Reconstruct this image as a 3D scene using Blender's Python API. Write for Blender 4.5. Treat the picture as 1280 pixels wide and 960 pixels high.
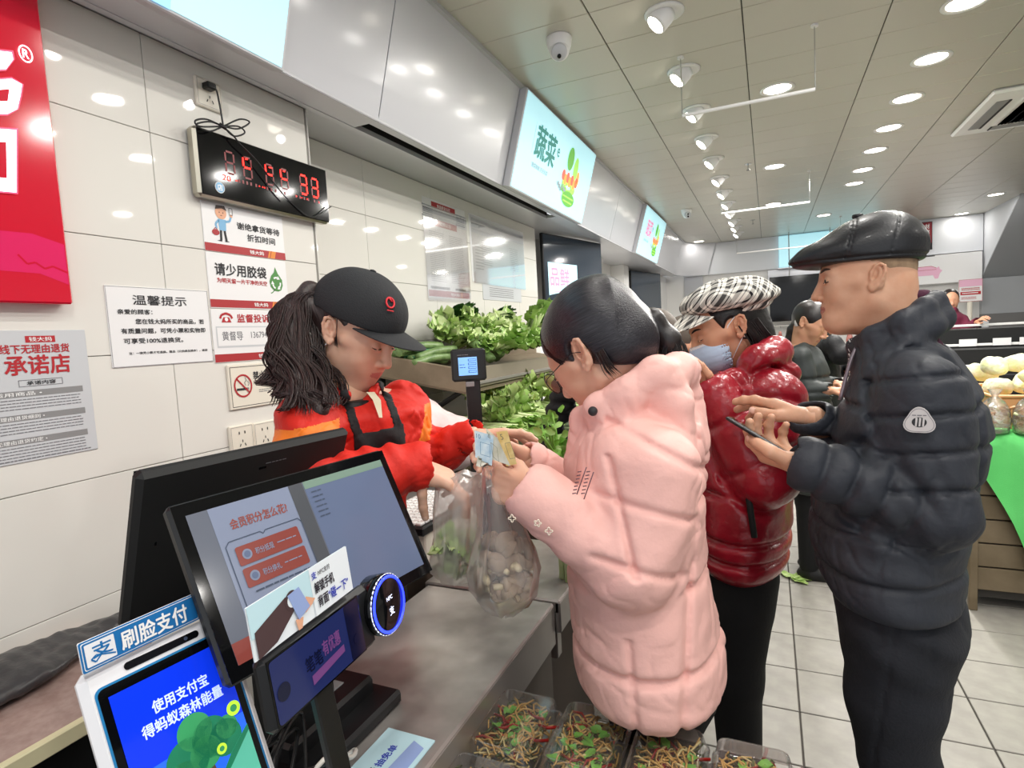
import bpy, math, random
import numpy as np
from mathutils import Vector, Matrix
for _o in list(bpy.data.objects): bpy.data.objects.remove(_o)
sc = bpy.context.scene; COL = sc.collection
random.seed(4); RNG = np.random.RandomState(7)
V3 = lambda *a: np.array(a, float)
PI = math.pi
# ------------------------------------------------------------------ camera
F_PX = 720.73; EYE = V3(0, 0, 1.5)
_y, _p, _r = .42199570, -.08076231, -.05518940
_f = V3(-math.sin(_y)*math.cos(_p), math.cos(_y)*math.cos(_p), math.sin(_p)); _rt = V3(math.cos(_y), math.sin(_y), 0); _u = np.cross(_rt, _f)
CR = math.cos(_r)*_rt+math.sin(_r)*_u; CU = -math.sin(_r)*_rt+math.cos(_r)*_u; CF = _f
cam = bpy.data.objects.new('camera', bpy.data.cameras.new('camera')); COL.objects.link(cam)
cam.data.sensor_width = 36; cam.data.lens = F_PX/1280*36; cam.data.clip_start = .02
cam.matrix_world = Matrix(((CR[0], CU[0], -CF[0], 0), (CR[1], CU[1], -CF[1], 0), (CR[2], CU[2], -CF[2], 1.5), (0, 0, 0, 1)))
sc.camera = cam
def at(x, y, z):
    "the place seen at photograph pixel (x, y), z metres in front of the camera"
    return EYE+(CF+CR*(x-640)/F_PX-CU*(y-480)/F_PX)*z
# ------------------------------------------------------------------ world, exposure
sc.view_settings.view_transform = 'Standard'; sc.view_settings.look = 'None'
sc.view_settings.gamma = 1; sc.view_settings.use_curve_mapping = False; sc.view_settings.exposure = 0.0
w = bpy.data.worlds.new('world'); sc.world = w; w.use_nodes = True
bg = w.node_tree.nodes['Background']; bg.inputs[0].default_value = (.93, .96, 1, 1); bg.inputs[1].default_value = 1.3
sc.cycles.max_bounces = 8; sc.cycles.transparent_max_bounces = 16
sc.cycles.sample_clamp_indirect = 4; sc.cycles.caustics_reflective = False; sc.cycles.caustics_refractive = False
def lamp(name, kind, loc, power, size=.1, target=None, color=(1, .97, .92), angle=140):
    l = bpy.data.lights.new(name, kind); l.energy = power; l.color = color
    if kind == 'SPOT': l.shadow_soft_size = size; l.spot_size = math.radians(angle); l.spot_blend = .8
    else: l.shape = 'DISK'; l.size = size
    o = bpy.data.objects.new(name, l); COL.objects.link(o); o.location = loc
    d = Vector(target)-Vector(loc) if target is not None else Vector((0, 0, -1))
    o.rotation_euler = d.to_track_quat('-Z', 'Y').to_euler(); return o
# ------------------------------------------------------------------ materials
MATS = {}
def srgb(c):
    if isinstance(c, str): c = [int(c[i:i+2], 16)/255 for i in (0, 2, 4)]
    return [x/12.92 if x <= .04045 else ((x+.055)/1.055)**2.4 for x in c]
def mat(name, col, rough=.5, metal=0, emit=0, emitcol=None, bump=None, var=None, sss=0, spec=.5, coat=0, trans=0, alpha=1, stretch=None, ior=1.45):
    """bump=(scale,strength[,detail]); var=(scale,colour2) mixes a second colour by noise; stretch scales the coordinates"""
    if name in MATS: return MATS[name]
    m = bpy.data.materials.new(name); m.use_nodes = True; nt = m.node_tree; b = nt.nodes['Principled BSDF']; L = nt.links.new
    c = srgb(col); b.inputs['Base Color'].default_value = (*c, 1)
    b.inputs['Roughness'].default_value = rough; b.inputs['Metallic'].default_value = metal; b.inputs['IOR'].default_value = ior
    b.inputs['Specular IOR Level'].default_value = spec; b.inputs['Coat Weight'].default_value = coat; b.inputs['Coat Roughness'].default_value = .1
    b.inputs['Transmission Weight'].default_value = trans; b.inputs['Alpha'].default_value = alpha
    if sss: b.inputs['Subsurface Weight'].default_value = sss; b.inputs['Subsurface Radius'].default_value = (.012, .004, .002); b.inputs['Subsurface Scale'].default_value = 1
    if emit: b.inputs['Emission Strength'].default_value = emit; b.inputs['Emission Color'].default_value = (*srgb(emitcol or col), 1)
    if bump or var:
        tc = nt.nodes.new('ShaderNodeTexCoord'); src = tc.outputs['Object']
        if stretch:
            mp = nt.nodes.new('ShaderNodeMapping'); mp.inputs['Scale'].default_value = stretch; L(src, mp.inputs[0]); src = mp.outputs[0]
    if bump:
        n = nt.nodes.new('ShaderNodeTexNoise'); n.inputs['Scale'].default_value = bump[0]; n.inputs['Detail'].default_value = bump[2] if len(bump) > 2 else 3
        L(src, n.inputs['Vector']); bp = nt.nodes.new('ShaderNodeBump'); bp.inputs['Strength'].default_value = bump[1]; bp.inputs['Distance'].default_value = bump[3] if len(bump) > 3 else .004
        L(n.outputs['Fac'], bp.inputs['Height']); L(bp.outputs[0], b.inputs['Normal'])
    if var:
        n2 = nt.nodes.new('ShaderNodeTexNoise'); n2.inputs['Scale'].default_value = var[0]; n2.inputs['Detail'].default_value = 4; L(src, n2.inputs['Vector'])
        rp = nt.nodes.new('ShaderNodeValToRGB'); rp.color_ramp.elements[0].position = .35; rp.color_ramp.elements[1].position = .65
        rp.color_ramp.elements[0].color = (*c, 1); rp.color_ramp.elements[1].color = (*srgb(var[1]), 1)
        L(n2.outputs['Fac'], rp.inputs[0]); L(rp.outputs[0], b.inputs['Base Color'])
    MATS[name] = m; return m
def film(name, col, opacity=.3, rough=.15, gloss=.12, bump=None, transl=.5, fres=1.0):
    "thin clear or milky plastic"
    if name in MATS: return MATS[name]
    m = bpy.data.materials.new(name); m.use_nodes = True; nt = m.node_tree; nt.nodes.clear(); N = nt.nodes.new; L = nt.links.new
    out = N('ShaderNodeOutputMaterial'); tr = N('ShaderNodeBsdfTransparent'); df = N('ShaderNodeBsdfDiffuse'); tl = N('ShaderNodeBsdfTranslucent'); gl = N('ShaderNodeBsdfGlossy')
    c = (*srgb(col), 1); df.inputs[0].default_value = c; tl.inputs[0].default_value = c; gl.inputs[0].default_value = (1, 1, 1, 1); gl.inputs['Roughness'].default_value = rough
    m1 = N('ShaderNodeMixShader'); m1.inputs[0].default_value = transl; L(df.outputs[0], m1.inputs[1]); L(tl.outputs[0], m1.inputs[2])
    m2 = N('ShaderNodeMixShader'); m2.inputs[0].default_value = opacity; L(tr.outputs[0], m2.inputs[1]); L(m1.outputs[0], m2.inputs[2])
    fr = N('ShaderNodeFresnel'); fr.inputs[0].default_value = 1.45; ad = N('ShaderNodeMath'); ad.operation = 'MULTIPLY_ADD'; ad.inputs[1].default_value = fres; ad.inputs[2].default_value = gloss-.04*fres; ad.use_clamp = True; L(fr.outputs[0], ad.inputs[0])
    m3 = N('ShaderNodeMixShader'); L(ad.outputs[0], m3.inputs[0]); L(m2.outputs[0], m3.inputs[1]); L(gl.outputs[0], m3.inputs[2]); L(m3.outputs[0], out.inputs[0])
    if bump:
        tc = N('ShaderNodeTexCoord'); n = N('ShaderNodeTexNoise'); n.inputs['Scale'].default_value = bump[0]; L(tc.outputs['Object'], n.inputs['Vector'])
        bp = N('ShaderNodeBump'); bp.inputs['Strength'].default_value = bump[1]; bp.inputs['Distance'].default_value = .01; L(n.outputs['Fac'], bp.inputs['Height'])
        for s in (df, gl): L(bp.outputs[0], s.inputs['Normal'])
    MATS[name] = m; return m
# ------------------------------------------------------------------ mesh builder
def nrm(v): v = np.asarray(v, float); return v/(np.linalg.norm(v)+1e-12)
def basis(z, up=(0, 0, 1)):
    "rows x, y, z of a frame whose z axis is given"
    z = nrm(z); up = V3(*up)
    if abs(z@up) > .98: up = V3(0, 1, 0)
    x = nrm(np.cross(up, z)); return np.array([x, np.cross(z, x), z])
I3 = np.eye(3)
def rotz(a): c, s = math.cos(a), math.sin(a); return np.array([[c, s, 0], [-s, c, 0], [0, 0, 1.]])   # rows are the axes
class MB:
    def __init__(s): s.v = []; s.f = []; s.m = []; s.mats = []; s.n = 0; s.sm = []
    def mi(s, m):
        m = MATS[m] if isinstance(m, str) else m
        if m not in s.mats: s.mats.append(m)
        return s.mats.index(m)
    def add(s, v, f, m, smooth=False):
        v = np.asarray(v, float).reshape(-1, 3); i = s.mi(m); n = s.n
        s.v.append(v); s.n += len(v)
        if isinstance(f, np.ndarray): f = (f+n).tolist()
        else: f = [[j+n for j in q] for q in f]
        s.f += f; s.m += [i]*len(f) if np.isscalar(i) else list(i); s.sm += [smooth]*len(f); return s
    def box(s, c, half, m, R=I3, bev=0):
        h = np.asarray(half, float); c = np.asarray(c, float)
        if not bev:
            g = np.array([[x, y, z] for x in (-1, 1) for y in (-1, 1) for z in (-1, 1)])*h
            return s.add(c+g@R, [(0, 1, 3, 2), (4, 6, 7, 5), (0, 4, 5, 1), (2, 3, 7, 6), (0, 2, 6, 4), (1, 5, 7, 3)], m)
        bev = min(bev, h.min()*.98); v = []; idx = {}
        for x in (-1, 1):
            for y in (-1, 1):
                for z in (-1, 1):
                    for a in range(3):
                        q = np.array([x, y, z])*(h-bev); q[a] = (x, y, z)[a]*h[a]; idx[(x, y, z, a)] = len(v); v.append(q)
        f = []
        def q4(L): f.append(L)
        for a in range(3):
            b, d = (a+1) % 3, (a+2) % 3
            for sg in (-1, 1):
                def k(p, q, ax):
                    t = [0, 0, 0]; t[a] = sg; t[b] = p; t[d] = q; return idx[(*t, ax)]
                r = [k(-1, -1, a), k(1, -1, a), k(1, 1, a), k(-1, 1, a)]; q4(r if sg > 0 else r[::-1])
            for p in (-1, 1):
                for q in (-1, 1):      # edge running along axis a
                    def e(t, ax): u = [0, 0, 0]; u[a] = t; u[b] = p; u[d] = q; return idx[(*u, ax)]
                    r = [e(-1, b), e(1, b), e(1, d), e(-1, d)]; q4(r if p*q > 0 else r[::-1])
        for x in (-1, 1):
            for y in (-1, 1):
                for z in (-1, 1): r = [idx[(x, y, z, a)] for a in range(3)]; q4(r if x*y*z > 0 else r[::-1])
        return s.add(c+np.array(v)@R, f, m)
    def b(s, x0, x1, y0, y1, z0, z1, m, bev=0): return s.box(((x0+x1)/2, (y0+y1)/2, (z0+z1)/2), (abs(x1-x0)/2, abs(y1-y0)/2, abs(z1-z0)/2), m, I3, bev)
    def tube(s, pts, r, m, n=8, closed=False, cap=True, flat=1.0, smooth=True, up=None):
        P = np.asarray(pts, float); k = len(P); r = np.broadcast_to(np.asarray(r, float), (k,))
        T = np.roll(P, -1, 0)-np.roll(P, 1, 0) if closed else np.gradient(P, axis=0)
        T /= np.linalg.norm(T, axis=1)[:, None]+1e-12
        u = V3(*(up or (0, 0, 1)));
        if abs(T[0]@u) > .95: u = V3(1, 0, 0)
        X = []; x = nrm(u-T[0]*(u@T[0]))
        for t in T: x = nrm(x-t*(x@t)); X.append(x)
        X = np.array(X); Y = np.cross(T, X); a = np.arange(n)*2*PI/n
        v = P[:, None]+(X[:, None]*np.cos(a)[None, :, None]+Y[:, None]*np.sin(a)[None, :, None]*flat)*r[:, None, None]
        i = np.arange(k if closed else k-1)[:, None]; j = np.arange(n)[None]; i2 = (i+1) % k; j2 = (j+1) % n
        f = np.stack([i*n+j, i*n+j2, i2*n+j2, i2*n+j], -1).reshape(-1, 4).tolist()
        if cap and not closed: f.append(list(range(n))[::-1]); f.append([(k-1)*n+q for q in range(n)])
        return s.add(v.reshape(-1, 3), f, m, smooth)
    def cyl(s, a, b, r, m, n=20, r2=None): return s.tube([a, b], [r, r if r2 is None else r2], m, n, smooth=False)
    def lathe(s, prof, m, o=(0, 0, 0), R=I3, n=24, smooth=True, sx=1, sy=1):
        a = np.arange(n)*2*PI/n; v = []
        for r, z in prof: v += [(r*math.cos(t)*sx, r*math.sin(t)*sy, z) for t in a]
        k = len(prof); f = [(i*n+j, i*n+(j+1) % n, (i+1)*n+(j+1) % n, (i+1)*n+j) for i in range(k-1) for j in range(n)]
        f.append(list(range(n))[::-1]); f.append([(k-1)*n+j for j in range(n)])
        return s.add(np.asarray(o)+np.array(v)@R, f, m, smooth)
    def grid(s, P, m, smooth=True, closed=False):
        "P (a, b, 3)"
        P = np.asarray(P, float); a, b = P.shape[:2]; i = np.arange(a-1)[:, None]; j = np.arange(b if closed else b-1)[None]; j2 = (j+1) % b
        return s.add(P.reshape(-1, 3), np.stack([i*b+j, i*b+j2, (i+1)*b+j2, (i+1)*b+j], -1).reshape(-1, 4), m, smooth)
    def poly(s, pts, m, th=0, n=None):
        "flat outline, extruded by th against its normal"
        P = np.asarray(pts, float); k = len(P)
        if not th: return s.add(P, [list(range(k))], m)
        nn = nrm(np.cross(P[1]-P[0], P[2]-P[1])) if n is None else n
        return s.add(np.r_[P, P-nn*th], [list(range(k)), list(range(2*k-1, k-1, -1))]+[(i, i+k, (i+1) % k+k, (i+1) % k) for i in range(k)], m)
    def mesh(s, name, off=(0, 0, 0)):
        me = bpy.data.meshes.new(name); v = np.concatenate(s.v)-np.asarray(off, float)
        me.from_pydata(v.tolist(), [], s.f)
        for m in s.mats: me.materials.append(m)
        me.polygons.foreach_set('material_index', s.m); me.polygons.foreach_set('use_smooth', s.sm); me.update(); return me
    def build(s, name, parent=None, loc=None, label=None):
        root = parent
        while root is not None and root.parent is not None: root = root.parent
        off = root.location if root is not None else (loc if loc is not None else (0, 0, 0))
        o = bpy.data.objects.new(name, s.mesh(name, tuple(off))); COL.objects.link(o)
        if parent is not None: o.parent = parent
        elif loc is not None: o.location = loc
        if label: o['label'] = label
        return o
def thing(name, label, cat, loc=(0, 0, 0), group=None):
    o = bpy.data.objects.new(name, None); COL.objects.link(o); o.location = tuple(loc); o.empty_display_size = .05
    o['label'] = label; o['category'] = cat
    if group: o['group'] = group
    return o
def tag(o, label, cat, group=None, kind=None):
    o['label'] = label; o['category'] = cat
    if group: o['group'] = group
    if kind: o['kind'] = kind
    return o
def struct(o): o['kind'] = 'structure'; return o
def stuff(o): o['kind'] = 'stuff'; return o
def copy_tree(o, parent=None):
    c = o.copy(); COL.objects.link(c)
    if parent: c.parent = parent
    for ch in list(o.children): copy_tree(ch, c)
    return c
# ------------------------------------------------------------------ flat print
_TX = {}
def text_mesh(t, bold=0):
    bold = 0
    k = (t, bold)
    if k not in _TX:
        c = bpy.data.curves.new('t', 'FONT'); c.body = t; c.resolution_u = 3; c.offset = bold
        o = bpy.data.objects.new('t', c); COL.objects.link(o); bpy.context.view_layer.update()
        m = bpy.data.meshes.new_from_object(o); v = np.array([x.co[:] for x in m.vertices]).reshape(-1, 3); f = [list(p.vertices) for p in m.polygons]
        bpy.data.objects.remove(o); bpy.data.meshes.remove(m)
        v = v-v.min(0); _TX[k] = (v/(v.max(0)+[1e-9, 1e-9, 1]), f)
    return _TX[k]
class Sheet(MB):
    "print on a plane: origin top-left, ex to the right, ey down, metres"
    def __init__(s, O, ex, ey, curve=None): super().__init__(); s.O = np.asarray(O, float); s.ex = nrm(ex); s.ey = nrm(ey); s.nn = np.cross(s.ey, s.ex); s.l = 0
    def P(s, uv, lay): uv = np.asarray(uv, float); return s.O+uv[:, :1]*s.ex+uv[:, 1:2]*s.ey+s.nn*(.0002+.0003*lay)
    def pl(s, uv, m, lay=1): uv = list(uv)[::-1]; s.add(s.P(uv, lay), [list(range(len(uv)))], m); return s
    def rect(s, u0, v0, u1, v1, m, lay=1, r=0):
        if not r: return s.pl([(u0, v0), (u1, v0), (u1, v1), (u0, v1)], m, lay)
        pts = []
        for cx, cy, a0 in ((u1-r, v0+r, -90), (u1-r, v1-r, 0), (u0+r, v1-r, 90), (u0+r, v0+r, 180)):
            pts += [(cx+r*math.cos(math.radians(a0+t)), cy+r*math.sin(math.radians(a0+t))) for t in (0, 22, 45, 68, 90)]
        return s.pl(pts, m, lay)
    def disc(s, u, v, r, m, lay=2, ry=None, n=24): return s.pl([(u+r*math.cos(t*2*PI/n), v+(ry or r)*math.sin(t*2*PI/n)) for t in range(n)], m, lay)
    def line(s, pts, wd, m, lay=2, closed=False):
        pts = [np.asarray(p, float) for p in pts]
        for a, b in zip(pts, pts[1:]+([pts[0]] if closed else [])):
            if closed is False and b is pts[0]: break
            d = nrm(b-a); n = V3(-d[1], d[0])*wd/2; s.pl([a-n, b-n, b+n, a+n], m, lay)
        return s
    def frame(s, u0, v0, u1, v1, wd, m, lay=2): return s.line([(u0, v0), (u1, v0), (u1, v1), (u0, v1)], wd, m, lay, True)
    def text(s, t, u0, v0, u1, v1, m, lay=3, bold=0):
        v, f = text_mesh(t); q = np.c_[u0+v[:, 0]*(u1-u0), v1-v[:, 1]*(v1-v0)]; k = (v1-v0)*(.022 if bold else .012)
        for i, (a, b) in enumerate(((-1, -.6), (1, .6), (-.6, 1), (.6, -1)) if bold else ((-1, -1), (1, 1))): s.add(s.P(q+np.array([a, b])*k, lay+.05*i), f, m)
        return s
    def rule(s, u0, u1, v, n, dv, m, wd=.0012, lay=2):
        "lines of print too small to read, as rows of short strokes"
        for i in range(n):
            u = u0
            while u < u1-.004:
                L = random.uniform(.004, .014); e = min(u1, u+L); s.rect(u, v+i*dv, e, v+i*dv+wd, m, lay); u = e+.0015
        return s
# ------------------------------------------------------------------ implicit surfaces -> mesh
class Sdf:
    def __init__(s): s.ops = []; s.disp = []
    def u(s, f, k=.01): s.ops.append((f, 'u', k)); return s
    def cut(s, f, k=.005): s.ops.append((f, 'c', k)); return s
    def isect(s, f, k=.003): s.ops.append((f, 'i', k)); return s
    def d(s, f): s.ops.append((f, 'd', 0)); return s
    def ev(s, p):
        D = np.full(len(p), 9.)
        for f, o, k in s.ops: D = comb(D, f, p, o, k)
        return D
def comb(D, f, p, o, k):
    if o == 'd': return D+f(p)
    a = f(p)
    if o == 'u': h = np.clip(.5+.5*(D-a)/k, 0, 1); return D*(1-h)+a*h-k*h*(1-h)
    if o == 'c': a = -a
    h = np.clip(.5-.5*(D-a)/k, 0, 1); return D*(1-h)+a*h+k*h*(1-h)
def cone(a, b, ra, rb=None):
    a = np.asarray(a, float); b = np.asarray(b, float); rb = ra if rb is None else rb; ab = b-a; L = ab@ab+1e-12
    def f(p):
        q = p-a; t = np.clip(q@ab/L, 0, 1); q = q-t[:, None]*ab; return np.sqrt(np.einsum('ij,ij->i', q, q))-(ra+(rb-ra)*t)
    return f
def chain(pts, rs): return [cone(pts[i], pts[i+1], rs[i], rs[i+1]) for i in range(len(pts)-1)]
def ell(c, r, R=I3):
    c = np.asarray(c, float); r = np.asarray(r, float)
    def f(p):
        q = (p-c)@R.T/r; k0 = np.sqrt(np.einsum('ij,ij->i', q, q))+1e-9; q = q/r; k1 = np.sqrt(np.einsum('ij,ij->i', q, q))+1e-9; return k0*(k0-1)/k1
    return f
def rbox(c, h, rd, R=I3):
    c = np.asarray(c, float); h = np.asarray(h, float)-rd
    def f(p):
        q = np.abs((p-c)@R.T)-h; return np.linalg.norm(np.maximum(q, 0), axis=1)+np.minimum(q.max(1), 0)-rd
    return f
def plane(n, d):
    n = nrm(n); return lambda p: p@n-d
def loft(o, R, secs, rnd=.02):
    "secs rows (z, cx, cy, rx, ry[, power]) in the frame with rows R at o; elliptical sections blended along z"
    o = np.asarray(o, float); S = np.array(secs, float); z0, z1 = S[0, 0], S[-1, 0]
    zz = np.linspace(z0, z1, 60); C = [np.interp(zz, S[:, 0], S[:, i]) for i in range(1, 5)]
    ker = np.array([1, 2, 3, 2, 1])/9.; C = [np.convolve(np.pad(c, 2, mode='edge'), ker, 'valid') for c in C]
    def f(p):
        q = (p-o)@R.T; z = np.clip(q[:, 2], z0, z1); cx, cy, rx, ry = [np.interp(z, zz, c) for c in C]
        x = (q[:, 0]-cx)/rx; y = (q[:, 1]-cy)/ry; k0 = np.sqrt(x*x+y*y)+1e-6; k1 = np.sqrt((x/rx)**2+(y/ry)**2)+1e-6; d = k0*(k0-1)/k1
        e = np.abs(q[:, 2]-(z0+z1)/2)-(z1-z0)/2; a = np.maximum(d+rnd, 0); b = np.maximum(e+rnd, 0)
        return np.sqrt(a*a+b*b)+np.minimum(np.maximum(d, e)+rnd, 0)-rnd
    return f
def sdf_mesh(S, lo, hi, h, slack=.01):
    "surface nets on the blocks of 8^3 cells that the surface passes through"
    lo = np.asarray(lo, float); hi = np.asarray(hi, float); Bs = 8*h; nb = np.ceil((hi-lo)/Bs).astype(int)
    ix = np.stack(np.meshgrid(*[np.arange(n) for n in nb], indexing='ij'), -1).reshape(-1, 3); ctr = lo+(ix+.5)*Bs
    D = np.full(len(ctr), 9.); each = []
    for f, o, k in S.ops:
        each.append(None if o == 'd' else f(ctr)); D = comb(D, f, ctr, o, k)
    keep = np.abs(D) < 7.2*h+slack; ix = ix[keep]; Dk = D[keep]; N = len(ix)
    g = np.arange(9); loc = np.stack(np.meshgrid(g, g, g, indexing='ij'), -1).reshape(-1, 3)
    F = np.empty((N, 729), np.float32)
    for c0 in range(0, N, 400):
        sl = slice(c0, min(N, c0+400)); P = (lo+(ix[sl][:, None]*8+loc[None])*h); n = len(P); d = np.full((n, 729), 9.)
        for (f, o, k), e in zip(S.ops, each):
            if o == 'd': sel = np.arange(n)
            else:
                ek = e[keep][sl]; mar = 16*h+k+slack
                sel = np.nonzero(ek < Dk[sl]+mar if o == 'u' else (ek < mar if o == 'c' else ek > -mar))[0]
            if len(sel): d[sel] = comb(d[sel].ravel(), f, P[sel].reshape(-1, 3), o, k).reshape(-1, 729)
        F[sl] = d
    F = F.reshape(N, 9, 9, 9); s = F < 0
    cn = [(i, j, k) for i in (0, 1) for j in (0, 1) for k in (0, 1)]
    cnt = sum(s[:, i:i+8, j:j+8, k:k+8].astype(np.int8) for i, j, k in cn); act = np.argwhere((cnt > 0) & (cnt < 8))
    if not len(act): return np.zeros((0, 3)), np.zeros((0, 4), int)
    b, x, y, z = act.T; val = np.stack([F[b, x+i, y+j, z+k] for i, j, k in cn], 1); G = ix[b]*8+act[:, 1:]
    acc = np.zeros((len(act), 3)); num = np.zeros(len(act)); CN = np.array(cn, float)
    for p in range(8):
        for q in range(p+1, 8):
            if np.abs(CN[p]-CN[q]).sum() == 1:
                a, c = val[:, p], val[:, q]; m = (a < 0) != (c < 0); t = np.where(m, a/np.where(m, a-c, 1), 0)
                acc += np.where(m[:, None], CN[p]+t[:, None]*(CN[q]-CN[p]), 0); num += m
    Vt = lo+(G+acc/num[:, None])*h; M = int(nb.max()*8+4); key = (G[:, 0]+1)*M*M+(G[:, 1]+1)*M+G[:, 2]+1
    order = np.argsort(key); ks = key[order]; st = (M*M, M, 1); Q = []
    for a, (pi, u, w) in enumerate(((4, 1, 2), (2, 2, 0), (1, 0, 1))):
        m = np.nonzero((val[:, 0] < 0) != (val[:, pi] < 0))[0]; k0 = key[m]
        L = [np.searchsorted(ks, k0-o).clip(0, len(ks)-1) for o in (0, st[u], st[u]+st[w], st[w])]
        ok = np.all([ks[l] == k0-o for l, o in zip(L, (0, st[u], st[u]+st[w], st[w]))], 0)
        q = np.stack([order[l] for l in L], 1)[ok]; fl = val[m, 0][ok] >= 0; q[fl] = q[fl][:, ::-1]; Q.append(q)
    return Vt, np.concatenate(Q)
def add_sdf(mb, S, lo, hi, h, m, regions=(), slack=.01, smooth=True, post=None):
    "regions: (material, test(points)) pairs"
    v, q = sdf_mesh(S, lo, hi, h, slack)
    if post is not None: v = post(v)
    idx = np.full(len(q), mb.mi(m)); c = v[q].mean(1) if len(q) else v
    for rm, t in regions: idx[t(c)] = mb.mi(rm)
    n = mb.n; mb.v.append(v); mb.n += len(v); mb.f += (q+n).tolist(); mb.m += idx.tolist(); mb.sm += [smooth]*len(q)
def sn(p, fr, seed=0):
    "cheap smooth noise in about -1..1"
    r = np.random.RandomState(seed); o = np.zeros(len(p))
    for i in range(5):
        d = r.randn(3); d /= np.linalg.norm(d); o += np.sin(p@d*fr*(1+.35*i)+r.rand()*6.28+1.6*np.sin(p@np.roll(d, 1)*fr*.7+r.rand()*6.28))
    return o/3.2
# ================================================================== lamps of the shop ceiling
CZ = 2.864
SPOTS = [(-.39, y) for y in (.3, .9, 1.5, 2.1, 2.69, 3.32, 3.93, 4.54, 5.13, 5.80, 6.41, 7.01, 7.6, 8.23, 8.75, 9.35)]
DOWN = [(.82, y) for y in (-.6, .3, 1.2, 2.1, 2.7, 3.29, 3.89, 4.49, 5.10, 5.69, 6.36, 6.93)]+[(.07, y) for y in (-.2, 2.03, 3.87, 5.71, 7.47)]+[(2.47, 8.71), (2.47, 10.03), (.68, 8.72), (-1.0, 9.83), (2.47, 6.2), (2.47, 3.6), (2.47, 1.6)]
for x, y in SPOTS: lamp('spot_light', 'SPOT', (x-.06, y-.01, CZ-.125), 11.5 if y < 8 else 3.5, .022, (x-.62, y-.05, 1.6), (1, .965, .9), 120)
for x, y in DOWN: lamp('down_light', 'AREA', (x, y, CZ-.012), 11 if y < 4 else 24 if y < 8 else 12 if y < 9 else 1.5, .13, None, (1, .97, .92))
# ================================================================== room materials
mat('tile', 'e0ded8', .035, spec=.25)
mat('grout', '8f8d88', .8)
mat('panel_w', 'c3c4c9', .33, metal=.25)
mat('fascia', 'cdced4', .25, coat=.2)
mat('dark_gap', '1c1b1c', .8)
mat('ceil', 'cbc8bd', .32, metal=.2)
mat('ceil_gap', '55534d', .8)
mat('floor_tile', '97938c', .45, var=(14, 'a39f97'), bump=(60, .1))
mat('floor_grout', '4c4844', .9)
mat('back_wall', 'eae9e7', .7)
mat('bulk', 'dde0e6', .6)
mat('grey_slope', 'a3a6aa', .6)
mat('grey_low', '6f6e6e', .7)
mat('white_pl', 'e8e8e6', .35)
mat('cream_pl', 'e6e0d2', .3)
mat('grey_pl', '8b8b8c', .45)
mat('black_pl', '17181a', .35)
mat('black_matte', '121314', .6)
mat('black_gloss', '0a0b0d', .08, spec=.35)
mat('chrome', 'c9c9c9', .18, metal=1)
mat('steel', 'cdc8c3', .3, metal=.55, bump=(3, .12, 4, .002), var=(5, '9b9692'))
mat('steel_edge', 'b5b1ad', .32, metal=.7)
mat('alu', 'b8b4a6', .3, metal=.9)
mat('lamp_on', 'ffffff', .5, emit=14, emitcol='fff6e4')
mat('lamp_white', 'eeeeee', .35)
mat('paper', 'e9e9ea', .5)
mat('paper_grey', 'c9ccd0', .35)
mat('ink', '26262a', .6)
mat('ink_soft', '77777c', .6)
mat('red_ink', 'b3262f', .5)
mat('brand_red', 'a92b30', .45)
mat('orange_ink', 'e08a3a', .5)
mat('white_ink', 'f2f2f2', .5)
# ================================================================== floor
mb = MB(); mb.b(-2.2, 5.6, -2.6, 12, -.05, -.006, 'floor_grout'); floor = struct(mb.build('floor'))
fx = [.083+.6*k for k in range(-3, 9)]; fy = [2.05+.303*k for k in range(-10, 34)]
mb = MB(); mb.b(.003, .597, .003, .300, -.006, 0, 'floor_tile', .002); tm = mb.mesh('floor_tile')
rest = MB(); cnt = 0
for y in fy:
    for x in fx:
        if -1.2 < x < 3 and .2 < y < 9.5 and cnt < 230:
            o = bpy.data.objects.new('floor_tile', tm); COL.objects.link(o); o.parent = floor; o.location = (x, y, 0); cnt += 1
        else: rest.b(x+.003, x+.597, y+.003, y+.3, -.006, 0, 'floor_tile')
stuff(rest.build('tile_field', floor))
# ================================================================== ceiling of metal panels
mb = MB(); mb.b(-1.95, 5.6, -2.6, 12, CZ+.008, CZ+.06, 'ceil_gap'); ceil = struct(mb.build('ceiling'))
cx = [-.683-.6, -.683, -.083, .517, 1.117, 1.717, 2.317, 2.917, 3.517, 4.117, 4.717]; cy0 = 2.532
mb = MB(); mb.b(.0025, .5975, .0015, .2985, 0, .012, 'ceil', .0025); pm = mb.mesh('ceiling_panel'); rest = MB(); cnt = 0
for j in range(-17, 31):
    y = cy0+.3*j
    for x in cx:
        if x < 2.9 and 1.4 < y < 9 and cnt < 200:
            o = bpy.data.objects.new('ceiling_panel', pm); COL.objects.link(o); o.parent = ceil; o.location = (x, y, CZ); cnt += 1
        else: rest.b(x+.0025, x+.5975, y+.0015, y+.2985, CZ, CZ+.012, 'ceil')
stuff(rest.build('panel_field', ceil))
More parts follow.
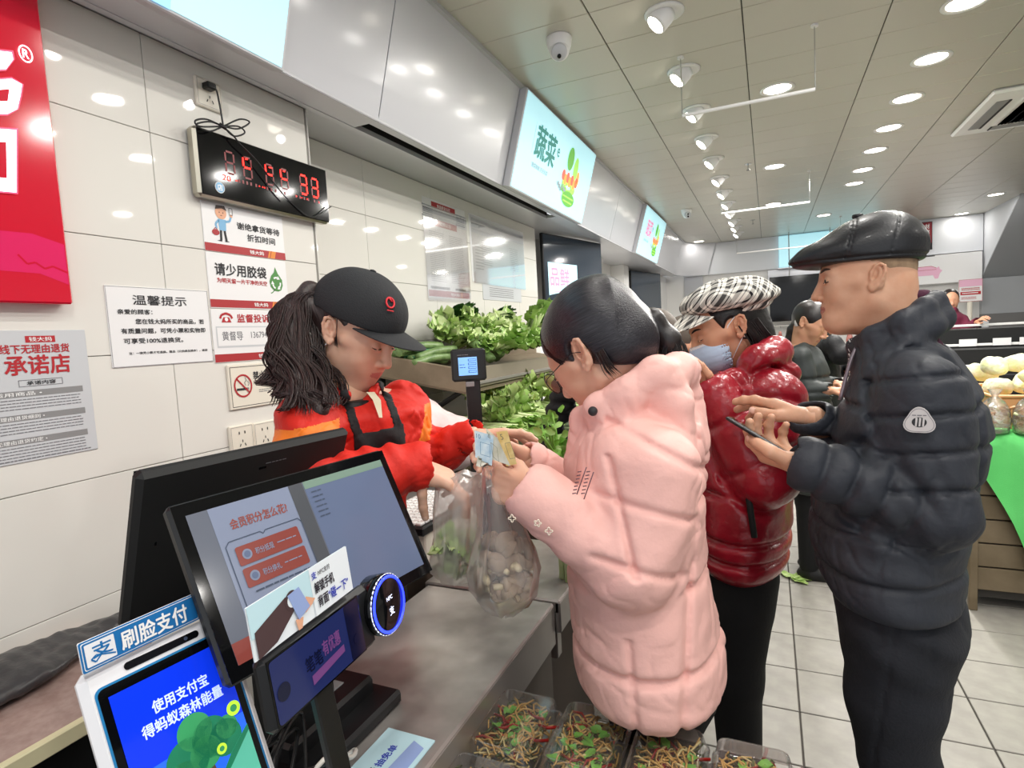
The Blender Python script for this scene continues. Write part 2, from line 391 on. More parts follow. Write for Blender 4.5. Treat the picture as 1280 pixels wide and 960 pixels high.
# ================================================================== left wall: tiled pier and recessed tiled wall
def tiles(parent, X, ys, zs, y0, y1, z0, z1):
    for a, b in zip(ys[:-1], ys[1:]):
        for c, d in zip(zs[:-1], zs[1:]):
            p, q, r, t = max(a, y0), min(b, y1), max(c, z0), min(d, z1)
            if q-p < .02 or t-r < .02: continue
            m = MB(); m.b(X-.008, X, p+.001, q-.001, r+.001, t-.001, 'tile', .001); m.build('wall_tile', parent)
ZS = [1.51+.3*k for k in range(-6, 5)]
mb = MB(); mb.b(-1.95, -1.5345, -2.6, 1.705, 0, 2.42, 'grout'); wl = struct(mb.build('wall_left'))
tiles(wl, -1.53, [1.095+.6*k for k in range(-6, 3)], ZS, -2.6, 1.71, .01, 2.37)
mb = MB(); mb.b(-1.72, -1.5305, 1.706, 1.710, 0, 2.37, 'tile'); mb.build('edge_trim', wl)
mb = MB(); mb.b(-1.95, -1.7295, 1.705, 4.452, 0, 2.42, 'grout'); wr = struct(mb.build('wall_left_recess'))
tiles(wr, -1.725, [2.266+.6*k for k in range(-1, 5)], ZS, 1.71, 4.46, .01, 2.37)
mb = MB(); mb.b(-2.0, -1.9, 4.45, 10.4, 0, 2.42, 'back_wall'); mb.b(-1.9, -1.725, 7.62, 7.9, 0, 2.37, 'back_wall'); mb.b(-1.9, -1.6, 9.45, 10.3, 0, 2.37, 'back_wall'); mb.b(-1.9, -1.65, 9.0, 9.2, 0, 2.37, 'panel_w')
wf = struct(mb.build('wall_left_far'))
# slanted fascia of white boards, its soffit and slots
def fas(y, t, off=0):
    "point on the slanted fascia: t 0 bottom .. 1 top, off outward"
    return V3(-1.355+.145*t, y, 2.35+.514*t)+V3(.962, 0, -.272)*off
mb = MB(); mb.poly([(-1.42, -2.6, 2.38), (-1.262, -2.6, 2.864), (-1.262, 9.5, 2.864), (-1.42, 9.5, 2.38)], 'dark_gap'); fa = struct(mb.build('wall_left_fascia'))
for a, b in zip([-2.6, -1.5, -.3, .72, 1.9, 3.03, 4.46, 5.43, 6.5, 7.8], [-1.5, -.3, .72, 1.9, 3.03, 4.46, 5.43, 6.5, 7.8, 9.55]):
    mb = MB(); g = .003; mb.poly([fas(a+g, 0), fas(b-g, 0), fas(b-g, .985), fas(a+g, .985)], 'fascia', .012); mb.build('fascia_board', fa)
mb = MB(); A = np.array([[fas(9.55, t)+V3(.5*(1-math.cos(u)), .62*math.sin(u), 0) for t in (0, 1)] for u in np.linspace(0, 1.45, 10)]); mb.grid(A, 'fascia'); mb.build('fascia_corner', fa)
mb = MB(); mb.b(-1.218, -1.196, -2.6, 9.9, 2.845, 2.864, 'panel_w'); mb.build('ceiling_trim', fa)
mb = MB(); mb.b(-1.95, -1.53, -2.6, 9.9, 2.372, 2.39, 'panel_w'); mb.b(-1.53, -1.47, -2.6, 9.9, 2.372, 2.39, 'panel_w')
for a, b in ((-2.6, 1.9), (4.05, 9.9)): mb.b(-1.47, -1.352, a, b, 2.352, 2.372, 'panel_w')
mb.b(-1.398, -1.352, 1.9, 4.05, 2.352, 2.372, 'panel_w'); mb.b(-1.49, -1.468, -2.6, 4.05, 2.35, 2.38, 'panel_w'); mb.b(-1.49, -1.39, 1.9, 4.05, 2.42, 2.44, 'dark_gap'); mb.b(-1.47, -1.465, 1.9, 4.05, 2.37, 2.43, 'dark_gap'); mb.b(-1.4, -1.395, 1.9, 4.05, 2.37, 2.43, 'dark_gap')
mb.build('soffit', fa)
# back wall, board, bulkhead
mb = MB(); mb.b(-2.0, 5.6, 10.3, 10.4, 0, 2.86, 'back_wall'); wb = struct(mb.build('wall_back'))
mb = MB(); mb.b(-1.3, 2.76, 10.2, 10.3, 2.352, 2.86, 'bulk'); mb.build('bulkhead', wb)
mb = MB(); mb.b(-1.3, -1.0, 10.27, 10.3, 0, 2.35, 'panel_w'); mb.b(.0, .9, 10.27, 10.298, 2.16, 2.35, 'panel_w'); mb.b(.9, 1.75, 10.27, 10.298, 2.16, 2.35, 'panel_w'); mb.build('wall_panel', wb)
mb = MB(); P = [(2.77, 8.86, 2.864), (2.77, 10.3, 2.864), (2.77, 10.3, 1.92)]; mb.poly(P, 'bulk', .02); mb.build('stair_side', wb)
mb = MB(); mb.poly([(2.75, 8.86, 2.862), (2.75, 10.25, 1.94), (5.6, 10.25, 1.94), (5.6, 8.86, 2.862)], 'grey_slope', .02); mb.build('stair_slope', wb)
mb = MB(); mb.b(2.75, 5.6, 10.2, 10.3, 1.46, 1.96, 'grey_slope'); mb.b(2.75, 5.6, 10.18, 10.3, 0, 1.46, 'grey_low'); mb.build('low_wall', wb)
mb = MB(); mb.b(5.55, 5.65, -2.6, 12, 0, 2.9, 'back_wall'); struct(mb.build('wall_right'))
# ================================================================== ceiling fittings
ORD = ['first', 'second', 'third', 'fourth', 'fifth', 'sixth', 'seventh', 'eighth', 'ninth', 'tenth', 'eleventh', 'twelfth']
def dlab(x, y):
    if .8 < x < .9: return ORD[sorted(b for a, b in DOWN if .8 < a < .9 and b >= 3).index(y)]+' from the front in the long right-hand row'
    if 0 < x < .1: return ORD[sorted(b for a, b in DOWN if 0 < a < .1 and b >= 3).index(y)]+' from the front in the sparse middle row'
    if x < 0: return 'alone in the far left corner by the back wall'
    return 'far middle one near the bulkhead' if x < 1 else ORD[sorted(b for a, b in DOWN if a > 2 and b >= 3).index(y)]+' from the front at the far right'
fits = []
for i, (x, y) in enumerate(SPOTS):
    if y < 2.5: continue
    t = thing('ceiling_spotlight', 'tilted white ceiling spotlight, '+ORD[len(fits)]+' from the front in the left-hand row', 'spotlight', (x, y, CZ), 'tilted spotlights in a row along the ceiling')
    if not fits:
        mb = MB(); mb.lathe([(.052, 0), (.085, 0), (.085, -.006), (.072, -.012), (.055, -.006)], 'lamp_white', (x, y, CZ)); mb.build('trim_ring', t)
        dr = nrm(V3(-.62, -.28, -.72)); R = basis(dr); o = V3(x+.005, y, CZ-.005)
        mb = MB(); mb.lathe([(.045, 0), (.048, .02), (.048, .065), (.043, .078), (.042, .073)], 'lamp_white', o-dr*.01, R); mb.build('lamp_head', t)
        mb = MB(); mb.lathe([(.0001, .0735), (.0405, .0735), (.0405, .076), (.0001, .076)], 'lamp_on', o-dr*.01, R); mb.build('lens', t); proto = t
    else:
        for ch in proto.children: copy_tree(ch, t)
    fits.append(t)
proto = None
for x, y in DOWN:
    if y < 3.0: continue
    t = thing('recessed_downlight', 'round white ceiling downlight, '+dlab(x, y), 'downlight', (x, y, CZ), 'round downlights in the ceiling')
    if proto is None:
        mb = MB(); mb.lathe([(.075, .004), (.095, 0), (.095, -.004), (.08, -.006), (.073, 0)], 'lamp_white', (x, y, CZ)); mb.build('trim_ring', t)
        mb = MB(); mb.lathe([(.0001, -.001), (.074, -.001), (.074, .003), (.0001, .003)], 'lamp_on', (x, y, CZ)); mb.build('diffuser', t); proto = t
    else:
        for ch in proto.children: copy_tree(ch, t)
def rail(x0, x1, y, zc, label, tilt=0):
    t = thing('hanging_rail', label, 'rail', (x0, y, zc))
    mb = MB(); mb.cyl((x0, y, zc), (x1, y+tilt, zc), .009, 'lamp_white', 10); mb.build('bar', t)
    for xx, yy in ((x0, y), (x1, y+tilt)):
        mb = MB(); mb.cyl((xx, yy, zc), (xx, yy, CZ), .0028, 'chrome', 6); mb.cyl((xx, yy, CZ-.01), (xx, yy, CZ), .016, 'lamp_white', 12); mb.build('drop_rod', t)
rail(-.384, .217, 3.155, 2.575, 'nearest white hanging rail on two thin rods below the ceiling, beside the largest round downlight')
rail(-.40, .36, 6.05, 2.58, 'second white hanging rail, behind the nearest one, on thin rods')
rail(-.40, .9, 9.0, 2.52, 'farthest white hanging rail, ending above the screen on the back wall')
def dome(x, y, s, label, aim):
    t = thing('security_camera', label, 'camera', (x, y, CZ)); mb = MB(); mb.lathe([(.058, 0), (.06, -.008), (.055, -.04), (.046, -.06), (.04, -.06)], 'lamp_white', (x, y, CZ)); mb.build('base', t)
    d = nrm(aim); c = V3(x, y, CZ-.055)+d*.012; mb = MB(); mb.add(*sphere(c, .046, 16), 'lamp_white', True); b = mb.build('ball', t); R = basis(d)
    mb = MB(); mb.lathe([(.036, .028), (.036, .046), (.03, .05), (.0001, .05)], 'paper_grey', c, R); mb.build('face_plate', t)
    for q in (-.013, .013):
        mb = MB(); mb.lathe([(.0095, .048), (.0095, .053), (.0001, .054)], 'black_gloss', c+V3(0, 0, q)+V3(0, 0, -.004), R, 14); mb.build('lens', t)
def sphere(c, r, n=12, sc_=(1, 1, 1)):
    v = [c+V3(0, 0, r*sc_[2])]; f = []
    for i in range(1, n):
        th = PI*i/n
        for j in range(2*n): ph = PI*j/n; v.append(c+V3(math.sin(th)*math.cos(ph)*sc_[0], math.sin(th)*math.sin(ph)*sc_[1], math.cos(th)*sc_[2])*r)
    v.append(c-V3(0, 0, r*sc_[2])); m = 2*n
    for j in range(m): f.append([0, 1+j, 1+(j+1) % m]); e = 1+(n-2)*m; f.append([len(v)-1, e+(j+1) % m, e+j])
    for i in range(n-2):
        for j in range(m): a = 1+i*m; f.append([a+j, a+m+j, a+m+(j+1) % m, a+(j+1) % m])
    return np.array(v), f
dome(-.861, 2.66, 1, 'white dome security camera with two lenses on the ceiling above the near light box', (.25, -.9, -.6))
dome(-.85, 7.1, 1, 'small distant white dome camera on the ceiling above the far light box', (.4, -.9, -.3))
for y, x in ((5.48, -.138), (8.4, -.168)):
    mb = MB(); mb.cyl((x, y, CZ-.05), (x, y, CZ), .006, 'chrome', 8); mb.cyl((x, y, CZ-.055), (x, y, CZ-.05), .014, 'grey_pl', 10); mb.cyl((x, y, CZ-.004), (x, y, CZ), .03, 'chrome', 14)
    tag(mb.build('sprinkler', loc=(x, y, CZ)), 'small fire sprinkler head hanging from the ceiling, '+('nearer one' if y < 6 else 'farther one'), 'sprinkler')
t = thing('air_conditioner', 'square white ceiling cassette air conditioner with grey grille at the right edge', 'air conditioner', (1.7, 5.1, CZ))
mb = MB(); mb.b(1.29, 2.22, 4.62, 5.55, CZ-.03, CZ-.001, 'lamp_white', .012); mb.build('casing', t)
for (a, b, c, d) in ((1.36, 1.44, 4.8, 5.4), (2.07, 2.15, 4.8, 5.4), (1.5, 2.0, 4.68, 4.76), (1.5, 2.0, 5.41, 5.49)):
    mb = MB(); mb.b(a, b, c, d, CZ-.034, CZ-.028, 'grey_pl', .003); mb.build('flap', t); mb = MB(); mb.b(a+(.065 if a < 1.4 else 0), b if a < 1.4 else a+.01, c, d, CZ-.036, CZ-.03, 'ink'); mb.build('air_slot', t)
mb = MB(); mb.b(1.49, 2.02, 4.8, 5.37, CZ-.04, CZ-.02, 'white_pl', .01); mb.build('grille_frame', t)
mb = MB(); mb.b(1.52, 1.99, 4.83, 5.34, CZ-.043, CZ-.035, 'grey_pl'); 
for i in range(24): mb.b(1.52+.0196*i, 1.528+.0196*i, 4.83, 5.34, CZ-.046, CZ-.04, 'ink_soft')
mb.build('grille', t)
# ================================================================== figures
mat('skin_man', 'd3a68a', .5, sss=.12, var=(18, 'c99678'), bump=(180, .15, 3, .002))
mat('skin_fair', 'e2b79e', .5, sss=.15, var=(12, 'd9a58b'))
mat('skin_warm', 'd6a283', .5, sss=.12, var=(14, 'cf977a'))
mat('lip', 'c27a70', .4, sss=.1)
mat('lip_man', 'a8695c', .5, sss=.1)
mat('nail', 'e8c0ae', .3)
mat('lash', '1a1212', .6)
mat('hair_black', '191516', .38, bump=(90, .5, 3, .002), var=(60, '241d1c'), stretch=(1, 1, .25), spec=.6)
mat('hair_brown', '34262a', .4, spec=.6, var=(30, '221a1b'))
mat('hair_grey', '5b5148', .6)
mat('trouser_black', '0c0c0e', .85, bump=(120, .2))
mat('trouser_navy', '22242b', .85, bump=(160, .35), var=(8, '1c1e24'))
mat('shoe', '161616', .5)
mat('sweater_lilac', 'c7b0d4', .9, bump=(200, .4))
class PF:
    "upright frame facing a figure: x to the picture's right, y away from the camera, z up"
    def __init__(s, px, py, D):
        r = at(px, py, 1)-EYE; s.y = nrm(V3(r[0], r[1], 0)); s.x = np.cross(s.y, V3(0, 0, 1)); s.z = V3(0, 0, 1); s.D = D; s.R = np.array([s.x, s.y, s.z]); s.o = V3(0, 0, 0)+s.y*D
    def pt(s, px, py, d=0):
        r = at(px, py, 1)-EYE; return EYE+r*(s.D+d)/(r@s.y)
    def sec(s, py, xl, xr, ry, d=0):
        a = s.pt(xl, py, d); b = s.pt(xr, py, d); m = (a+b)/2-s.o; return (m[2], m@s.x, d, abs((b-a)@s.x)/2, ry)
    def dir(s, r, a, u): return nrm(s.x*r+s.y*a+s.z*u)
    def loft(s, rows, rnd=.03): return loft(s.o, s.R, sorted(rows), rnd)
    def loc(s): return (s.o[0], s.o[1], 0)
def hframe(fwd, up): x = nrm(fwd); y = nrm(np.cross(up, x)); return np.array([x, y, np.cross(x, y)])
def head(S, c, R, sc=1., male=False, jowl=0., eye=.6, ears=(1, -1)):
    "skull, face, ears and neck in the frame with rows R (x towards the nose, y to its left, z up)"
    P = lambda x, y, z: c+(x*R[0]+y*R[1]+z*R[2])*sc
    E = lambda p, r, k, Q=R: S.u(ell(P(*p), np.array(r)*sc, Q), k*sc)
    C = lambda a, b, ra, rb, k: S.u(cone(P(*a), P(*b), ra*sc, rb*sc), k*sc)
    E((-.012, 0, .03), (.100, .077, .088), .001); E((.028, 0, -.022), (.062, .060, .085), .03)
    for s in (1, -1):
        C((-.012, s*.052, -.055), (.055, s*.014, -.097), .017+jowl*.4, .015+jowl*.3, .03)
        E((.052, s*.033, -.028), (.03, .027, .034), .02); C((.055, s*.045, -.004), (.02, s*.064, -.008), .013, .011, .02)
        C((.083, s*.012, .024), (.067, s*.045, .024), .008 if male else .006, .007, .016)
    E((.070, 0, -.098), (.019, .022, .016), .018); E((.066, 0, -.066), (.026, .034, .03), .02)
    if jowl: E((.03, 0, -.108), (.045, .04, .02), .03)
    for s in (1, -1): S.cut(ell(P(.099, s*.031, .006), np.array((.017, .020, .013))*sc, R), .012*sc)
    for s in (1, -1):
        E((.0735, s*.031, .004), (.0145, .0155, .0125), .003); S.cut(cone(P(.093, s*.019, .0085), P(.083, s*.045, .0095), .0014*sc), .003*sc)
        C((.0885, s*.021, -.0035), (.0885, s*.039, -.0035), .0022, .002, .004)
    if eye > 1:
        for s in (1, -1): S.cut(ell(P(.0925, s*.032, .0025), np.array((.0115, .0115, .0034))*sc, R), .0015*sc)
    C((.087, 0, .012), (.104, 0, -.030), .0078, .0112, .010); E((.1035, 0, -.034), (.0118, .0125, .0098), .006)
    for s in (1, -1): E((.095, s*.0145, -.037), (.0108, .0080, .0078), .005)
    for s in (1, -1): S.cut(cone(P(.104, s*.006, -.045), P(.1, s*.008, -.042), .0025*sc), .003*sc)
    for z, r, x in ((-.0618, .0043, .0898), (-.0702, .0050, .0890)):
        C((x, 0, z), (x-.006, .013, z), r, r*.95, .006); C((x-.006, .013, z), (x-.016, .024, -.066), r*.95, .003, .006)
        C((x, 0, z), (x-.006, -.013, z), r, r*.95, .006); C((x-.006, -.013, z), (x-.016, -.024, -.066), r*.95, .003, .006)
    S.cut(cone(P(.099, 0, -.066), P(.084, .02, -.0665), .0012*sc), .003*sc); S.cut(cone(P(.099, 0, -.066), P(.084, -.02, -.0665), .0012*sc), .003*sc)
    for s in ears:
        a = nrm(R[0]*.35-R[1]*s*.0+R[1]*s*-.0-R[0]*0); ex = nrm(-R[0]*.93+R[1]*s*.42); Q = np.array([ex, nrm(np.cross(R[2], ex)), R[2]]); ec = P(-.014, s*.079, -.002)
        q = lambda x, y, z: ec+(ex*x+Q[1]*y*0+nrm(R[1]*s+R[0]*.3)*y+R[2]*z+R[0]*z*-.18)*sc
        S.u(ell(q(.004, 0, .0), np.array((.0165, .006, .0285))*sc, Q), .006*sc)
        S.cut(ell(q(.002, .008, .004), np.array((.0115, .0075, .0205))*sc, Q), .003*sc)
        rim = [(-.008, .004, -.002), (-.009, .005, .012), (-.002, .006, .026), (.008, .006, .029), (.017, .006, .023), (.020, .005, .008), (.016, .004, -.008), (.008, .003, -.02), (-.001, .003, -.027), (-.006, .002, -.02)]
        for i in range(len(rim)-1): S.u(cone(q(*rim[i]), q(*rim[i+1]), (.0034 if i < 7 else .0055)*sc), .003*sc)
        an = [(.008, .003, .018), (.010, .0035, .005), (.006, .003, -.008), (-.004, .003, -.012)]
        for i in range(3): S.u(cone(q(*an[i]), q(*an[i+1]), .0028*sc), .004*sc)
        S.cut(ell(q(-.003, .004, .0), np.array((.004, .006, .006))*sc, Q), .003*sc)
    return P
def lip_region(c, R, sc=1.):
    def t(p):
        q = (p-c)@R.T/sc; return (q[:, 0] > .078) & (np.abs(q[:, 1]) < .0245) & (q[:, 2] > -.0775+.25*np.abs(q[:, 1])) & (q[:, 2] < -.0565-.2*np.abs(q[:, 1]))
    return t
def lash(parent, P, m='lash', brow=None):
    mb = MB()
    for s in (1, -1):
        pts = [P(.0915-.0045*((t-.5)*2)**2-.008*t, s*(.019+.027*t), .0005+.002*math.sin(t*PI)*-1) for t in np.linspace(0, 1, 7)]
        mb.tube(pts, [.0006, .0011, .0014, .0015, .0015, .0013, .0006], m, 6)
    stuff(mb.build('eyelashes', parent))
    mb = MB()
    for s in (1, -1):
        pts = [P(.0945-.012*t-.008*t*t, s*(.012+.038*t), .0245+.007*math.sin(t*2.4)) for t in np.linspace(0, 1, 7)]
        mb.tube(pts, [.0012, .003, .0034, .0032, .0026, .002, .0008], brow or m, 6, flat=.4)
    stuff(mb.build('eyebrows', parent))
def hand(S, w, X, N, Y, sc=1., curl=((15, 20, 10),)*4, spread=6, thumb=((.6, .7, .35), (.9, .3, .3), (1, 0, .2)), fat=1., R_=None):
    "wrist w, X towards the fingers, N where the palm faces, Y the thumb's side"
    X = nrm(X); Y = nrm(Y-X*(X@Y)); N2 = np.cross(X, Y); N2 = N2 if N2@N > 0 else -N2; N = N2; R = np.array([X, Y, N])
    P = lambda x, y, z: w+(x*X+y*Y+z*N)*sc
    S.u(rbox(P(.05, 0, 0), np.array((.040, .036*fat, .0125*fat))*sc, .012*sc, R), .012)
    S.u(ell(P(.034, .022, .008), np.array((.03, .016, .014))*sc, R), .012); S.u(ell(P(.035, -.024, .006), np.array((.033, .012, .012))*sc, R), .012)
    S.u(ell(P(-.01, 0, 0), np.array((.045, .027*fat, .020*fat))*sc, R), .018)
    info = []; fl = ((.030, .084, .041, .024, .019, .0098), (.010, .088, .045, .028, .020, .0098), (-.0105, .084, .042, .026, .020, .0092), (-.029, .076, .032, .020, .018, .0082))
    for i, (y, x, a, b, c, r) in enumerate(fl):
        ang = math.radians(spread)*(1.5-i); r *= fat; cu = 0; p = P(x-.004, y, 0); pts = [P(x-.03, y*.8, 0), p]; rs = [r*1.02, r*1.08]
        for L, q, rr in zip((a, b, c), curl[i], (1., .92, .8)):
            cu += math.radians(q); d = math.cos(cu)*(X*math.cos(ang)+Y*math.sin(ang))+math.sin(cu)*N; p = p+d*L*sc; pts.append(p); rs.append(r*rr)
        rs = [q*sc for q in rs]
        for j in range(4): S.u(cone(pts[j], pts[j+1], rs[j], rs[j+1]), .0035 if j else .009)
        for j in (2, 3): S.u(ell(pts[j], V3(1, 1, 1)*rs[j]*1.09), .004)
        nb = -(math.cos(cu)*N-math.sin(cu)*(X*math.cos(ang)+Y*math.sin(ang))); info.append((pts[-1]+nb*rs[-1]*.8-d*.001, nb, d, rs[-1], pts))
    p = P(.018, .026, .006); pts = [p]
    for L, t in zip((.040, .031, .026), thumb): p = p+nrm(t[0]*X+t[1]*Y+t[2]*N)*L*sc; pts.append(p)
    rs = [r*sc*fat for r in (.0135, .0118, .0108, .0092)]
    for j in range(3): S.u(cone(pts[j], pts[j+1], rs[j], rs[j+1]), .008 if j == 0 else .004)
    d = nrm(pts[3]-pts[2]); nb = nrm(Y-d*(d@Y)); info.append((pts[-1]+nb*rs[-1]*.8, nb, d, rs[-1], pts))
    return info
def nails(info):
    def t(p):
        m = np.zeros(len(p), bool)
        for c, nb, d, r, _ in info:
            q = p-c; m |= (np.abs(q@d) < r*.8) & (np.linalg.norm(q-np.outer(q@d, d)-np.outer(q@nb, nb), axis=1) < r*.62) & (q@nb > -r*.25)
        return m
    return t
def hand_part(mb, infos, S, skin, h=.0022):
    pts = np.concatenate([np.array(i[4]) for i in infos]); add_sdf(mb, S, pts.min(0)-.085, pts.max(0)+.03, h, skin, [('nail', nails(infos))], slack=.004)
def core(mb, segs, skin, h=.012):
    S = Sdf()
    for a, b, ra, rb in segs: S.u(cone(a, b, ra, rb), .03)
    P = np.array([s[0] for s in segs]+[s[1] for s in segs]); add_sdf(mb, S, P.min(0)-.16, P.max(0)+.16, h, skin)
def leg_pants(S, hip, knee, ank, r=(.095, .07, .055), k=.03):
    S.u(cone(hip, knee, r[0], r[1]), k); S.u(cone(knee, ank, r[1], r[2]), k)
def shoes(parent, spots, fwd, m='shoe'):
    for p in spots:
        S = Sdf(); f = nrm(fwd); p = np.asarray(p, float); S.u(ell(p+f*.06+V3(0, 0, .03), (.13, .045, .045), np.array([f, np.cross(V3(0, 0, 1), f), V3(0, 0, 1)])), .01); S.u(cone(p+V3(0, 0, .04), p+V3(0, 0, .12), .045), .03); S.isect(plane((0, 0, -1), -p[2]), .004)
        mb = MB(); add_sdf(mb, S, p-.22, p+.22, .01, m); mb.build('shoe', parent)
def strands(mb, curves, r, m, n=3):
    for c in curves: k = len(c); mb.tube(c, np.array([r]*(k-2)+[r*.6, r*.15]), m, n, cap=False)
def bez(P, n=16):
    "smooth curve through the points"
    P = np.asarray(P, float); k = len(P); t = np.linspace(0, k-1, n); Q = np.vstack([2*P[0]-P[1], P, 2*P[-1]-P[-2]]); i = np.minimum(t.astype(int), k-2); u = (t-i)[:, None]
    a, b, c, d = Q[i], Q[i+1], Q[i+2], Q[i+3]; return .5*(2*b+(c-a)*u+(2*a-5*b+4*c-d)*u*u+(3*b-a-3*c+d)*u**3)
def groove(axis, vals, depth, wd, mask=None):
    "sewn seams: grooves where points' coordinate along axis meets each value"
    axis = nrm(axis); vals = np.array(vals)
    def f(p):
        s = p@axis; d = np.abs(s[:, None]-vals[None]).min(1); g = depth*np.exp(-(d/wd)**2)
        return g if mask is None else g*mask(p)
    return f
def axial(a, b, step, depth, wd, rmax, off=0):
    "seams around a sleeve that runs from a to b"
    a = np.asarray(a, float); b = np.asarray(b, float); L = np.linalg.norm(b-a); ax = (b-a)/L
    def f(p):
        q = p-a; t = q@ax; r = np.linalg.norm(q-np.outer(t, ax), axis=1); d = np.abs((t-off+step/2) % step-step/2)
        return depth*np.exp(-(d/wd)**2)*np.clip((rmax-r)/.015, 0, 1)*np.clip(t/.01+1, 0, 1)*np.clip((L-t)/.01+1, 0, 1)
    return f
def folds(c, ax, fr, amp, rad, seed=0):
    "creases fanning round an elbow or waist"
    c = np.asarray(c, float); ax = nrm(ax)
    def f(p):
        q = p-c; w = np.exp(-(q*q).sum(1)/rad**2); return amp*w*np.sin((q@ax)*fr+1.5*sn(p, 14, seed))
    return f
def crease(fr, amp, seed, wd=.13):
    return lambda p: amp*np.exp(-(sn(p, fr, seed)/wd)**2)*np.clip(.5+sn(p, fr*.35, seed+1), 0, 1)
def bounds(pts, m): P_ = np.array(pts); return P_.min(0)-m, P_.max(0)+m
def hairmat(name, c1, c2, axis, rough=.36, fr=420):
    if name in MATS: return MATS[name]
    m = mat(name, c1, rough, spec=.6); nt = m.node_tree; N = nt.nodes.new; L = nt.links.new; b = nt.nodes['Principled BSDF']; R = basis(axis)
    tc = N('ShaderNodeTexCoord'); cb = N('ShaderNodeCombineXYZ')
    for i, (v, k) in enumerate(((R[0], fr), (R[1], fr), (R[2], 14))):
        d = N('ShaderNodeVectorMath'); d.operation = 'DOT_PRODUCT'; d.inputs[1].default_value = tuple(v*k); L(tc.outputs['Object'], d.inputs[0]); L(d.outputs['Value'], cb.inputs[i])
    n = N('ShaderNodeTexNoise'); n.inputs['Scale'].default_value = 1; n.inputs['Detail'].default_value = 3; L(cb.outputs[0], n.inputs['Vector'])
    rp = N('ShaderNodeValToRGB'); rp.color_ramp.elements[0].position = .35; rp.color_ramp.elements[1].position = .7; rp.color_ramp.elements[0].color = (*srgb(c1), 1); rp.color_ramp.elements[1].color = (*srgb(c2), 1)
    L(n.outputs['Fac'], rp.inputs[0]); L(rp.outputs[0], b.inputs['Base Color']); bp = N('ShaderNodeBump'); bp.inputs['Strength'].default_value = .6; bp.inputs['Distance'].default_value = .0015; L(n.outputs['Fac'], bp.inputs['Height']); L(bp.outputs[0], b.inputs['Normal'])
    return m
def eyeballs(t, P, R, sc, look=(1, 0, -.1)):
    for s in (1, -1):
        c = P(.0755, s*.031, .003); d = nrm(look[0]*R[0]+look[1]*R[1]+look[2]*R[2]); mb = MB(); mb.lathe([(.0001, -.0118)]+[(.0118*sc*math.sin(a), -.0118*sc*math.cos(a)) for a in np.linspace(.2, 2.5, 12)], 'eye_white', c, basis(d), 20); mb.lathe([(.0066*sc, .0098*sc), (.0035*sc, .0116*sc), (.0001, .0120*sc)], 'iris', c, basis(d), 16); mb.build('eyeball', t)
mat('eye_white', 'd8d0c8', .25); mat('iris', '1c1210', .15)
def visor(mb, Q, m, W, x_in, a_in, ln, z0, drop, arch, n=25):
    V = []
    for u in np.linspace(-1, 1, n):
        y = W*math.sin(u*1.25)/math.sin(1.25); x0 = a_in*math.sqrt(max(0, 1-(y/(W*1.18))**2))+x_in; L = ln*(1-abs(u)**2.6); V.append([Q(x0+L*v, y*(1+.06*v), z0-drop*L*v-arch*y*y) for v in np.linspace(0, 1, 8)])
    V = np.array(V); dn = (Q(0, 0, 0)-Q(0, 0, .0028)); mb.grid(V, m); mb.grid(V+dn, m); mb.tube(V[:, -1]+dn*.5, .0018, m, 6)
def hit_ell(px, py, c, r, R):
    "nearest point of an ellipsoid on the line of sight through a pixel, and the normal there"
    o = (EYE-c)@R.T/np.array(r); d0 = at(px, py, 1)-EYE; d = d0@R.T/np.array(r); A = d@d; B = o@d; C_ = o@o-1; t = (-B-math.sqrt(max(0, B*B-A*C_)))/A; p = EYE+d0*t; n = ((p-c)@R.T/np.array(r)**2)@R; return p, nrm(n)
# ------------------------------------------------------------------ woman in the pale pink coat
mat('coat_pink', 'eebab1', .6, bump=(15, .5, 6, .012), spec=.3)
mat('pink_band', 'e9c3e6', .4)
F = PF(790, 600, 1.13); t = thing('person', 'person in a pale pink hooded coat and round glasses handing over banknotes', 'person', F.loc())
LF = F.dir(-1, .15, 0)
hc = F.pt(744, 438, 0); hR = hframe(F.dir(-.74, .40, -.56), F.dir(-.5, .1, .86)); HS = 1.0
S = Sdf(); P = head(S, hc, hR, HS, ears=(1, -1)); nk = F.pt(800, 505, .01)
S.u(cone(P(-.035, 0, -.05), nk, .050, .040), .03)
body = MB(); add_sdf(body, S, hc-.15, hc+.16, .0026, 'skin_fair', [('lip', lip_region(hc, hR, HS))])
# joints
sh1 = F.pt(822, 590, -.15); el1 = F.pt(792, 712, -.18); wr1 = F.pt(668, 618, -.15)
sh2 = F.pt(790, 570, .16); el2 = F.pt(770, 650, .14); wr2 = F.pt(664, 580, .03)
S = Sdf(); nf = hand(S, wr1, F.dir(-.85, .25, .15), F.dir(.1, .75, -.2), F.dir(-.3, .1, .95), .92, ((55, 50, 30), (60, 55, 30), (62, 55, 30), (60, 50, 30)), 3, ((.8, .35, .5), (.9, .1, .45), (1, -.05, .35)), .92)
S2 = Sdf(); nf2 = hand(S2, wr2, F.dir(-.92, .05, .25), F.dir(0, -.7, .2), F.dir(.1, -.2, .95), .92, ((35, 45, 25), (40, 50, 25), (45, 50, 25), (50, 50, 30)), 3, ((.8, .4, .5), (.95, .2, .3), (1, 0, .2)), .92)
hand_part(body, nf, S, 'skin_fair'); hand_part(body, nf2, S2, 'skin_fair')
hip = F.pt(815, 860, .075); hl = [hip+F.y*s*.085 for s in (-1, 1)]; kn = [V3(h[0], h[1], .48)+F.x*-.01 for h in hl]; an = [V3(h[0], h[1], .09)+F.x*.01 for h in hl]
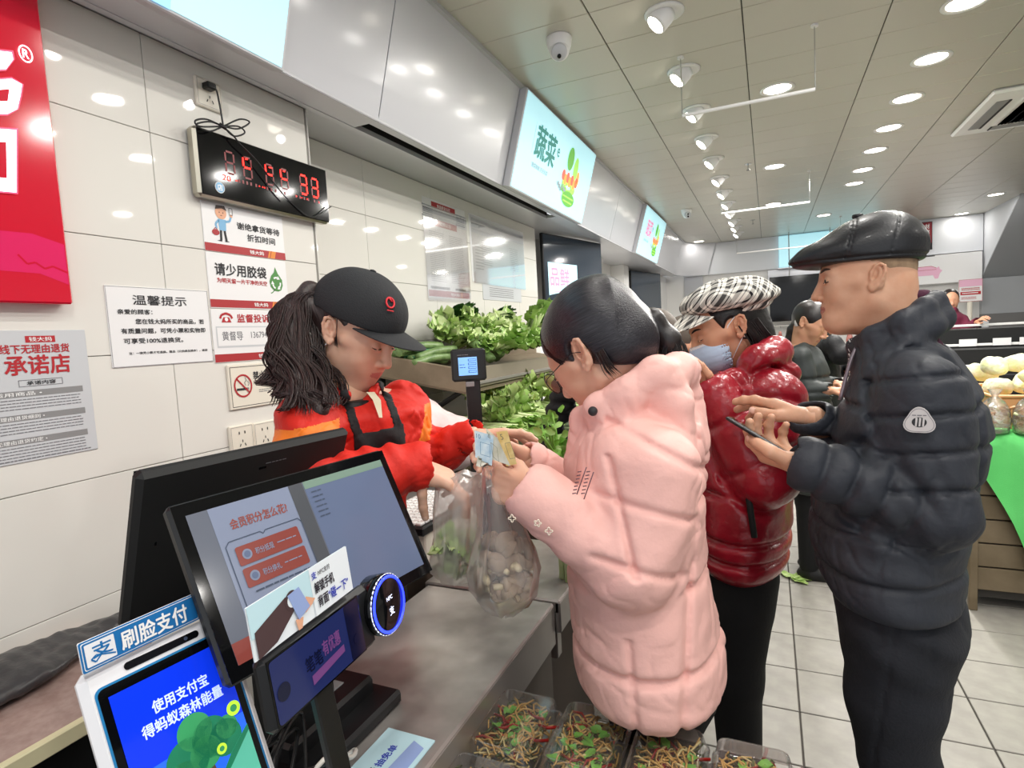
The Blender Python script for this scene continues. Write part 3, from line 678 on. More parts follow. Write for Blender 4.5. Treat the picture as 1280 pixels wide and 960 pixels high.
core(body, [(P(-.04, 0, -.08), nk, .04, .045), (nk, hip, .04, .08), (nk, sh1, .015, .035), (nk, sh2, .015, .035), (sh1, el1, .04, .035), (el1, wr1, .035, .026), (sh2, el2, .04, .035), (el2, wr2, .035, .026)]+[(hip, h, .09, .08) for h in hl]+[(h, k, .075, .05) for h, k in zip(hl, kn)]+[(k, a, .05, .035) for k, a in zip(kn, an)], 'skin_fair')
body.build('body', t)
S = Sdf(); S.u(F.loft([F.sec(512, 735, 845, .15), F.sec(545, 722, 868, .20), F.sec(600, 712, 882, .215), F.sec(650, 708, 880, .21), F.sec(700, 710, 884, .20), F.sec(745, 713, 892, .205), F.sec(790, 716, 905, .215), F.sec(838, 722, 906, .215)], .035), .01)
S.u(cone(sh1, el1, .074, .068), .014); S.u(cone(el1, wr1, .067, .054), .012); S.u(cone(sh2, el2, .068, .062), .02); S.u(cone(el2, wr2, .060, .048), .02)
hood = [F.pt(727, 520, -.03), F.pt(750, 510, -.085), F.pt(786, 492, -.10), F.pt(822, 470, -.09), F.pt(848, 464, -.03), F.pt(852, 466, .05), F.pt(825, 478, .10), F.pt(780, 495, .10), F.pt(738, 512, .06)]
for i in range(8): S.u(cone(hood[i], hood[i+1], *[(.016, .022, .026, .03, .03, .03, .03, .026, .018)[j] for j in (i, i+1)]), .03)
S.u(ell(F.pt(836, 545, .0), (.062, .125, .075), F.R), .03); S.u(cone(F.pt(848, 505, -.09), F.pt(852, 560, -.06), .032, .03), .03); S.u(cone(F.pt(858, 500, .0), F.pt(856, 585, .0), .035, .035), .03)
S.u(cone(F.pt(727, 525, -.02), F.pt(722, 600, -.03), .02, .03), .03)
S.cut(cone(P(-.03, 0, -.07), F.pt(785, 502, .0), .054, .050), .012); S.u(ell(F.pt(808, 515, -.075), (.04, .022, .035), F.R), .025); S.u(ell(F.pt(768, 520, -.10), (.03, .02, .022), F.R), .02)
S.cut(cone(wr1+nrm(el1-wr1)*.01, wr1+nrm(wr1-el1)*.08, .036, .040), .008); S.cut(cone(wr2+nrm(el2-wr2)*.01, wr2+nrm(wr2-el2)*.08, .029, .036), .006)
zz = [F.pt(800, y, 0)[2] for y in (608, 696, 778)]
arm = lambda p: np.clip((np.minimum(cone(sh1, el1, .085)(p), cone(el1, wr1, .08)(p)))/.02, 0, 1)
S.d(groove((0, 0, 1), zz, .012, .008, arm)); S.d(axial(sh1, el1, .095, .008, .006, .1, .06)); S.d(groove(F.dir(.97, 0, .2), [F.pt(764, 590, -.2)@F.dir(.97, 0, .2)], .009, .006, lambda p: (p[:, 2] > F.pt(790, 660, 0)[2])*(p[:, 2] < F.pt(790, 545, 0)[2])*((p-F.o)@F.y < -.05)*1.)); xs = F.pt(868, 700, -.1)@F.x
S.d(groove(F.x-F.z*.10, [F.pt(866, 690, -.16)@nrm(F.x-F.z*.10)], .009, .007, lambda p: arm(p)*(p@F.y < F.D-.05)))
S.d(groove(F.x+F.z*.05, [F.pt(786, 790, -.16)@nrm(F.x+F.z*.05)], .007, .006, lambda p: arm(p)*(p@F.y < F.D-.05)*(p[:, 2] < F.pt(790, 735, 0)[2])))
hd = F.pt(850, 530, 0); S.d(groove(F.dir(.5, .1, .9), [F.pt(800, 545, -.1)@F.dir(.5, .1, .9)], .008, .006, lambda p: (p@F.x > F.pt(760, 540, 0)@F.x)*1.))
S.d(folds(el1+F.x*-.03, F.dir(-.7, 0, 1), 95, .005, .07, 3)); S.d(folds((el1+wr1)/2, el1-wr1, 90, .0035, .07, 5)); S.d(lambda p: .003*sn(p, 22, 2)+.0012*sn(p, 60, 4)); S.d(crease(26, .0035, 15)); S.d(crease(44, .0022, 17))
lo, hi = bounds([F.pt(716, 845, -.2), F.pt(716, 845, .2), F.pt(900, 845, -.2), F.pt(900, 845, .2), F.pt(840, 460, 0), sh1, sh2, wr1, wr2, el1], .1)
add_sdf(mb, S, lo, hi, .0045, 'coat_pink', slack=.02); coat = mb.build('coat', t)
mb = MB(); sp = F.pt(741, 538, -.135)
# snap button and the print on the chest
tq = lambda px, py: F.pt(px, py, -.165)
mb.add(*sphere(F.pt(741, 514, -.128), .0085, 8), 'ink', True); mb.build('snap_button', coat); mat('floss', 'efe2cf', .7); mat('print_grey', '6e5058', .7)
mb = MB()
for c_, k_ in (((672, 654), 5), ((686, 664), 4), ((640, 648), 4)):
    c0 = F.pt(*c_, -.225); mb.tube([c0+(F.x*math.cos(a)+F.z*math.sin(a))*(.0046+.0018*math.cos(k_*a)) for a in np.linspace(0, 2*PI, 31)[:-1]], .0010, 'floss', 5, closed=True)
stuff(mb.build('embroidery', coat)); mb = MB()
for q in range(2):
    for k in range(7): a_ = F.pt(722+q*11-k*1.1, 590+k*4.5, -.235); mb.tube([a_, a_+F.x*.006+F.z*.001], .0009, 'print_grey', 4)
    mb.tube([F.pt(733+q*9, 584+q*6, -.235), F.pt(721+q*9, 618+q*6, -.235)], .0009, 'print_grey', 4)
stuff(mb.build('chest_print', coat))
S = Sdf(); S.u(cone(P(-.035, 0, -.10), F.pt(795, 520, 0), .056, .062), .01); S.cut(cone(P(-.03, 0, -.06), F.pt(800, 525, 0), .053, .06), .004); S.isect(plane(-hR[2], -(hc@hR[2])+.098), .004)
mb = MB(); add_sdf(mb, S, nk-.14, nk+.16, .005, 'sweater_lilac'); mb.build('sweater', t)
# hair: smooth cap drawn back to the band, ponytail
S = Sdf(); S.u(ell(P(-.018, 0, .034), np.array((.108, .085, .094))*HS, hR), .01); tie = F.pt(797, 403, .0)
S.u(cone(P(-.05, 0, .03), tie, .075, .016), .05); S.u(cone(P(-.075, .0, -.02), tie-F.z*.01, .05, .014), .05); S.u(ell(P(-.06, 0, -.03), np.array((.055, .068, .05))*HS, hR), .03)
fn = nrm(hR[0]*.80-hR[2]*.62); S.isect(plane(fn, (P(.066, 0, .035)@fn)), .006)
fn2 = nrm(-hR[2]*.9+hR[0]*.75); S.isect(plane(fn2, P(-.004, 0, -.004)@fn2+.012), .01)
for s in (1, -1): S.cut(ell(P(-.012, s*.088, -.004), np.array((.021, .026, .032))*HS, hR), .006)
hairmat('hair_pinkgirl', '15131a', '2c2930', P(.08, 0, .03)-tie)
mb = MB(); add_sdf(mb, S, hc-.2, hc+.2, .003, 'hair_pinkgirl'); cur = []
for i in range(170):
    s = 1 if i % 5 else -1; th = random.uniform(-.15, 1.75); a = random.uniform(.2, .9)
    st = P(.098*math.cos(th*.45)-.02, s*.084*math.sin(.35+th*.55), .02+.1*math.cos(th)*.9)
    pts = [st*(1-u)+tie*u for u in np.linspace(0, 1, 12)]; q = []
    for u, p in zip(np.linspace(0, 1, 12), pts):
        x = hR@(p-P(-.018, 0, .034))/(np.array((.108, .085, .094))*HS); n_ = np.linalg.norm(x); p2 = P(-.018, 0, .034)+hR.T@(x/n_*(np.array((.108, .085, .094))*HS*1.005)); wgt = max(0, 1-max(0, u-.45)/.4); q.append(p2*wgt+(p+hR[1]*s*.01*(1-u))*(1-wgt) if n_ < 1.05 or wgt else p)
    cur.append(q)
for i in range(150):
    a = random.uniform(0, 6.28); r = random.random()**.5*.016; o = F.x*math.cos(a)*r+F.y*math.sin(a)*r; e = random.uniform(.75, 1.12)
    cur.append(bez([tie+o*.4, F.pt(812, 398, .0)+o, F.pt(835, 418, 0)+o*1.2, F.pt(838+random.uniform(-6, 10), 445, 0)+o*1.5, F.pt(834+random.uniform(-16, 12), 448+24*e, 0)+o*1.6], 12))
strands(mb, cur, .0011, 'hair_black'); cur = []
for i in range(22): o_ = random.uniform(0, .02); cur.append(bez([P(-.034-o_, .074, .0), P(-.036-o_, .083, -.025), P(-.026-o_*1.3, .079, -.05), P(-.020-o_*1.6, .068, -.068+random.uniform(-.01, .01))], 9))
strands(mb, cur, .0008, 'hair_black')
S = Sdf(); S.u(cone(tie, F.pt(815, 400, 0), .012, .019), .01); S.u(cone(F.pt(815, 400, 0), F.pt(836, 425, 0), .019, .020), .02); S.u(cone(F.pt(836, 425, 0), F.pt(840, 455, 0), .019, .008), .02); add_sdf(mb, S, tie-.1, tie+.12, .003, 'hair_black')
hair = mb.build('hair', t); mb = MB(); mb.tube([tie+(F.z*math.cos(a)+F.y*math.sin(a))*.0135+F.x*.002 for a in np.linspace(0, 2*PI, 17)[:-1]], .006, 'pink_band', 8, closed=True); mb.build('hair_band', hair, label='pale lilac hair band')
# glasses
mat('wire', '3b3538', .3, metal=.8); film('lens', 'ffffff', .02, .05, .03, fres=.4)
mb = MB()
for s in (1, -1):
    ctr = P(.103, s*.034, -.002); mb.tube([ctr+(hR[1]*math.cos(a)*.0235+hR[2]*math.sin(a)*.0225)*HS-hR[0]*.004*abs(math.cos(a)) for a in np.linspace(0, 2*PI, 25)[:-1]], .0011, 'wire', 6, closed=True)
    mb.tube([P(.097, s*.057, .004), P(.085, s*.071, .006), P(.0, s*.083, .012), P(-.02, s*.083, .0)], .0010, 'wire', 6)
mb.tube([P(.104, .011, .0), P(.109, 0, .002), P(.104, -.011, .0)], .001, 'wire', 6); gl = mb.build('glasses', t); mb = MB()
for s in (1, -1): ctr = P(.1025, s*.034, -.002); mb.add(*(lambda v: (v, [list(range(24))]))([ctr+(hR[1]*math.cos(a)*.023+hR[2]*math.sin(a)*.022)*HS for a in np.linspace(0, 2*PI, 25)[:-1]]), 'lens')
mb.build('lenses', gl)
S = Sdf(); S.u(F.loft([F.sec(800, 742, 890, .13, .06), F.sec(850, 752, 898, .13, .075), F.sec(880, 756, 895, .13, .075)], .03), .01)
for h, k, a in zip(hl, kn, an): leg_pants(S, h, k, a, (.088, .075, .07))
mb = MB(); add_sdf(mb, S, *bounds(hl+an, .14), .007, 'trouser_black'); mb.build('trousers', t); shoes(t, [V3(a[0], a[1], 0) for a in an], F.dir(-1, 0, 0))
# ------------------------------------------------------------------ man in the flat cap
mat('puffer_black', '33363d', .58, bump=(22, .5, 6, .010), spec=.4, var=(6, '2b2e36'))
mat('leather', '1b1c20', .42, bump=(220, .25, 3, .002), coat=.05)
mat('knit_plum', '4a2338', .9, bump=(160, .4)); mat('badge', 'c8c3c2', .35); mat('zip', '8c7f86', .35, metal=.6); mat('stitch', '08080a', .6)
mat('hair_stub', '8b735c', .9, var=(70, 'a58a6e'))
F = PF(1110, 560, 1.42); t = thing('person', 'person in a black leather flat cap and dark quilted puffer jacket holding up a phone', 'person', F.loc())
hc = F.pt(1079, 350, .0); hR = hframe(F.dir(-.985, -.16, -.02), F.dir(-.02, .02, 1)); HS = .84
S = Sdf(); P = head(S, hc, hR, HS, True, .022, eye=2); nk = F.pt(1128, 432, 0); S.u(cone(P(-.035, 0, -.03), nk, .054, .058), .03); S.u(ell(P(-.055, 0, -.03), (.044, .052, .045), hR), .02)
body = MB(); stub = lambda p: (((p-hc)@hR[0] < -.008+.0*0) & ((p-hc)@hR[2] > -.052+.25*((p-hc)@hR[0]+.05)) & (np.abs((p-P(-.01, 0, 0))@hR[1]) < .079))
add_sdf(body, S, hc-.17, hc+.17, .0024, 'skin_man', [('lip_man', lip_region(hc, hR, HS))])
sh1 = F.pt(1152, 492, -.14); el1 = F.pt(1168, 640, -.16); wr1 = F.pt(1010, 582, -.20); sh2 = F.pt(1110, 490, .17); el2 = F.pt(1090, 610, .16); wr2 = F.pt(1016, 524, -.03)
S = Sdf(); nf = hand(S, wr1, F.dir(-.80, .60, .10), F.dir(-.15, -.1, 1), F.dir(-.55, -.8, 0), 1.0, ((30, 40, 25), (34, 44, 25), (38, 46, 25), (42, 48, 26)), 3, ((.55, .75, .45), (.9, .2, .35), (1, -.25, .1)), 1.1)
S2 = Sdf(); nf2 = hand(S2, wr2, F.dir(-.86, .38, .26), F.dir(-.25, -.45, -.85), F.dir(-.3, -.85, .3), 1.0, ((8, 14, 10), (14, 20, 12), (20, 26, 14), (24, 30, 16)), 8, ((.8, .45, .35), (.97, .12, .2), (1, 0, .1)), 1.1)
hand_part(body, nf, S, 'skin_man'); hand_part(body, nf2, S2, 'skin_man')
hip = F.pt(1125, 760, 0); hl = [hip+F.y*s*.09 for s in (-1, 1)]; kn = [V3(h[0], h[1], .47)-F.x*.0 for h in hl]; an = [V3(h[0], h[1], .08)+F.x*.0 for h in hl]
core(body, [(P(-.04, 0, -.06), nk, .045, .05), (nk, hip, .05, .08), (nk, sh1, .03, .04), (nk, sh2, .03, .04), (sh1, el1, .045, .04), (el1, wr1, .04, .03), (sh2, el2, .045, .04), (el2, wr2, .04, .03)]+[(hip, h, .07, .07) for h in hl]+[(h, k, .06, .045) for h, k in zip(hl, kn)]+[(k, a, .04, .035) for k, a in zip(kn, an)], 'skin_man')
body.build('body', t)
# jacket
S = Sdf(); S.u(F.loft([F.sec(425, 1085, 1180, .13), F.sec(452, 1068, 1200, .18), F.sec(490, 1054, 1232, .215), F.sec(540, 1036, 1243, .22), F.sec(590, 1018, 1230, .21), F.sec(640, 1012, 1214, .205), F.sec(690, 1018, 1206, .205), F.sec(735, 1034, 1208, .21)], .03), .01)
S.u(F.loft([F.sec(640, 1014, 1206, .20), F.sec(700, 1022, 1204, .2), F.sec(742, 1040, 1208, .205)], .03), .02)
S.u(cone(sh1, el1, .075, .069), .014); S.u(cone(el1, wr1, .068, .056), .012); S.u(cone(sh2, el2, .075, .066), .02); S.u(cone(el2, wr2, .062, .05), .014)
col = [F.pt(1070, 432, -.02), F.pt(1092, 420, -.07), F.pt(1128, 402, -.08), F.pt(1156, 384, -.05), F.pt(1168, 376, .0), F.pt(1160, 382, .05), F.pt(1135, 400, .09), F.pt(1090, 420, .07)]
for a, b in zip(col[:-1], col[1:]): S.u(cone(a, b, .018), .015); S.u(cone(a-F.z*.035+F.x*.008, b-F.z*.035+F.x*.008, .022), .02)
S.cut(cone(P(-.03, 0, -.05), F.pt(1140, 445, 0), .056, .060), .01)
S.cut(cone(wr1+nrm(el1-wr1)*.012, wr1+nrm(wr1-el1)*.08, .035, .044), .006); S.cut(cone(wr2+nrm(el2-wr2)*.012, wr2+nrm(wr2-el2)*.08, .032, .042), .006)
armd = lambda p: np.minimum(cone(sh1, el1, .085)(p), cone(el1, wr1, .076)(p)); tor = lambda p: np.clip(armd(p)/.02, 0, 1)
zz = [F.pt(1110, y, 0)[2] for y in (498, 545, 592, 640, 690, 735)]
S.d(groove((0, 0, 1), zz, .010, .007, tor)); S.d(axial(sh1-nrm(el1-sh1)*.05, el1, .066, .0095, .0065, .1, .022)); S.d(axial(wr1, el1, .052, .006, .007, .1, .02))
S.d(lambda p: .010*np.exp(-(armd(p)/.009)**2)*(p@F.y < F.D+.02))
zp = [F.pt(1068, 425, -.05), F.pt(1052, 500, -.07), F.pt(1030, 560, -.08), F.pt(1014, 650, -.08), F.pt(1020, 735, -.08)]
S.d(folds(el1+(wr1-el1)*.2+F.z*.03, F.dir(.9, 0, .5), 140, .006, .085, 11)); S.d(folds(el1+(wr1-el1)*.6, wr1-el1, 110, .004, .09, 12)); S.d(folds(F.pt(1110, 690, -.1), F.dir(.2, 0, 1), 95, .006, .13, 13)); S.d(lambda p: .003*sn(p, 30, 9)); S.d(crease(34, .0035, 25)); S.d(crease(60, .002, 27))
lo, hi = bounds([F.pt(1010, 745, -.22), F.pt(1010, 745, .22), F.pt(1210, 745, -.22), F.pt(1210, 745, .22), F.pt(1170, 370, 0), sh1, wr1, wr2, el1], .1)
mb = MB(); add_sdf(mb, S, lo, hi, .0042, 'puffer_black', slack=.02); jk = mb.build('puffer_jacket', t)
mb = MB(); mb.tube(bez([F.pt(1073, 428, -.045), F.pt(1062, 455, -.06), F.pt(1050, 500, -.075)], 14), .004, 'zip', 6); mb.build('zip', jk)
bc = F.pt(1149, 527, -.236); bR = basis(nrm(EYE+V3(0, 0, -.1)-bc)); pts = []
for a in np.linspace(0, 2*PI, 36)[:-1]: r = .0215*(1-.13*math.cos(3*(a-PI/2)+PI)); pts.append((r*math.cos(a), r*math.sin(a)))
bx, by = -bR[0] if bR[0]@F.x < 0 else bR[0], V3(0, 0, 1); by = nrm(by-bR[2]*(by@bR[2])); bx = np.cross(by, bR[2])
sh = Sheet(bc, bx, -by); sh.nn = bR[2]; sh.pl([(x, -y) for x, y in pts], 'badge', 3); sh.add(np.r_[[bc+bx*x+by*y+bR[2]*.001 for x, y in pts], [bc+bx*x+by*y-bR[2]*.012 for x, y in pts]], [(i, (i+1) % 35, (i+1) % 35+35, i+35) for i in range(35)], 'badge')
sh.line([(x*.9, -y*.9) for x, y in pts], .0008, 'ink_soft', 4, True); sh.disc(0, .001, .0105, 'ink', 5, .0085)
for q in (-.006, -.001, .004): sh.pl([(q, .008), (q+.0025, .008), (q+.004, -.006), (q+.001, -.007)], 'badge', 6)
sh.rule(-.010, .010, -.0115, 1, .001, 'ink_soft', .0016, 5); sh.build('badge', jk, label='silver shield badge with a striped oval on the sleeve')
S = Sdf(); S.u(cone(P(-.035, 0, -.085), F.pt(1140, 445, 0), .054, .056), .01); S.u(ell(F.pt(1150, 372, .02), (.022, .04, .022), F.R), .02); S.cut(cone(P(-.03, 0, -.05), F.pt(1136, 445, 0), .048, .050), .004); S.isect(plane((0, 0, 1), F.pt(1150, 362, 0)[2]), .004)
S.isect(lambda p: -((p-F.pt(1135, 400, 0))@F.x), .004)
mb = MB(); add_sdf(mb, S, nk-.17, nk+.17, .006, 'knit_plum'); mb.build('sweater', t)
mb = MB()
for k in range(9):
    for dx in (0, .012): mb.tube([F.pt(1061+dx*300, 424+k*6, -.035), F.pt(1063+dx*300, 428+k*6, -.037)], .0016, 'badge', 5)
mb.build('shirt_pattern', t)
# thin cropped hair round the back
S = Sdf(); S.u(ell(P(-.012, 0, .03), np.array((.1018, .0785, .0895))*HS, hR), .001); S.u(ell(P(-.055, 0, -.03), (.0453, .0532, .0463), hR), .02); S.isect(plane(nrm(hR[0]-hR[2]*.25), P(-.018, 0, -.02)@nrm(hR[0]-hR[2]*.25)), .004); S.isect(plane(-hR[2], -(P(0, 0, -.058)@hR[2])), .01)
for s in (1, -1): S.cut(ell(P(-.014, s*.086, -.004), (.024, .026, .033), hR), .006)
mb = MB(); add_sdf(mb, S, hc-.17, hc+.17, .003, 'hair_stub'); mb.build('cropped_hair', t); mat('brow_man', '3a2c26', .7); lash(t, P, brow='brow_man'); eyeballs(t, P, hR, HS, (1, .1, -.15))
# cap
cc = P(-.008, 0, .070); cr = hframe(hR[0]*.99+hR[2]*.03, hR[2]-hR[0]*.03)
K = .83; Q = lambda x, y, z: cc+(x*cr[0]+y*cr[1]+z*cr[2])*K
S = Sdf(); S.u(ell(Q(-.022, 0, .010), np.array((.110, .094, .083))*K, cr), .001); S.u(ell(Q(.045, 0, .0), np.array((.105, .085, .042))*K, cr), .03); S.u(ell(Q(.108, 0, -.015), np.array((.066, .066, .018))*K, cr), .03); S.u(ell(Q(-.015, 0, -.018), np.array((.106, .088, .022))*K, cr), .012)
S.isect(plane(-cr[2], -(Q(0, 0, -.034)@cr[2])), .006); S.cut(ell(P(-.012, 0, .03), np.array((.1025, .079, .09))*HS, hR), .003)
S.d(groove(cr[0]*.97+cr[2]*.24, [Q(.032, 0, .05)@nrm(cr[0]*.97+cr[2]*.24), Q(.039, 0, .05)@nrm(cr[0]*.97+cr[2]*.24), Q(-.055, 0, .05)@nrm(cr[0]*.97+cr[2]*.24)], .0018, .0012, lambda p: ((p-cc)@cr[2] > -.018)*1.))
S.d(groove(cr[1], [cc@cr[1]-.028, cc@cr[1]+.028], .0018, .0012, lambda p: ((p-cc)@cr[0] > .04)*((p-cc)@cr[2] > -.02)*1.)); S.d(groove(cr[2], [Q(0, 0, -.022)@cr[2]], .003, .002)); S.d(lambda p: .0012*sn(p, 40, 3))
mb = MB(); add_sdf(mb, S, cc-.2, cc+.2, .0026, 'leather'); cap = mb.build('flat_cap', t); mb = MB(); mb.lathe([(.010, 0), (.011, .003), (.010, .007), (.0001, .008)], 'leather', Q(.018, 0, .0835), cr, 16); mb.build('cap_button', cap)
# phone in the near hand
ph = thing('mobile_phone', 'thin dark mobile phone held flat in the capped shopper’s near hand', 'phone', F.pt(972, 556, -.2)); a = F.pt(919, 531, -.20); b = F.pt(957, 554, -.20); px_ = nrm(b-a); pn = nrm(F.z*.93+F.y*.20+F.x*.45); pn = nrm(pn-px_*(pn@px_)); c = (a+b)/2+F.y*.02
mb = MB(); mb.box(c+px_*.02+np.cross(pn, px_)*.0, (.075, .036, .004), 'black_pl', np.array([px_, np.cross(pn, px_), pn]), .003); mb.build('case', ph, label='brown-edged case'); mb = MB(); mb.box(c+px_*.02+pn*.0042, (.072, .033, .0004), 'black_gloss', np.array([px_, np.cross(pn, px_), pn])); mb.build('screen', ph)
# trousers
S = Sdf(); S.u(F.loft([F.sec(725, 1036, 1212, .17), F.sec(775, 1044, 1214, .175), F.sec(815, 1052, 1190, .16)], .04), .01)
kk = [F.pt(1108, 870, s*.085) for s in (-1, 1)]; aa = [V3(k[0], k[1], .09)+F.x*.015 for k in kk]; kk = [V3(k[0], k[1], k[2]) for k in kk]
for s, h, k, a in zip((-1, 1), hl, kk, aa): S.u(cone(F.pt(1122, 790, s*.085), F.pt(1116, 870, s*.085), .098, .085), .03); S.u(cone(F.pt(1116, 870, s*.085), V3(*F.pt(1124, 960, s*.085)), .085, .072), .02); S.u(cone(F.pt(1124, 960, s*.085), a, .072, .07), .02)
S.d(crease(20, .004, 29)); S.d(folds(F.pt(1160, 790, -.15), F.dir(.5, 0, 1), 90, .007, .1, 21)); S.d(groove(F.x-F.z*.12, [F.pt(1115, 800, -.15)@nrm(F.x-F.z*.12)], .004, .004, lambda p: (p@F.y < F.D-.06)*1.)); S.d(lambda p: .004*sn(p, 18, 22))
mb = MB(); add_sdf(mb, S, *bounds([F.pt(1036, 725, -.18), F.pt(1214, 725, .18)]+aa, .12), .006, 'trouser_navy', slack=.015); mb.build('trousers', t); shoes(t, [V3(a[0], a[1], 0) for a in aa], F.dir(-1, 0, 0))
# ------------------------------------------------------------------ woman in the glossy dark red puffer
mat('puffer_red', 'a01a2b', .3, bump=(13, .6, 5, .016), coat=.2, var=(5, '8c1424')); mat('mask_blue', 'bcd2ec', .75, bump=(60, .2)); mat('mask_white', 'eeeef2', .7); mat('hair_dark', '120e0f', .4, bump=(80, .5, 3, .003)); mat('pearl', 'ece6dc', .15)
def plaid(name, R, c):
    m = mat(name, 'e9e6dd', .95); nt = m.node_tree; N = nt.nodes.new; L = nt.links.new; b = nt.nodes['Principled BSDF']; tc = N('ShaderNodeTexCoord')
    def band(v, fr, thr, off=0):
        d = N('ShaderNodeVectorMath'); d.operation = 'DOT_PRODUCT'; d.inputs[1].default_value = tuple(nrm(v)*fr); L(tc.outputs['Object'], d.inputs[0])
        a = N('ShaderNodeMath'); a.operation = 'ADD'; a.inputs[1].default_value = off+100; L(d.outputs['Value'], a.inputs[0]); f = N('ShaderNodeMath'); f.operation = 'FRACT'; L(a.outputs[0], f.inputs[0]); g = N('ShaderNodeMath'); g.operation = 'LESS_THAN'; g.inputs[1].default_value = thr; L(f.outputs[0], g.inputs[0]); return g.outputs[0]
    def add(a, c_, k): s = N('ShaderNodeMath'); s.operation = 'MULTIPLY_ADD'; L(c_, s.inputs[0]); s.inputs[1].default_value = k; L(a, s.inputs[2]); return s.outputs[0]
    v = N('ShaderNodeValue'); v.outputs[0].default_value = 0; o = v.outputs[0]; A, B = R[1]+R[0]*.25, R[0]*.75+R[2]*.8
    for vec in (A, B): o = add(o, band(vec, 36, .40), .40); o = add(o, band(vec, 36, .10, .3), .45)
    rp = N('ShaderNodeValToRGB'); rp.color_ramp.elements[0].color = (*srgb('ebe8df'), 1); rp.color_ramp.elements[1].color = (*srgb('15131a'), 1); rp.color_ramp.elements[1].position = .85; L(o, rp.inputs[0]); L(rp.outputs[0], b.inputs['Base Color'])
    n = N('ShaderNodeTexNoise'); n.inputs['Scale'].default_value = 300; L(tc.outputs['Object'], n.inputs['Vector']); bp = N('ShaderNodeBump'); bp.inputs['Strength'].default_value = .4; bp.inputs['Distance'].default_value = .002; L(n.outputs['Fac'], bp.inputs['Height']); L(bp.outputs[0], b.inputs['Normal']); return m
F = PF(925, 560, 1.80); t = thing('person', 'person in a glossy dark red puffer jacket, plaid newsboy cap and pale blue face mask', 'person', F.loc())
hc = F.pt(906, 410, 0); hR = hframe(F.dir(-.88, -.28, -.36), F.dir(-.3, -.1, .93)); HS = 1.02
S = Sdf(); P = head(S, hc, hR, HS); nk = F.pt(945, 470, .02); S.u(cone(P(-.035, 0, -.05), nk, .05, .055), .03)
body = MB(); add_sdf(body, S, hc-.16, hc+.16, .003, 'skin_warm', [('lip', lip_region(hc, hR, HS))])
sh1 = F.pt(965, 505, -.14); el1 = F.pt(956, 592, -.20); wr1 = F.pt(893, 494, -.19); sh2 = F.pt(925, 500, .17); el2 = F.pt(905, 600, .1); wr2 = F.pt(940, 560, -.1)
S = Sdf(); nf = hand(S, wr1, F.dir(-.75, .1, .85), F.dir(-.6, .3, -.5), F.dir(.4, -.3, .8), .95, ((40, 45, 25), (45, 50, 25), (50, 50, 25), (55, 50, 25)), 3, ((.8, .4, .4), (.95, .2, .2), (1, 0, .2)), .9); hand_part(body, nf, S, 'skin_warm', .003)
hip = F.pt(930, 705, 0); hl = [hip+F.y*s*.085 for s in (-1, 1)]; kn = [V3(h[0], h[1], .48)-F.x*.03 for h in hl]; an = [V3(h[0], h[1], .08)-F.x*.02 for h in hl]
core(body, [(P(-.04, 0, -.08), nk, .04, .045), (nk, hip, .08, .1), (nk, sh1, .05, .04), (nk, sh2, .05, .04), (sh1, el1, .04, .035), (el1, wr1, .035, .028), (sh2, el2, .04, .035), (el2, wr2, .035, .028)]+[(h, k, .08, .05) for h, k in zip(hl, kn)]+[(k, a, .05, .035) for k, a in zip(kn, an)], 'skin_warm'); body.build('body', t)
S = Sdf(); S.u(F.loft([F.sec(455, 905, 985, .13), F.sec(480, 880, 992, .19), F.sec(520, 872, 996, .22), F.sec(560, 868, 996, .23), F.sec(600, 866, 992, .225), F.sec(645, 866, 992, .225), F.sec(685, 870, 988, .22), F.sec(706, 878, 975, .20)], .04), .01)
S.u(cone(sh1, el1, .095, .09), .015); S.u(cone(el1, wr1, .092, .066), .012); S.u(cone(sh2, el2, .09, .08), .02); S.u(cone(el2, wr2, .08, .06), .014)
hood = [F.pt(905, 500, -.12), F.pt(925, 475, -.15), F.pt(948, 452, -.13), F.pt(968, 440, -.06), F.pt(972, 440, .04), F.pt(945, 455, .12), F.pt(905, 475, .13), F.pt(882, 490, .08)]
for i in range(7): S.u(cone(hood[i], hood[i+1], .038, .038), .02)
h2 = [F.pt(918, 535, -.17), F.pt(938, 500, -.18), F.pt(966, 475, -.15), F.pt(982, 470, -.05), F.pt(982, 475, .08)]
for i in range(4): S.u(cone(h2[i], h2[i+1], .032, .038), .012)
S.cut(cone(P(-.03, 0, -.07), F.pt(940, 490, .0), .062, .075), .012); S.cut(cone(wr1+nrm(el1-wr1)*.01, wr1+nrm(wr1-el1)*.1, .036, .045), .008)
armd = lambda p: np.minimum(cone(sh1, el1, .1)(p), cone(el1, wr1, .1)(p)); tor = lambda p: np.clip(armd(p)/.03, 0, 1)
S.d(groove((0, 0, 1), [F.pt(930, y, 0)[2] for y in (598, 652, 676)], .018, .010, tor)); S.d(axial(sh1-nrm(el1-sh1)*.06, el1, .12, .010, .010, .12, .06)); S.d(axial(wr1, el1, .13, .008, .010, .12, .07)); S.d(lambda p: .014*np.exp(-(armd(p)/.012)**2)*(p@F.y < F.D))
S.d(folds(el1, F.dir(1, 0, .3), 70, .006, .1, 31)); S.d(lambda p: .005*sn(p, 11, 33)); S.d(crease(20, .0035, 35)); S.d(crease(50, .0015, 37))
mb = MB(); add_sdf(mb, S, *bounds([F.pt(866, 710, -.23), F.pt(866, 710, .23), F.pt(995, 710, -.23), F.pt(995, 710, .23), F.pt(960, 425, 0), wr1, sh1], .11), .0055, 'puffer_red', slack=.03); jk = mb.build('puffer_jacket', t)
mb = MB(); mb.tube(bez([F.pt(932, 598, -.245), F.pt(937, 630, -.25), F.pt(943, 672, -.245)], 10), .008, 'black_matte', 8, flat=.6); mb.build('pocket_zip', jk)
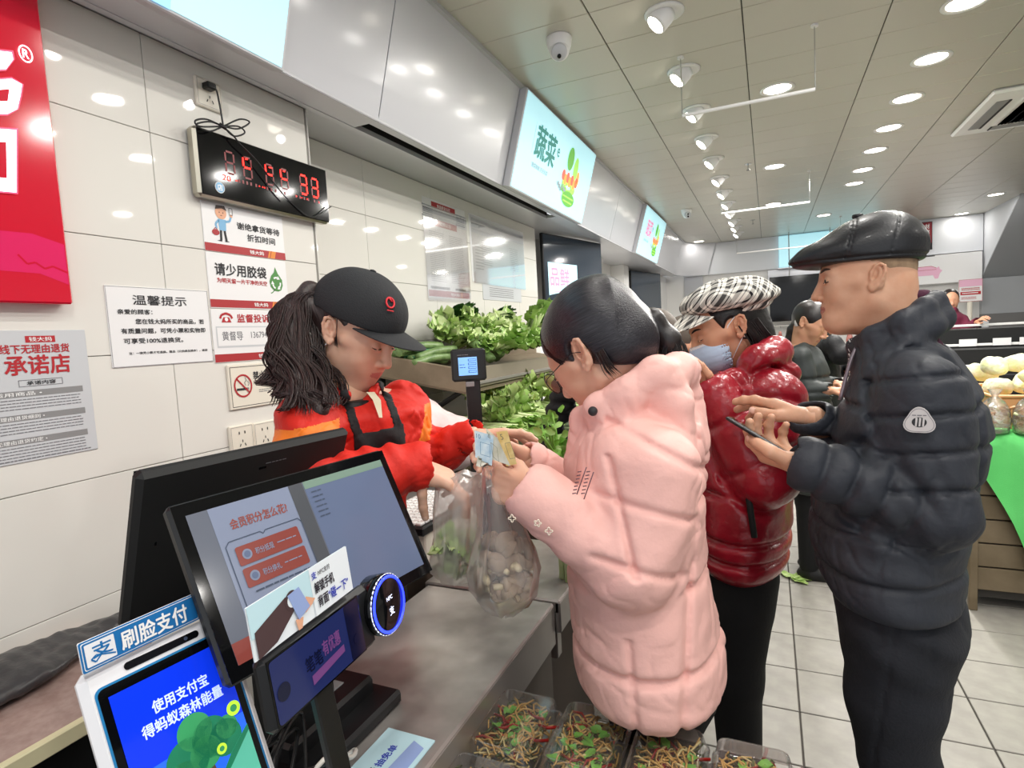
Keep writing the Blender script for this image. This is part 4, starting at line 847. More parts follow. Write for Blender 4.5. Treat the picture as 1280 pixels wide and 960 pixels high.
S = Sdf(); S.u(cone(P(-.03, 0, -.08), F.pt(935, 485, 0), .060, .07), .01); S.isect(plane(-hR[2], -(P(0, 0, -.075)@hR[2])), .004); mb = MB(); add_sdf(mb, S, nk-.16, nk+.16, .006, 'black_matte'); mb.build('scarf', t)
S = Sdf(); S.u(ell(P(-.02, 0, .02), np.array((.105, .086, .10))*HS, hR), .01); S.u(ell(P(-.07, 0, -.05), (.05, .075, .07), hR), .03); fn = nrm(hR[0]-hR[2]*.35); S.isect(plane(fn, P(.03, 0, .02)@fn), .006)
for s in (1, -1): S.cut(ell(P(.0, s*.09, -.01), (.028, .03, .042), hR), .006)
mb = MB(); add_sdf(mb, S, hc-.2, hc+.2, .004, 'hair_dark'); cur = []
for i in range(60): s = random.choice((1, 1, -1)); a = random.uniform(-.07, -.01); cur.append(bez([P(a, s*.085, .0), P(a-.01, s*.09, -.05), P(a+random.uniform(-.04, .0), s*.085, -.10), P(a-.03+random.uniform(-.04, .03), s*.07, -.15)], 10))
strands(mb, cur, .002, 'hair_dark'); mb.build('hair', t); lash(t, P)
# mask
S = Sdf(); S.u(ell(P(.044, 0, -.052), np.array((.074, .0685, .068))*HS, hR), .01); S.u(cone(P(.095, 0, -.02), P(.1, 0, -.045), .016*HS, .02*HS), .02); S.cut(ell(P(.040, 0, -.052), np.array((.070, .0655, .066))*HS, hR), .003)
S.isect(plane(nrm(hR[0]*-1-hR[2]*.1), P(.026, 0, -.06)@nrm(hR[0]*-1-hR[2]*.1)), .003); S.isect(plane(nrm(hR[2]+hR[0]*.1), P(.09, 0, -.012)@nrm(hR[2]+hR[0]*.1)), .003); S.d(groove(hR[2], [P(0, 0, z)@hR[2] for z in (-.038, -.056, -.074)], .0005, .002))
mb = MB(); add_sdf(mb, S, hc-.17, hc+.17, .0026, 'mask_blue', [('mask_white', lambda p: ((p-P(.09, 0, -.018))@nrm(hR[2]+hR[0]*.1) > -.0)+0 > 0)]); mk = mb.build('face_mask', t)
for s in (1, -1): mb = MB(); mb.tube([P(.03, s*.070, -.015), P(.01, s*.076, .012), P(-.018, s*.083, .03), P(-.03, s*.084, 0), P(-.01, s*.08, -.035), P(.03, s*.064, -.078)], .0017, 'mask_white', 6); mb.build('ear_loop', mk)
mb = MB(); mb.add(*sphere(P(-.018, .082, -.032), .0045, 8), 'pearl', True); mb.build('earring', t)
# newsboy cap
kR = hframe(F.dir(-.88, -.28, -.18), F.dir(-.14, -.05, .98))
cc = P(-.020, 0, .050); plaid('plaid', kR, cc); S = Sdf(); Q = lambda x, y, z: cc+(x*kR[0]+y*kR[1]+z*kR[2])*.95
S.u(ell(Q(-.005, 0, .028), (.126, .114, .058), kR), .001); S.u(ell(Q(-.045, 0, .010), (.116, .110, .045), kR), .02); S.u(ell(Q(-.002, 0, -.015), (.104, .086, .02), kR), .008); S.cut(ell(P(-.012, 0, .03), np.array((.1025, .080, .09))*HS, hR), .003)
S.d(lambda p: .006*np.abs(np.sin(4*np.arctan2((p-cc)@kR[1], (p-cc)@kR[0])))*-1*np.clip(((p-cc)@kR[2]-.0)/.02, 0, 1)+.003); S.d(groove(kR[2], [Q(0, 0, -.006)@kR[2]], .006, .006)); S.d(lambda p: .003*sn(p, 30, 41))
mb = MB(); add_sdf(mb, S, cc-.2, cc+.2, .0034, 'plaid')
visor(mb, Q, 'plaid', .094, -.002, .124, .066, .014, .62, 2.6); mb.build('newsboy_cap', t)
S = Sdf(); S.u(F.loft([F.sec(690, 882, 970, .16), F.sec(730, 888, 968, .16), F.sec(760, 892, 966, .15)], .03), .01)
for h, k, a in zip(hl, kn, an): leg_pants(S, h, k, a, (.092, .072, .055))
mb = MB(); add_sdf(mb, S, *bounds(hl+an, .14), .008, 'trouser_black'); mb.build('trousers', t); shoes(t, [V3(a[0], a[1], 0) for a in an], F.dir(-1, -.3, 0))
# ------------------------------------------------------------------ cashier
mat('uniform_red', 'cf2a20', .58, bump=(17, .6, 6, .012), spec=.3); mat('uniform_orange', 'ee7d24', .6, bump=(17, .6, 6, .012)); mat('apron', '1b1a1c', .8, bump=(220, .2)); mat('cap_cloth', '26272a', .85, bump=(320, .3)); mat('cap_red', 'd8303a', .6); mat('beige', 'c9bfa6', .85)
F = PF(445, 520, 1.36); t = thing('person', 'person in a red and orange cashier jacket and black cap with a long wavy ponytail', 'person', F.loc())
hc = F.pt(447, 415, 0); hR = hframe(F.dir(.70, -.52, -.50), F.dir(.34, -.26, .9)); HS = .95
S = Sdf(); P = head(S, hc, hR, HS); nk = F.pt(428, 500, .02); S.u(cone(P(-.03, 0, -.05), nk, .046, .05), .03); S.u(ell(P(.03, 0, -.05), (.055, .056, .05), hR), .02)
body = MB(); add_sdf(body, S, hc-.15, hc+.16, .0024, 'skin_fair', [('lip', lip_region(hc, hR, HS))])
sh1 = F.pt(385, 528, -.10); el1 = F.pt(385, 612, -.20); wr1 = F.pt(520, 582, -.17); sh2 = F.pt(505, 508, .10); el2 = F.pt(515, 580, .10); wr2 = F.pt(590, 545, -.0)
S = Sdf(); nf = hand(S, wr1, F.dir(.80, -.1, -.42), F.dir(-.45, -.1, -.9), F.dir(-.2, -.9, -.2), .95, ((20, 25, 15), (25, 35, 20), (35, 45, 30), (40, 50, 30)), 4, ((.45, .2, .9), (.5, .0, 1), (.6, -.1, .9)), .9)
S2 = Sdf(); nf2 = hand(S2, wr2, F.dir(.95, -.1, .02), F.dir(-.1, -.35, -.9), F.dir(-.1, -.9, .2), .95, ((8, 20, 12), (12, 24, 14), (16, 28, 16), (20, 30, 18)), 5, ((.6, .5, .5), (.8, .1, .6), (.9, 0, .5)), .9)
hand_part(body, nf, S, 'skin_fair'); hand_part(body, nf2, S2, 'skin_fair')
hip = F.pt(425, 690, .14); hl = [hip+F.x*s*.08 for s in (-1, 1)]; kn = [V3(h[0], h[1], .48) for h in hl]; an = [V3(h[0], h[1], .08) for h in hl]
core(body, [(P(-.04, 0, -.08), nk, .035, .04), (nk, hip, .06, .08), (nk, sh1, .04, .04), (nk, sh2, .04, .04), (sh1, el1, .035, .03), (el1, wr1, .03, .024), (sh2, el2, .035, .03), (el2, wr2, .03, .024)]+[(h, k, .07, .05) for h, k in zip(hl, kn)]+[(k, a, .05, .035) for k, a in zip(kn, an)], 'skin_fair'); body.build('body', t)
S = Sdf(); S.u(F.loft([F.sec(494, 385, 500, .09, .02), F.sec(510, 352, 530, .13, .02), F.sec(550, 350, 535, .14, .03), F.sec(620, 355, 510, .135, .09), F.sec(720, 350, 505, .13, .13)], .05), .01)
S.u(cone(sh1, el1, .070, .066), .03); S.u(cone(el1, wr1, .066, .052), .02); S.u(cone(sh2, el2, .066, .062), .025); S.u(cone(el2, wr2, .062, .046), .02)
S.u(cone(F.pt(432, 494, -.09), F.pt(412, 484, .02), .013, .013), .015); S.u(cone(F.pt(468, 490, -.06), F.pt(474, 482, .03), .012, .012), .015); S.u(cone(F.pt(412, 484, .02), F.pt(440, 478, .09), .013, .013), .015)
S.cut(cone(P(-.02, 0, -.05), F.pt(432, 505, 0), .052, .055), .01); S.cut(cone(F.pt(450, 480, -.08), F.pt(462, 520, -.14), .016, .004), .01)
S.cut(cone(wr1+nrm(el1-wr1)*.01, wr1+nrm(wr1-el1)*.08, .034, .040), .005); S.cut(cone(wr2+nrm(el2-wr2)*.01, wr2+nrm(wr2-el2)*.08, .032, .04), .005)
ax1, ax2 = nrm(wr1-el1), nrm(wr2-el2)
S.d(lambda p: .005*np.exp(-(((p-wr1)@ax1+.028)/.012)**2)*(cone(el1, wr1, .09)(p) < 0)); S.d(lambda p: .005*np.exp(-(((p-wr2)@ax2+.028)/.012)**2)*(cone(el2, wr2, .085)(p) < 0))
S.d(folds((el1+wr1)/2, ax1+F.z*.4, 130, .005, .09, 51)); S.d(folds((el2+wr2)/2, ax2-F.z*.5, 120, .006, .09, 52)); S.d(folds(F.pt(500, 540, -.1), F.dir(1, 0, .5), 80, .006, .09, 53)); S.d(folds(F.pt(375, 560, -.15), F.dir(.3, 0, 1), 90, .006, .1, 54)); S.d(lambda p: .003*sn(p, 28, 55)); S.d(crease(24, .006, 57)); S.d(crease(40, .004, 58)); S.d(crease(70, .002, 59))
st1 = lambda p: (np.abs((p-F.pt(382, 543, -.17))@F.z-.10*((p-F.pt(382, 543, -.17))@F.x)) < .016) & ((p-F.o)@F.x < (F.pt(425, 540, -.17)-F.o)@F.x) & ((p-F.o)@F.y < -.05)
st2v = F.dir(.9, 0, .5); st2 = lambda p: (np.abs((p-F.pt(535, 533, 0))@F.dir(.88, 0, -.35)) < .016) & ((p-F.o)@F.x > (F.pt(515, 540, 0)-F.o)@F.x) & ((p-F.o)[:, 2] > (F.pt(535, 552, 0)-F.o)[2]) & ((p-F.o)[:, 2] < (F.pt(535, 508, 0)-F.o)[2]) & ((p-F.o)@F.y > -.04)
apc = F.pt(474, 548, -.1)
def apron(p):
    x = (p-F.o)@F.x; xl = (F.pt(441, 545, -.1)-F.o)@F.x; xr = (F.pt(507, 545, -.1)-F.o)@F.x; front = (p-F.o)@F.y < .0
    arms = np.minimum(cone(el1, wr1, .075)(p), cone(el2, wr2, .07)(p)) > 0; top = p[:, 2] < (F.pt(474, 541, -.1))[2]+.12*(x-xl)
    return front & arms & (x > xl) & (x < xr) & top
def straps(p):
    o = np.zeros(len(p), bool)
    for a, b in (((430, 492), (448, 545)), ((483, 486), (503, 545))):
        A = F.pt(*a, -.12); B = F.pt(*b, -.12); q = p-A; d = (B-A)/np.linalg.norm(B-A); n = nrm(np.cross(d, F.y)); o |= (np.abs(q@n) < .0095) & (q@d > -.02) & (q@d < np.linalg.norm(B-A)+.01) & ((p-F.o)@F.y < .02)
    return o & (np.minimum(cone(el1, wr1, .075)(p), cone(el2, wr2, .07)(p)) > 0)
mb = MB(); add_sdf(mb, S, *bounds([F.pt(350, 700, .15), F.pt(350, 700, -.12), F.pt(530, 700, -.1), F.pt(440, 470, 0), sh1, sh2, el1, wr1, wr2, el2], .1), .004, 'uniform_red', [('uniform_orange', st1), ('uniform_orange', st2)], slack=.015); jk = mb.build('jacket', t)
S.d(lambda p: np.full(len(p), -.003)); S.isect(lambda p: np.where(apron(p) | straps(p), -.002, .004), .0005); mb = MB(); add_sdf(mb, S, *bounds([F.pt(430, 700, -.25), F.pt(510, 480, .1), F.pt(510, 700, -.25)], .03), .004, 'apron', slack=.02); mb.build('apron', t)
S = Sdf(); S.u(cone(P(-.02, 0, -.09), F.pt(440, 515, -.02), .052, .06), .01); mb = MB(); S.isect(plane((0, 0, 1), F.pt(450, 498, 0)[2]), .004); add_sdf(mb, S, nk-.15, nk+.15, .005, 'black_matte'); mb.build('undershirt', t)
mb = MB(); mb.grid(np.array([[F.pt(458, 490, -.09), F.pt(468, 490, -.08)], [F.pt(466, 500, -.115), F.pt(476, 500, -.10)], [F.pt(474, 522, -.135), F.pt(478, 522, -.13)]]), 'beige'); mb.build('inner_collar', t)
# cap
cc = P(-.010, 0, .058); cr = hframe(hR[0]*.99+hR[2]*.06, hR[2]-hR[0]*.06); Q = lambda x, y, z: cc+x*cr[0]+y*cr[1]+z*cr[2]
S = Sdf(); S.u(ell(Q(-.004, 0, -.004), (.114, .094, .090), cr), .001); S.isect(plane(-cr[2], -(Q(0, 0, -.022)@cr[2])), .004); S.cut(ell(Q(-.006, 0, -.014), (.108, .088, .086), cr), .003); S.d(lambda p: .0006*np.abs(np.sin(3*np.arctan2((p-cc)@cr[1], (p-cc)@cr[0])))**.1*-3+.0015); S.d(lambda p: .0012*sn(p, 34, 61))
mb = MB(); add_sdf(mb, S, cc-.16, cc+.16, .003, 'cap_cloth'); cap = mb.build('baseball_cap', t); mb = MB(); mb.lathe([(.007, 0), (.007, .003), (.0001, .005)], 'cap_cloth', Q(-.004, 0, .085), cr, 14); mb.build('cap_button', cap)
V = []; 
for u in np.linspace(-1, 1, 25):
    row = []
    for v in np.linspace(0, 1, 8):
        y = .079*math.sin(u*1.25)/math.sin(1.25); x0 = .112*math.sqrt(max(0, 1-(y/.0935)**2))-.012; ln = .074*(1-abs(u)**2.6); x = x0+ln*v; row.append(Q(x, y*(1+.06*v), -.014-.16*(x-x0)-2.0*y*y))
    V.append(row)
V = np.array(V); mb = MB(); mb.grid(V, 'cap_cloth'); mb.grid(V-cr[2]*.0028, 'cap_cloth'); mb.tube(V[:, -1]-cr[2]*.0014, .0017, 'cap_cloth', 6); mb.build('visor', cap)
lp, ln_ = hit_ell(487, 379, Q(-.004, 0, -.004), (.114, .094, .090), cr); lx = nrm(np.cross(cr[2], ln_)); ly = np.cross(ln_, lx); mb = MB()
mb.tube([lp+ln_*.003+(lx*math.cos(a)*.0095+ly*math.sin(a)*.0115) for a in np.linspace(0, 2*PI, 21)[:-1]], .0021, 'cap_red', 6, closed=True); mb.tube([lp+ln_*.003+lx*-.0075-ly*.0185, lp+ln_*.0035+lx*.0075-ly*.0185], .0014, 'cap_red', 6); mb.tube([lp+ln_*.003-lx*.004+ly*.012, lp+ln_*.003+lx*.004+ly*.003], .002, 'cap_red', 5); mb.build('cap_emblem', cap, label='small red ring emblem over a red bar')
# hair
hairmat('hair_cashier', '211718', '45322f', F.dir(-.3, 0, 1), .4, 300)
S = Sdf(); S.u(ell(P(-.018, 0, .022), np.array((.104, .083, .092))*HS, hR), .01); fn = nrm(hR[0]-hR[2]*.25); S.isect(plane(fn, P(.028, 0, .03)@fn), .006); fn2 = nrm(-hR[2]*.8+hR[0]*.6); S.isect(plane(fn2, P(-.012, 0, -.004)@fn2), .008)
for s in (1, -1): S.cut(ell(P(-.012, s*.088, -.004), np.array((.022, .026, .033))*HS, hR), .006)
tie = F.pt(398, 386, .0); S.u(cone(P(-.08, 0, .01), tie, .05, .022), .03)
tail = [tie, F.pt(385, 366, 0), F.pt(366, 390, -.01), F.pt(368, 440, -.04), F.pt(378, 482, -.08), F.pt(400, 512, -.14)]
for a, b, r1, r2 in zip(tail[:-1], tail[1:], (.016, .020, .024, .030, .034), (.020, .024, .030, .034, .02)): S.u(cone(a, b, r1, r2), .02)
mb = MB(); S.d(lambda p: .004*sn(p, 60, 71)); add_sdf(mb, S, *bounds(tail+[hc, hc+hR[0]*.1], .12), .004, 'hair_cashier'); cur = []
for i in range(900):
    if i % 18 == 0: ga = random.uniform(0, 6.28); gr = random.random()**.5; ph = random.uniform(0, 6.28); fr = random.uniform(1.5, 2.3); am = random.uniform(.008, .018); ge = random.uniform(.8, 1.0)
    a = ga+random.uniform(-.22, .22); r = max(0, gr+random.uniform(-.14, .14)); en = min(1, ge+random.uniform(-.03, .03)); c = bez(tail, 34)[:int(34*en)]
    u = np.linspace(0, en, len(c)); rad = np.interp(u, [0, .15, .5, .8, 1], [.016, .024, .042, .064, .066])*r; sp = a+.6*u
    c = c+np.outer(np.cos(sp)*rad, F.x)+np.outer(np.sin(sp)*rad, F.y); wv = am*np.clip(u*1.6-.3, 0, 1.3)*1.3; c = c+np.outer(wv*np.sin(u*2*PI*fr*1.6+ph), F.x)+np.outer(wv*np.cos(u*2*PI*fr*1.6+ph), F.z*.8+F.y*.6)
    cur.append(c)
strands(mb, cur, .0014, 'hair_cashier'); cur = []
for i in range(26): cur.append(bez([tie+F.z*.02, F.pt(372+random.uniform(-6, 8), 365, 0), F.pt(352+random.uniform(-3, 8), 400, -.02), F.pt(352+random.uniform(-8, 10), 440, -.04), F.pt(350+random.uniform(-14, 14), 470, -.05)], 18))
for i in range(10): cur.append(bez([F.pt(376, 430, -.05), F.pt(356, 440, -.05), F.pt(352, 460, -.06), F.pt(358, 476, -.07)], 12)+RNG.randn(3)*.002)
for i in range(26): s = -1; cur.append(bez([P(-.012, s*.078, .03), P(.004, s*.083, .0), P(.008+random.uniform(-.006, .01), s*.078, -.03)], 8))
strands(mb, cur, .0007, 'hair_cashier'); mb.build('hair', t); lash(t, P); mb = MB(); mb.tube([P(-.012, -.082, -.03), P(-.012, -.084, -.038), P(-.012, -.082, -.044)], .0018, 'chrome', 6); mb.build('earring', t)
S = Sdf(); S.u(F.loft([F.sec(690, 350, 500, .13, .13), F.sec(740, 350, 500, .13, .14)], .04), .01)
for h, k, a in zip(hl, kn, an): leg_pants(S, h, k, a, (.085, .068, .055))
mb = MB(); add_sdf(mb, S, *bounds(hl+an, .14), .009, 'trouser_black'); mb.build('trousers', t); shoes(t, [V3(a[0]-.05, a[1], 0) for a in an], F.dir(0, -1, 0))
# ------------------------------------------------------------------ shoppers farther back
mat('coat_dark', '2b3130', .6, bump=(30, .4), var=(5, '363b3b')); mat('coat_black', '131317', .7, bump=(40, .5, 4, .006)); mat('maroon', '6b1f3a', .8)
def simple(F, label, hc, fw, up, HS, nk, rows, arms, coat, skin, hair, hip, extra=None, seams=None, pants='trouser_black', hh=.005, ch=.009, tail=None, shf=(-1, 0, 0), handd=None):
    t = thing('person', label, 'person', F.loc()); hR = hframe(fw, up); S = Sdf(); P = head(S, hc, hR, HS); S.u(cone(P(-.035, 0, -.05), nk, .046, .05), .03)
    body = MB(); add_sdf(body, S, hc-.16, hc+.16, hh, skin, [('lip', lip_region(hc, hR, HS))])
    hl = [hip+F.y*s*.08 for s in (-1, 1)]; kn = [V3(h[0], h[1], .48) for h in hl]; an = [V3(h[0], h[1], .08) for h in hl]
    core(body, [(P(-.04, 0, -.08), nk, .035, .04), (nk, hip, .05, .08)]+[(a, b, .035, .03) for a, b, c in arms]+[(b, c, .03, .024) for a, b, c in arms]+[(nk, a, .035, .035) for a, b, c in arms]+[(h, k, .07, .05) for h, k in zip(hl, kn)]+[(k, a, .05, .035) for k, a in zip(kn, an)], skin)
    for i, (a, b, c) in enumerate(arms):
        S = Sdf(); X = nrm(c-b); nf = hand(S, c, X, *(handd or (V3(0, 0, -1), F.y*-1.)), .95, ((25, 30, 20),)*4, 4, ((.7, .5, .4), (.9, .2, .3), (1, 0, .2)), .92); hand_part(body, nf, S, skin, .004)
    body.build('body', t); S = Sdf(); S.u(F.loft(rows, .04), .01)
    for a, b, c in arms: S.u(cone(a, b, .065, .058), .02); S.u(cone(b, c, .058, .045), .02); S.cut(cone(c, c+nrm(c-b)*.08, .036), .004)
    S.u(cone(nk+F.x*.02-F.y*.07+F.z*.02, nk+F.x*.03+F.y*.07+F.z*.02, .03), .03); S.cut(cone(P(-.02, 0, -.06), nk, .050), .01)
    S.d(lambda p: .004*sn(p, 24, 81)+.002*sn(p, 60, 82))
    if seams: S.d(groove((0, 0, 1), [F.pt(0*1+seams[0], y, 0)[2] for y in seams[1:]], .012, .010))
    mb = MB(); add_sdf(mb, S, *bounds([F.o+F.x*r[1]+F.z*r[0]+F.y*(r[2]+s*r[4])+F.x*q*r[3] for r in rows for s in (-1, 1) for q in (-1, 1)]+[q for a in arms for q in a], .09), ch, coat, slack=.03); mb.build('coat', t)
    if hair:
        S = Sdf(); S.u(ell(P(-.02, 0, .028), np.array((.104, .083, .096))*HS, hR), .01); fn = nrm(hR[0]-hR[2]*.5); S.isect(plane(fn, P(.045, 0, .035)@fn), .006)
        for s in (1, -1): S.cut(ell(P(-.008, s*.088, -.012), np.array((.024, .026, .034))*HS, hR), .006)
        if tail:
            for a, b in zip(tail[:-1], tail[1:]): S.u(cone(a, b, .026, .022), .02)
        mb = MB(); add_sdf(mb, S, *bounds([hc]+(tail or []), .16), hh, hair); mb.build('hair', t)
    S = Sdf()
    for h, k, a in zip(hl, kn, an): leg_pants(S, h, k, a, (.09, .07, .055))
    S.u(cone(hl[0], hl[1], .1), .05); mb = MB(); add_sdf(mb, S, *bounds(hl+an, .14), .012, pants); mb.build('trousers', t); shoes(t, [V3(a[0], a[1], 0) for a in an], F.dir(*shf))
    if extra: extra(t, P)
    return t
# black-haired woman at the meat counter
F = PF(1020, 430, 3.75); simple(F, 'person in a dark grey long puffer coat, black ponytail, bending over the meat counter', F.pt(1014, 404, 0), F.dir(.80, -.30, -.55), F.dir(.5, -.15, .85), 1., F.pt(1000, 438, 0),
    [F.sec(432, 984, 1022, .10), F.sec(455, 977, 1036, .19), F.sec(500, 980, 1042, .20), F.sec(560, 984, 1040, .2), F.sec(610, 982, 1042, .21)], [(F.pt(1000, 448, -.17), F.pt(1012, 490, -.2), F.pt(1038, 488, -.2)), (F.pt(1010, 445, .17), F.pt(1025, 480, .17), F.pt(1046, 480, 0))], 'coat_dark', 'skin_warm', 'hair_black', F.pt(1010, 560, 0), seams=(1010, 470, 485, 500, 515, 530, 545, 560, 575, 590),
    tail=[F.pt(1000, 398, .02), F.pt(990, 412, .02), F.pt(984, 430, .02)], shf=(1, 0, 0), extra=lambda t, P: MB().tube([F.pt(996, y, -.03) for y in (398, 403, 408)], .012, 'paper', 8).build('hair_band', t))
F = PF(1040, 430, 4.3); simple(F, 'person in black half hidden behind the dark grey puffer coat', F.pt(1028, 394, 0), F.dir(.9, -.1, -.3), F.dir(.2, 0, .95), 1., F.pt(1024, 420, 0),
    [F.sec(418, 1008, 1042, .1), F.sec(436, 1004, 1050, .18), F.sec(500, 1004, 1054, .19), F.sec(560, 1008, 1056, .19)], [(F.pt(1040, 432, -.17), F.pt(1052, 444, -.2), F.pt(1076, 440, -.25)), (F.pt(1030, 435, .17), F.pt(1040, 460, .2), F.pt(1062, 462, .1))], 'coat_black', 'skin_warm', 'hair_black', F.pt(1032, 540, 0), shf=(1, 0, 0))
# shopper in black bent towards the greens, behind the pink coat
F = PF(800, 470, 2.12); simple(F, 'person in a black padded jacket bent over the vegetables behind the pink coat', F.pt(815, 432, 0), F.dir(-.72, .3, -.62), F.dir(-.55, .2, .8), 1.0, F.pt(842, 480, .04),
    [F.sec(470, 800, 868, .12), F.sec(500, 770, 880, .2), F.sec(560, 762, 872, .2), F.sec(640, 770, 870, .19), F.sec(720, 775, 865, .19)], [(F.pt(765, 505, -.14), F.pt(712, 478, -.06), F.pt(682, 555, -.0)), (F.pt(800, 500, .17), F.pt(738, 540, .2), F.pt(690, 560, .2))], 'coat_black', 'skin_warm', 'hair_grey', F.pt(820, 690, 0), seams=(720, 440, 455, 470, 485, 500, 515, 530, 545))
F = PF(862, 450, 2.5); simple(F, 'person with brown hair, mostly hidden between the pink coat and the plaid cap', F.pt(856, 432, 0), F.dir(-.8, -.4, -.3), F.dir(-.2, 0, .95), 1.0, F.pt(868, 465, .0),
    [F.sec(458, 848, 892, .1), F.sec(475, 838, 905, .18), F.sec(540, 838, 905, .18), F.sec(620, 842, 900, .18)], [(F.pt(870, 480, -.16), F.pt(868, 520, -.18), F.pt(850, 530, -.2)), (F.pt(870, 480, .16), F.pt(862, 520, .18), F.pt(850, 530, .1))], 'maroon', 'skin_warm', 'hair_grey', F.pt(870, 600, 0))
F = PF(1192, 400, 8.2); simple(F, 'distant person in a black cap and maroon top standing behind the price sign', F.pt(1188, 375, 0), F.dir(.2, -.95, -.2), F.dir(0, -.1, 1), 1., F.pt(1190, 390, 0),
    [F.sec(389, 1180, 1200, .1), F.sec(398, 1176, 1206, .15), F.sec(430, 1176, 1206, .15), F.sec(460, 1178, 1204, .15)], [(F.pt(1178, 400, 0), F.pt(1176, 418, 0), F.pt(1186, 428, -.2)), (F.pt(1202, 400, 0), F.pt(1210, 412, -.1), F.pt(1222, 402, -.25))], 'maroon', 'skin_warm', 'hair_black', F.pt(1190, 455, 0), hh=.01, ch=.015)
# ================================================================== signs, clock, screens on the walls
def hitX(px, py, X): r = at(px, py, 1)-EYE; return EYE+r*(X/r[0])
def hitY(px, py, Y): r = at(px, py, 1)-EYE; return EYE+r*(Y/r[1])
def hitZ(px, py, Z): r = at(px, py, 1)-EYE; return EYE+r*((Z-1.5)/r[2])
YD = V3(0, 1, 0); DN = V3(0, 0, -1)
film('acrylic', 'f4f6f8', .07, .05, .03, fres=.5); mat('lb_face', 'b9e6f0', .4, emit=.62, emitcol='b4ebf8'); mat('lb_teal', '2f8f86', .5, emit=.35); mat('lb_green', '5fae3c', .5, emit=.6); mat('lb_green2', '9ad05a', .5, emit=.8); mat('lb_red', 'd9604e', .5, emit=.8); mat('lb_orange', 'e9a04c', .5, emit=.8); mat('lb_pink', 'd58aa8', .5, emit=.7); mat('lb_grey', '8fa3a8', .5, emit=.4); mat('lb_skin', 'e6c9cf', .5, emit=.9); mat('lb_blue', '8fc6ea', .5, emit=1.0); mat('lb_white', 'ffffff', .5, emit=1.3)
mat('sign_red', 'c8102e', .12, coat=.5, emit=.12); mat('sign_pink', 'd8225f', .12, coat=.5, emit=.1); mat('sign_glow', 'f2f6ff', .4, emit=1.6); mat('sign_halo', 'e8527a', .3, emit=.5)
mat('leaf_ink', '4d8a45', .5); mat('skin_ink', 'e0a98a', .5); mat('blue_ink', '7fb4da', .5); mat('hair_ink', '3a2a26', .5); mat('led_on', 'ff2014', .4, emit=5, emitcol='ff1408'); mat('led_off', '4a1218', .3, emit=.12, emitcol='ff2020'); mat('steel_ink', '3a4c6e', .5)
def flat(O, w, h, th, m, t, name='panel', ex=YD, ey=DN):
    O = np.asarray(O, float); n = np.cross(ey, ex); mb = MB(); c = O+ex*w/2+ey*h/2+n*th/2; mb.box(c, (w/2, h/2, th/2), m, np.array([nrm(ex), nrm(ey), n]), min(.002, th*.3)); return mb.build(name, t)
# --- red sign at the left edge
X = -1.49; t = thing('shop_sign', 'glossy red sign box with glowing white character strokes at the left edge of the wall', 'sign', (X, .6, 1.64))
mb = MB(); mb.b(-1.528, X, -.2, .833, 1.634, 2.5, 'sign_red', .004); mb.build('sign_box', t)
s = Sheet((X, -.2, 2.5), YD, DN)
def U(L, X_=X): return [((hitX(a, b, X_))[1]+.2, 2.5-hitX(a, b, X_)[2]) for a, b in L]
s.pl(U([(-40, 300), (0, 288), (40, 292), (80, 306), (86, 356), (50, 342), (0, 338), (-40, 345)]), 'sign_pink', 1); s.line(U([(22, 318), (34, 330), (44, 328), (56, 336), (66, 333), (84, 341)]), .004, 'sign_red', 2); s.build('sign_relief', t)
s = Sheet((X+.004, -.2, 2.5), YD, DN)
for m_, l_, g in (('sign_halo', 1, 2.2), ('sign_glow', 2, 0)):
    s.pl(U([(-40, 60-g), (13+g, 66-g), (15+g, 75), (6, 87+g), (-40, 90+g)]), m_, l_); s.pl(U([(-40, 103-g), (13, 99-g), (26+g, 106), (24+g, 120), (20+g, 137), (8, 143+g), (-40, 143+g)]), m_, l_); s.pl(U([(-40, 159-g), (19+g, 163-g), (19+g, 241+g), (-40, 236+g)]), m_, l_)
s.pl(U([(-40, 116), (10, 112), (8, 127), (-40, 128)]), 'sign_red', 4); s.pl(U([(-40, 178), (6, 178), (7, 223), (-40, 220)]), 'sign_red', 4)
(cu, cv), = U([(30.5, 68)]); s.line([(cu+.0125*math.cos(a), cv+.017*math.sin(a)) for a in np.linspace(0, 2*PI, 21)[:-1]], .0028, 'sign_glow', 2, True); s.text('R', cu-.006, cv-.009, cu+.006, cv+.009, 'sign_glow', 2, 1); s.build('lettering', t)
# --- promise poster, notice, instruction panels on the pier
def poster(name, label, y0, y1, z0, z1, X=-1.53, base='paper', th=.003, cat='sign'):
    t = thing(name, label, cat, (X, (y0+y1)/2, z0)); flat((X, y0, z1), y1-y0, z1-z0, th, base, t, 'board'); return t, Sheet((X+th, y0, z1), YD, DN), y1-y0, z1-z0
t, s, w, h = poster('notice_poster', 'grey acrylic poster with red headline 承诺店 below the red sign', .56, .872, 1.281, 1.576, base='paper_grey')
s.rect(.125+.06, .013, .19+.055, .028, 'red_ink'); s.text('钱大妈', .192, .0155, .238, .0255, 'white_ink', 3); s.text('线下无理由退货', .135, .032, .272, .052, 'red_ink', 3, .01); s.text('承诺店', .140, .057, .270, .100, 'red_ink', 3, .03); s.frame(.163, .112, .250, .126, .0012, 'ink_soft'); s.text('承诺内容', .178, .1145, .236, .1235, 'ink', 3, .01)
for i, tx in enumerate(('• 适用商品 •', '• 无理由退货细则 •', '• 无理由退货约定 •')):
    v = .135+.053*i; s.rect(.008, v, .292, v+.014, 'grey_pl'); s.text(tx, .10, v+.0025, .205, v+.0115, 'white_ink', 3); s.rule(.02, .285, v+.019, 4, .0068, 'ink_soft', .0018)
s.rule(.012, .295, .287, 1, .005, 'ink_soft', .0025); s.build('print', t)
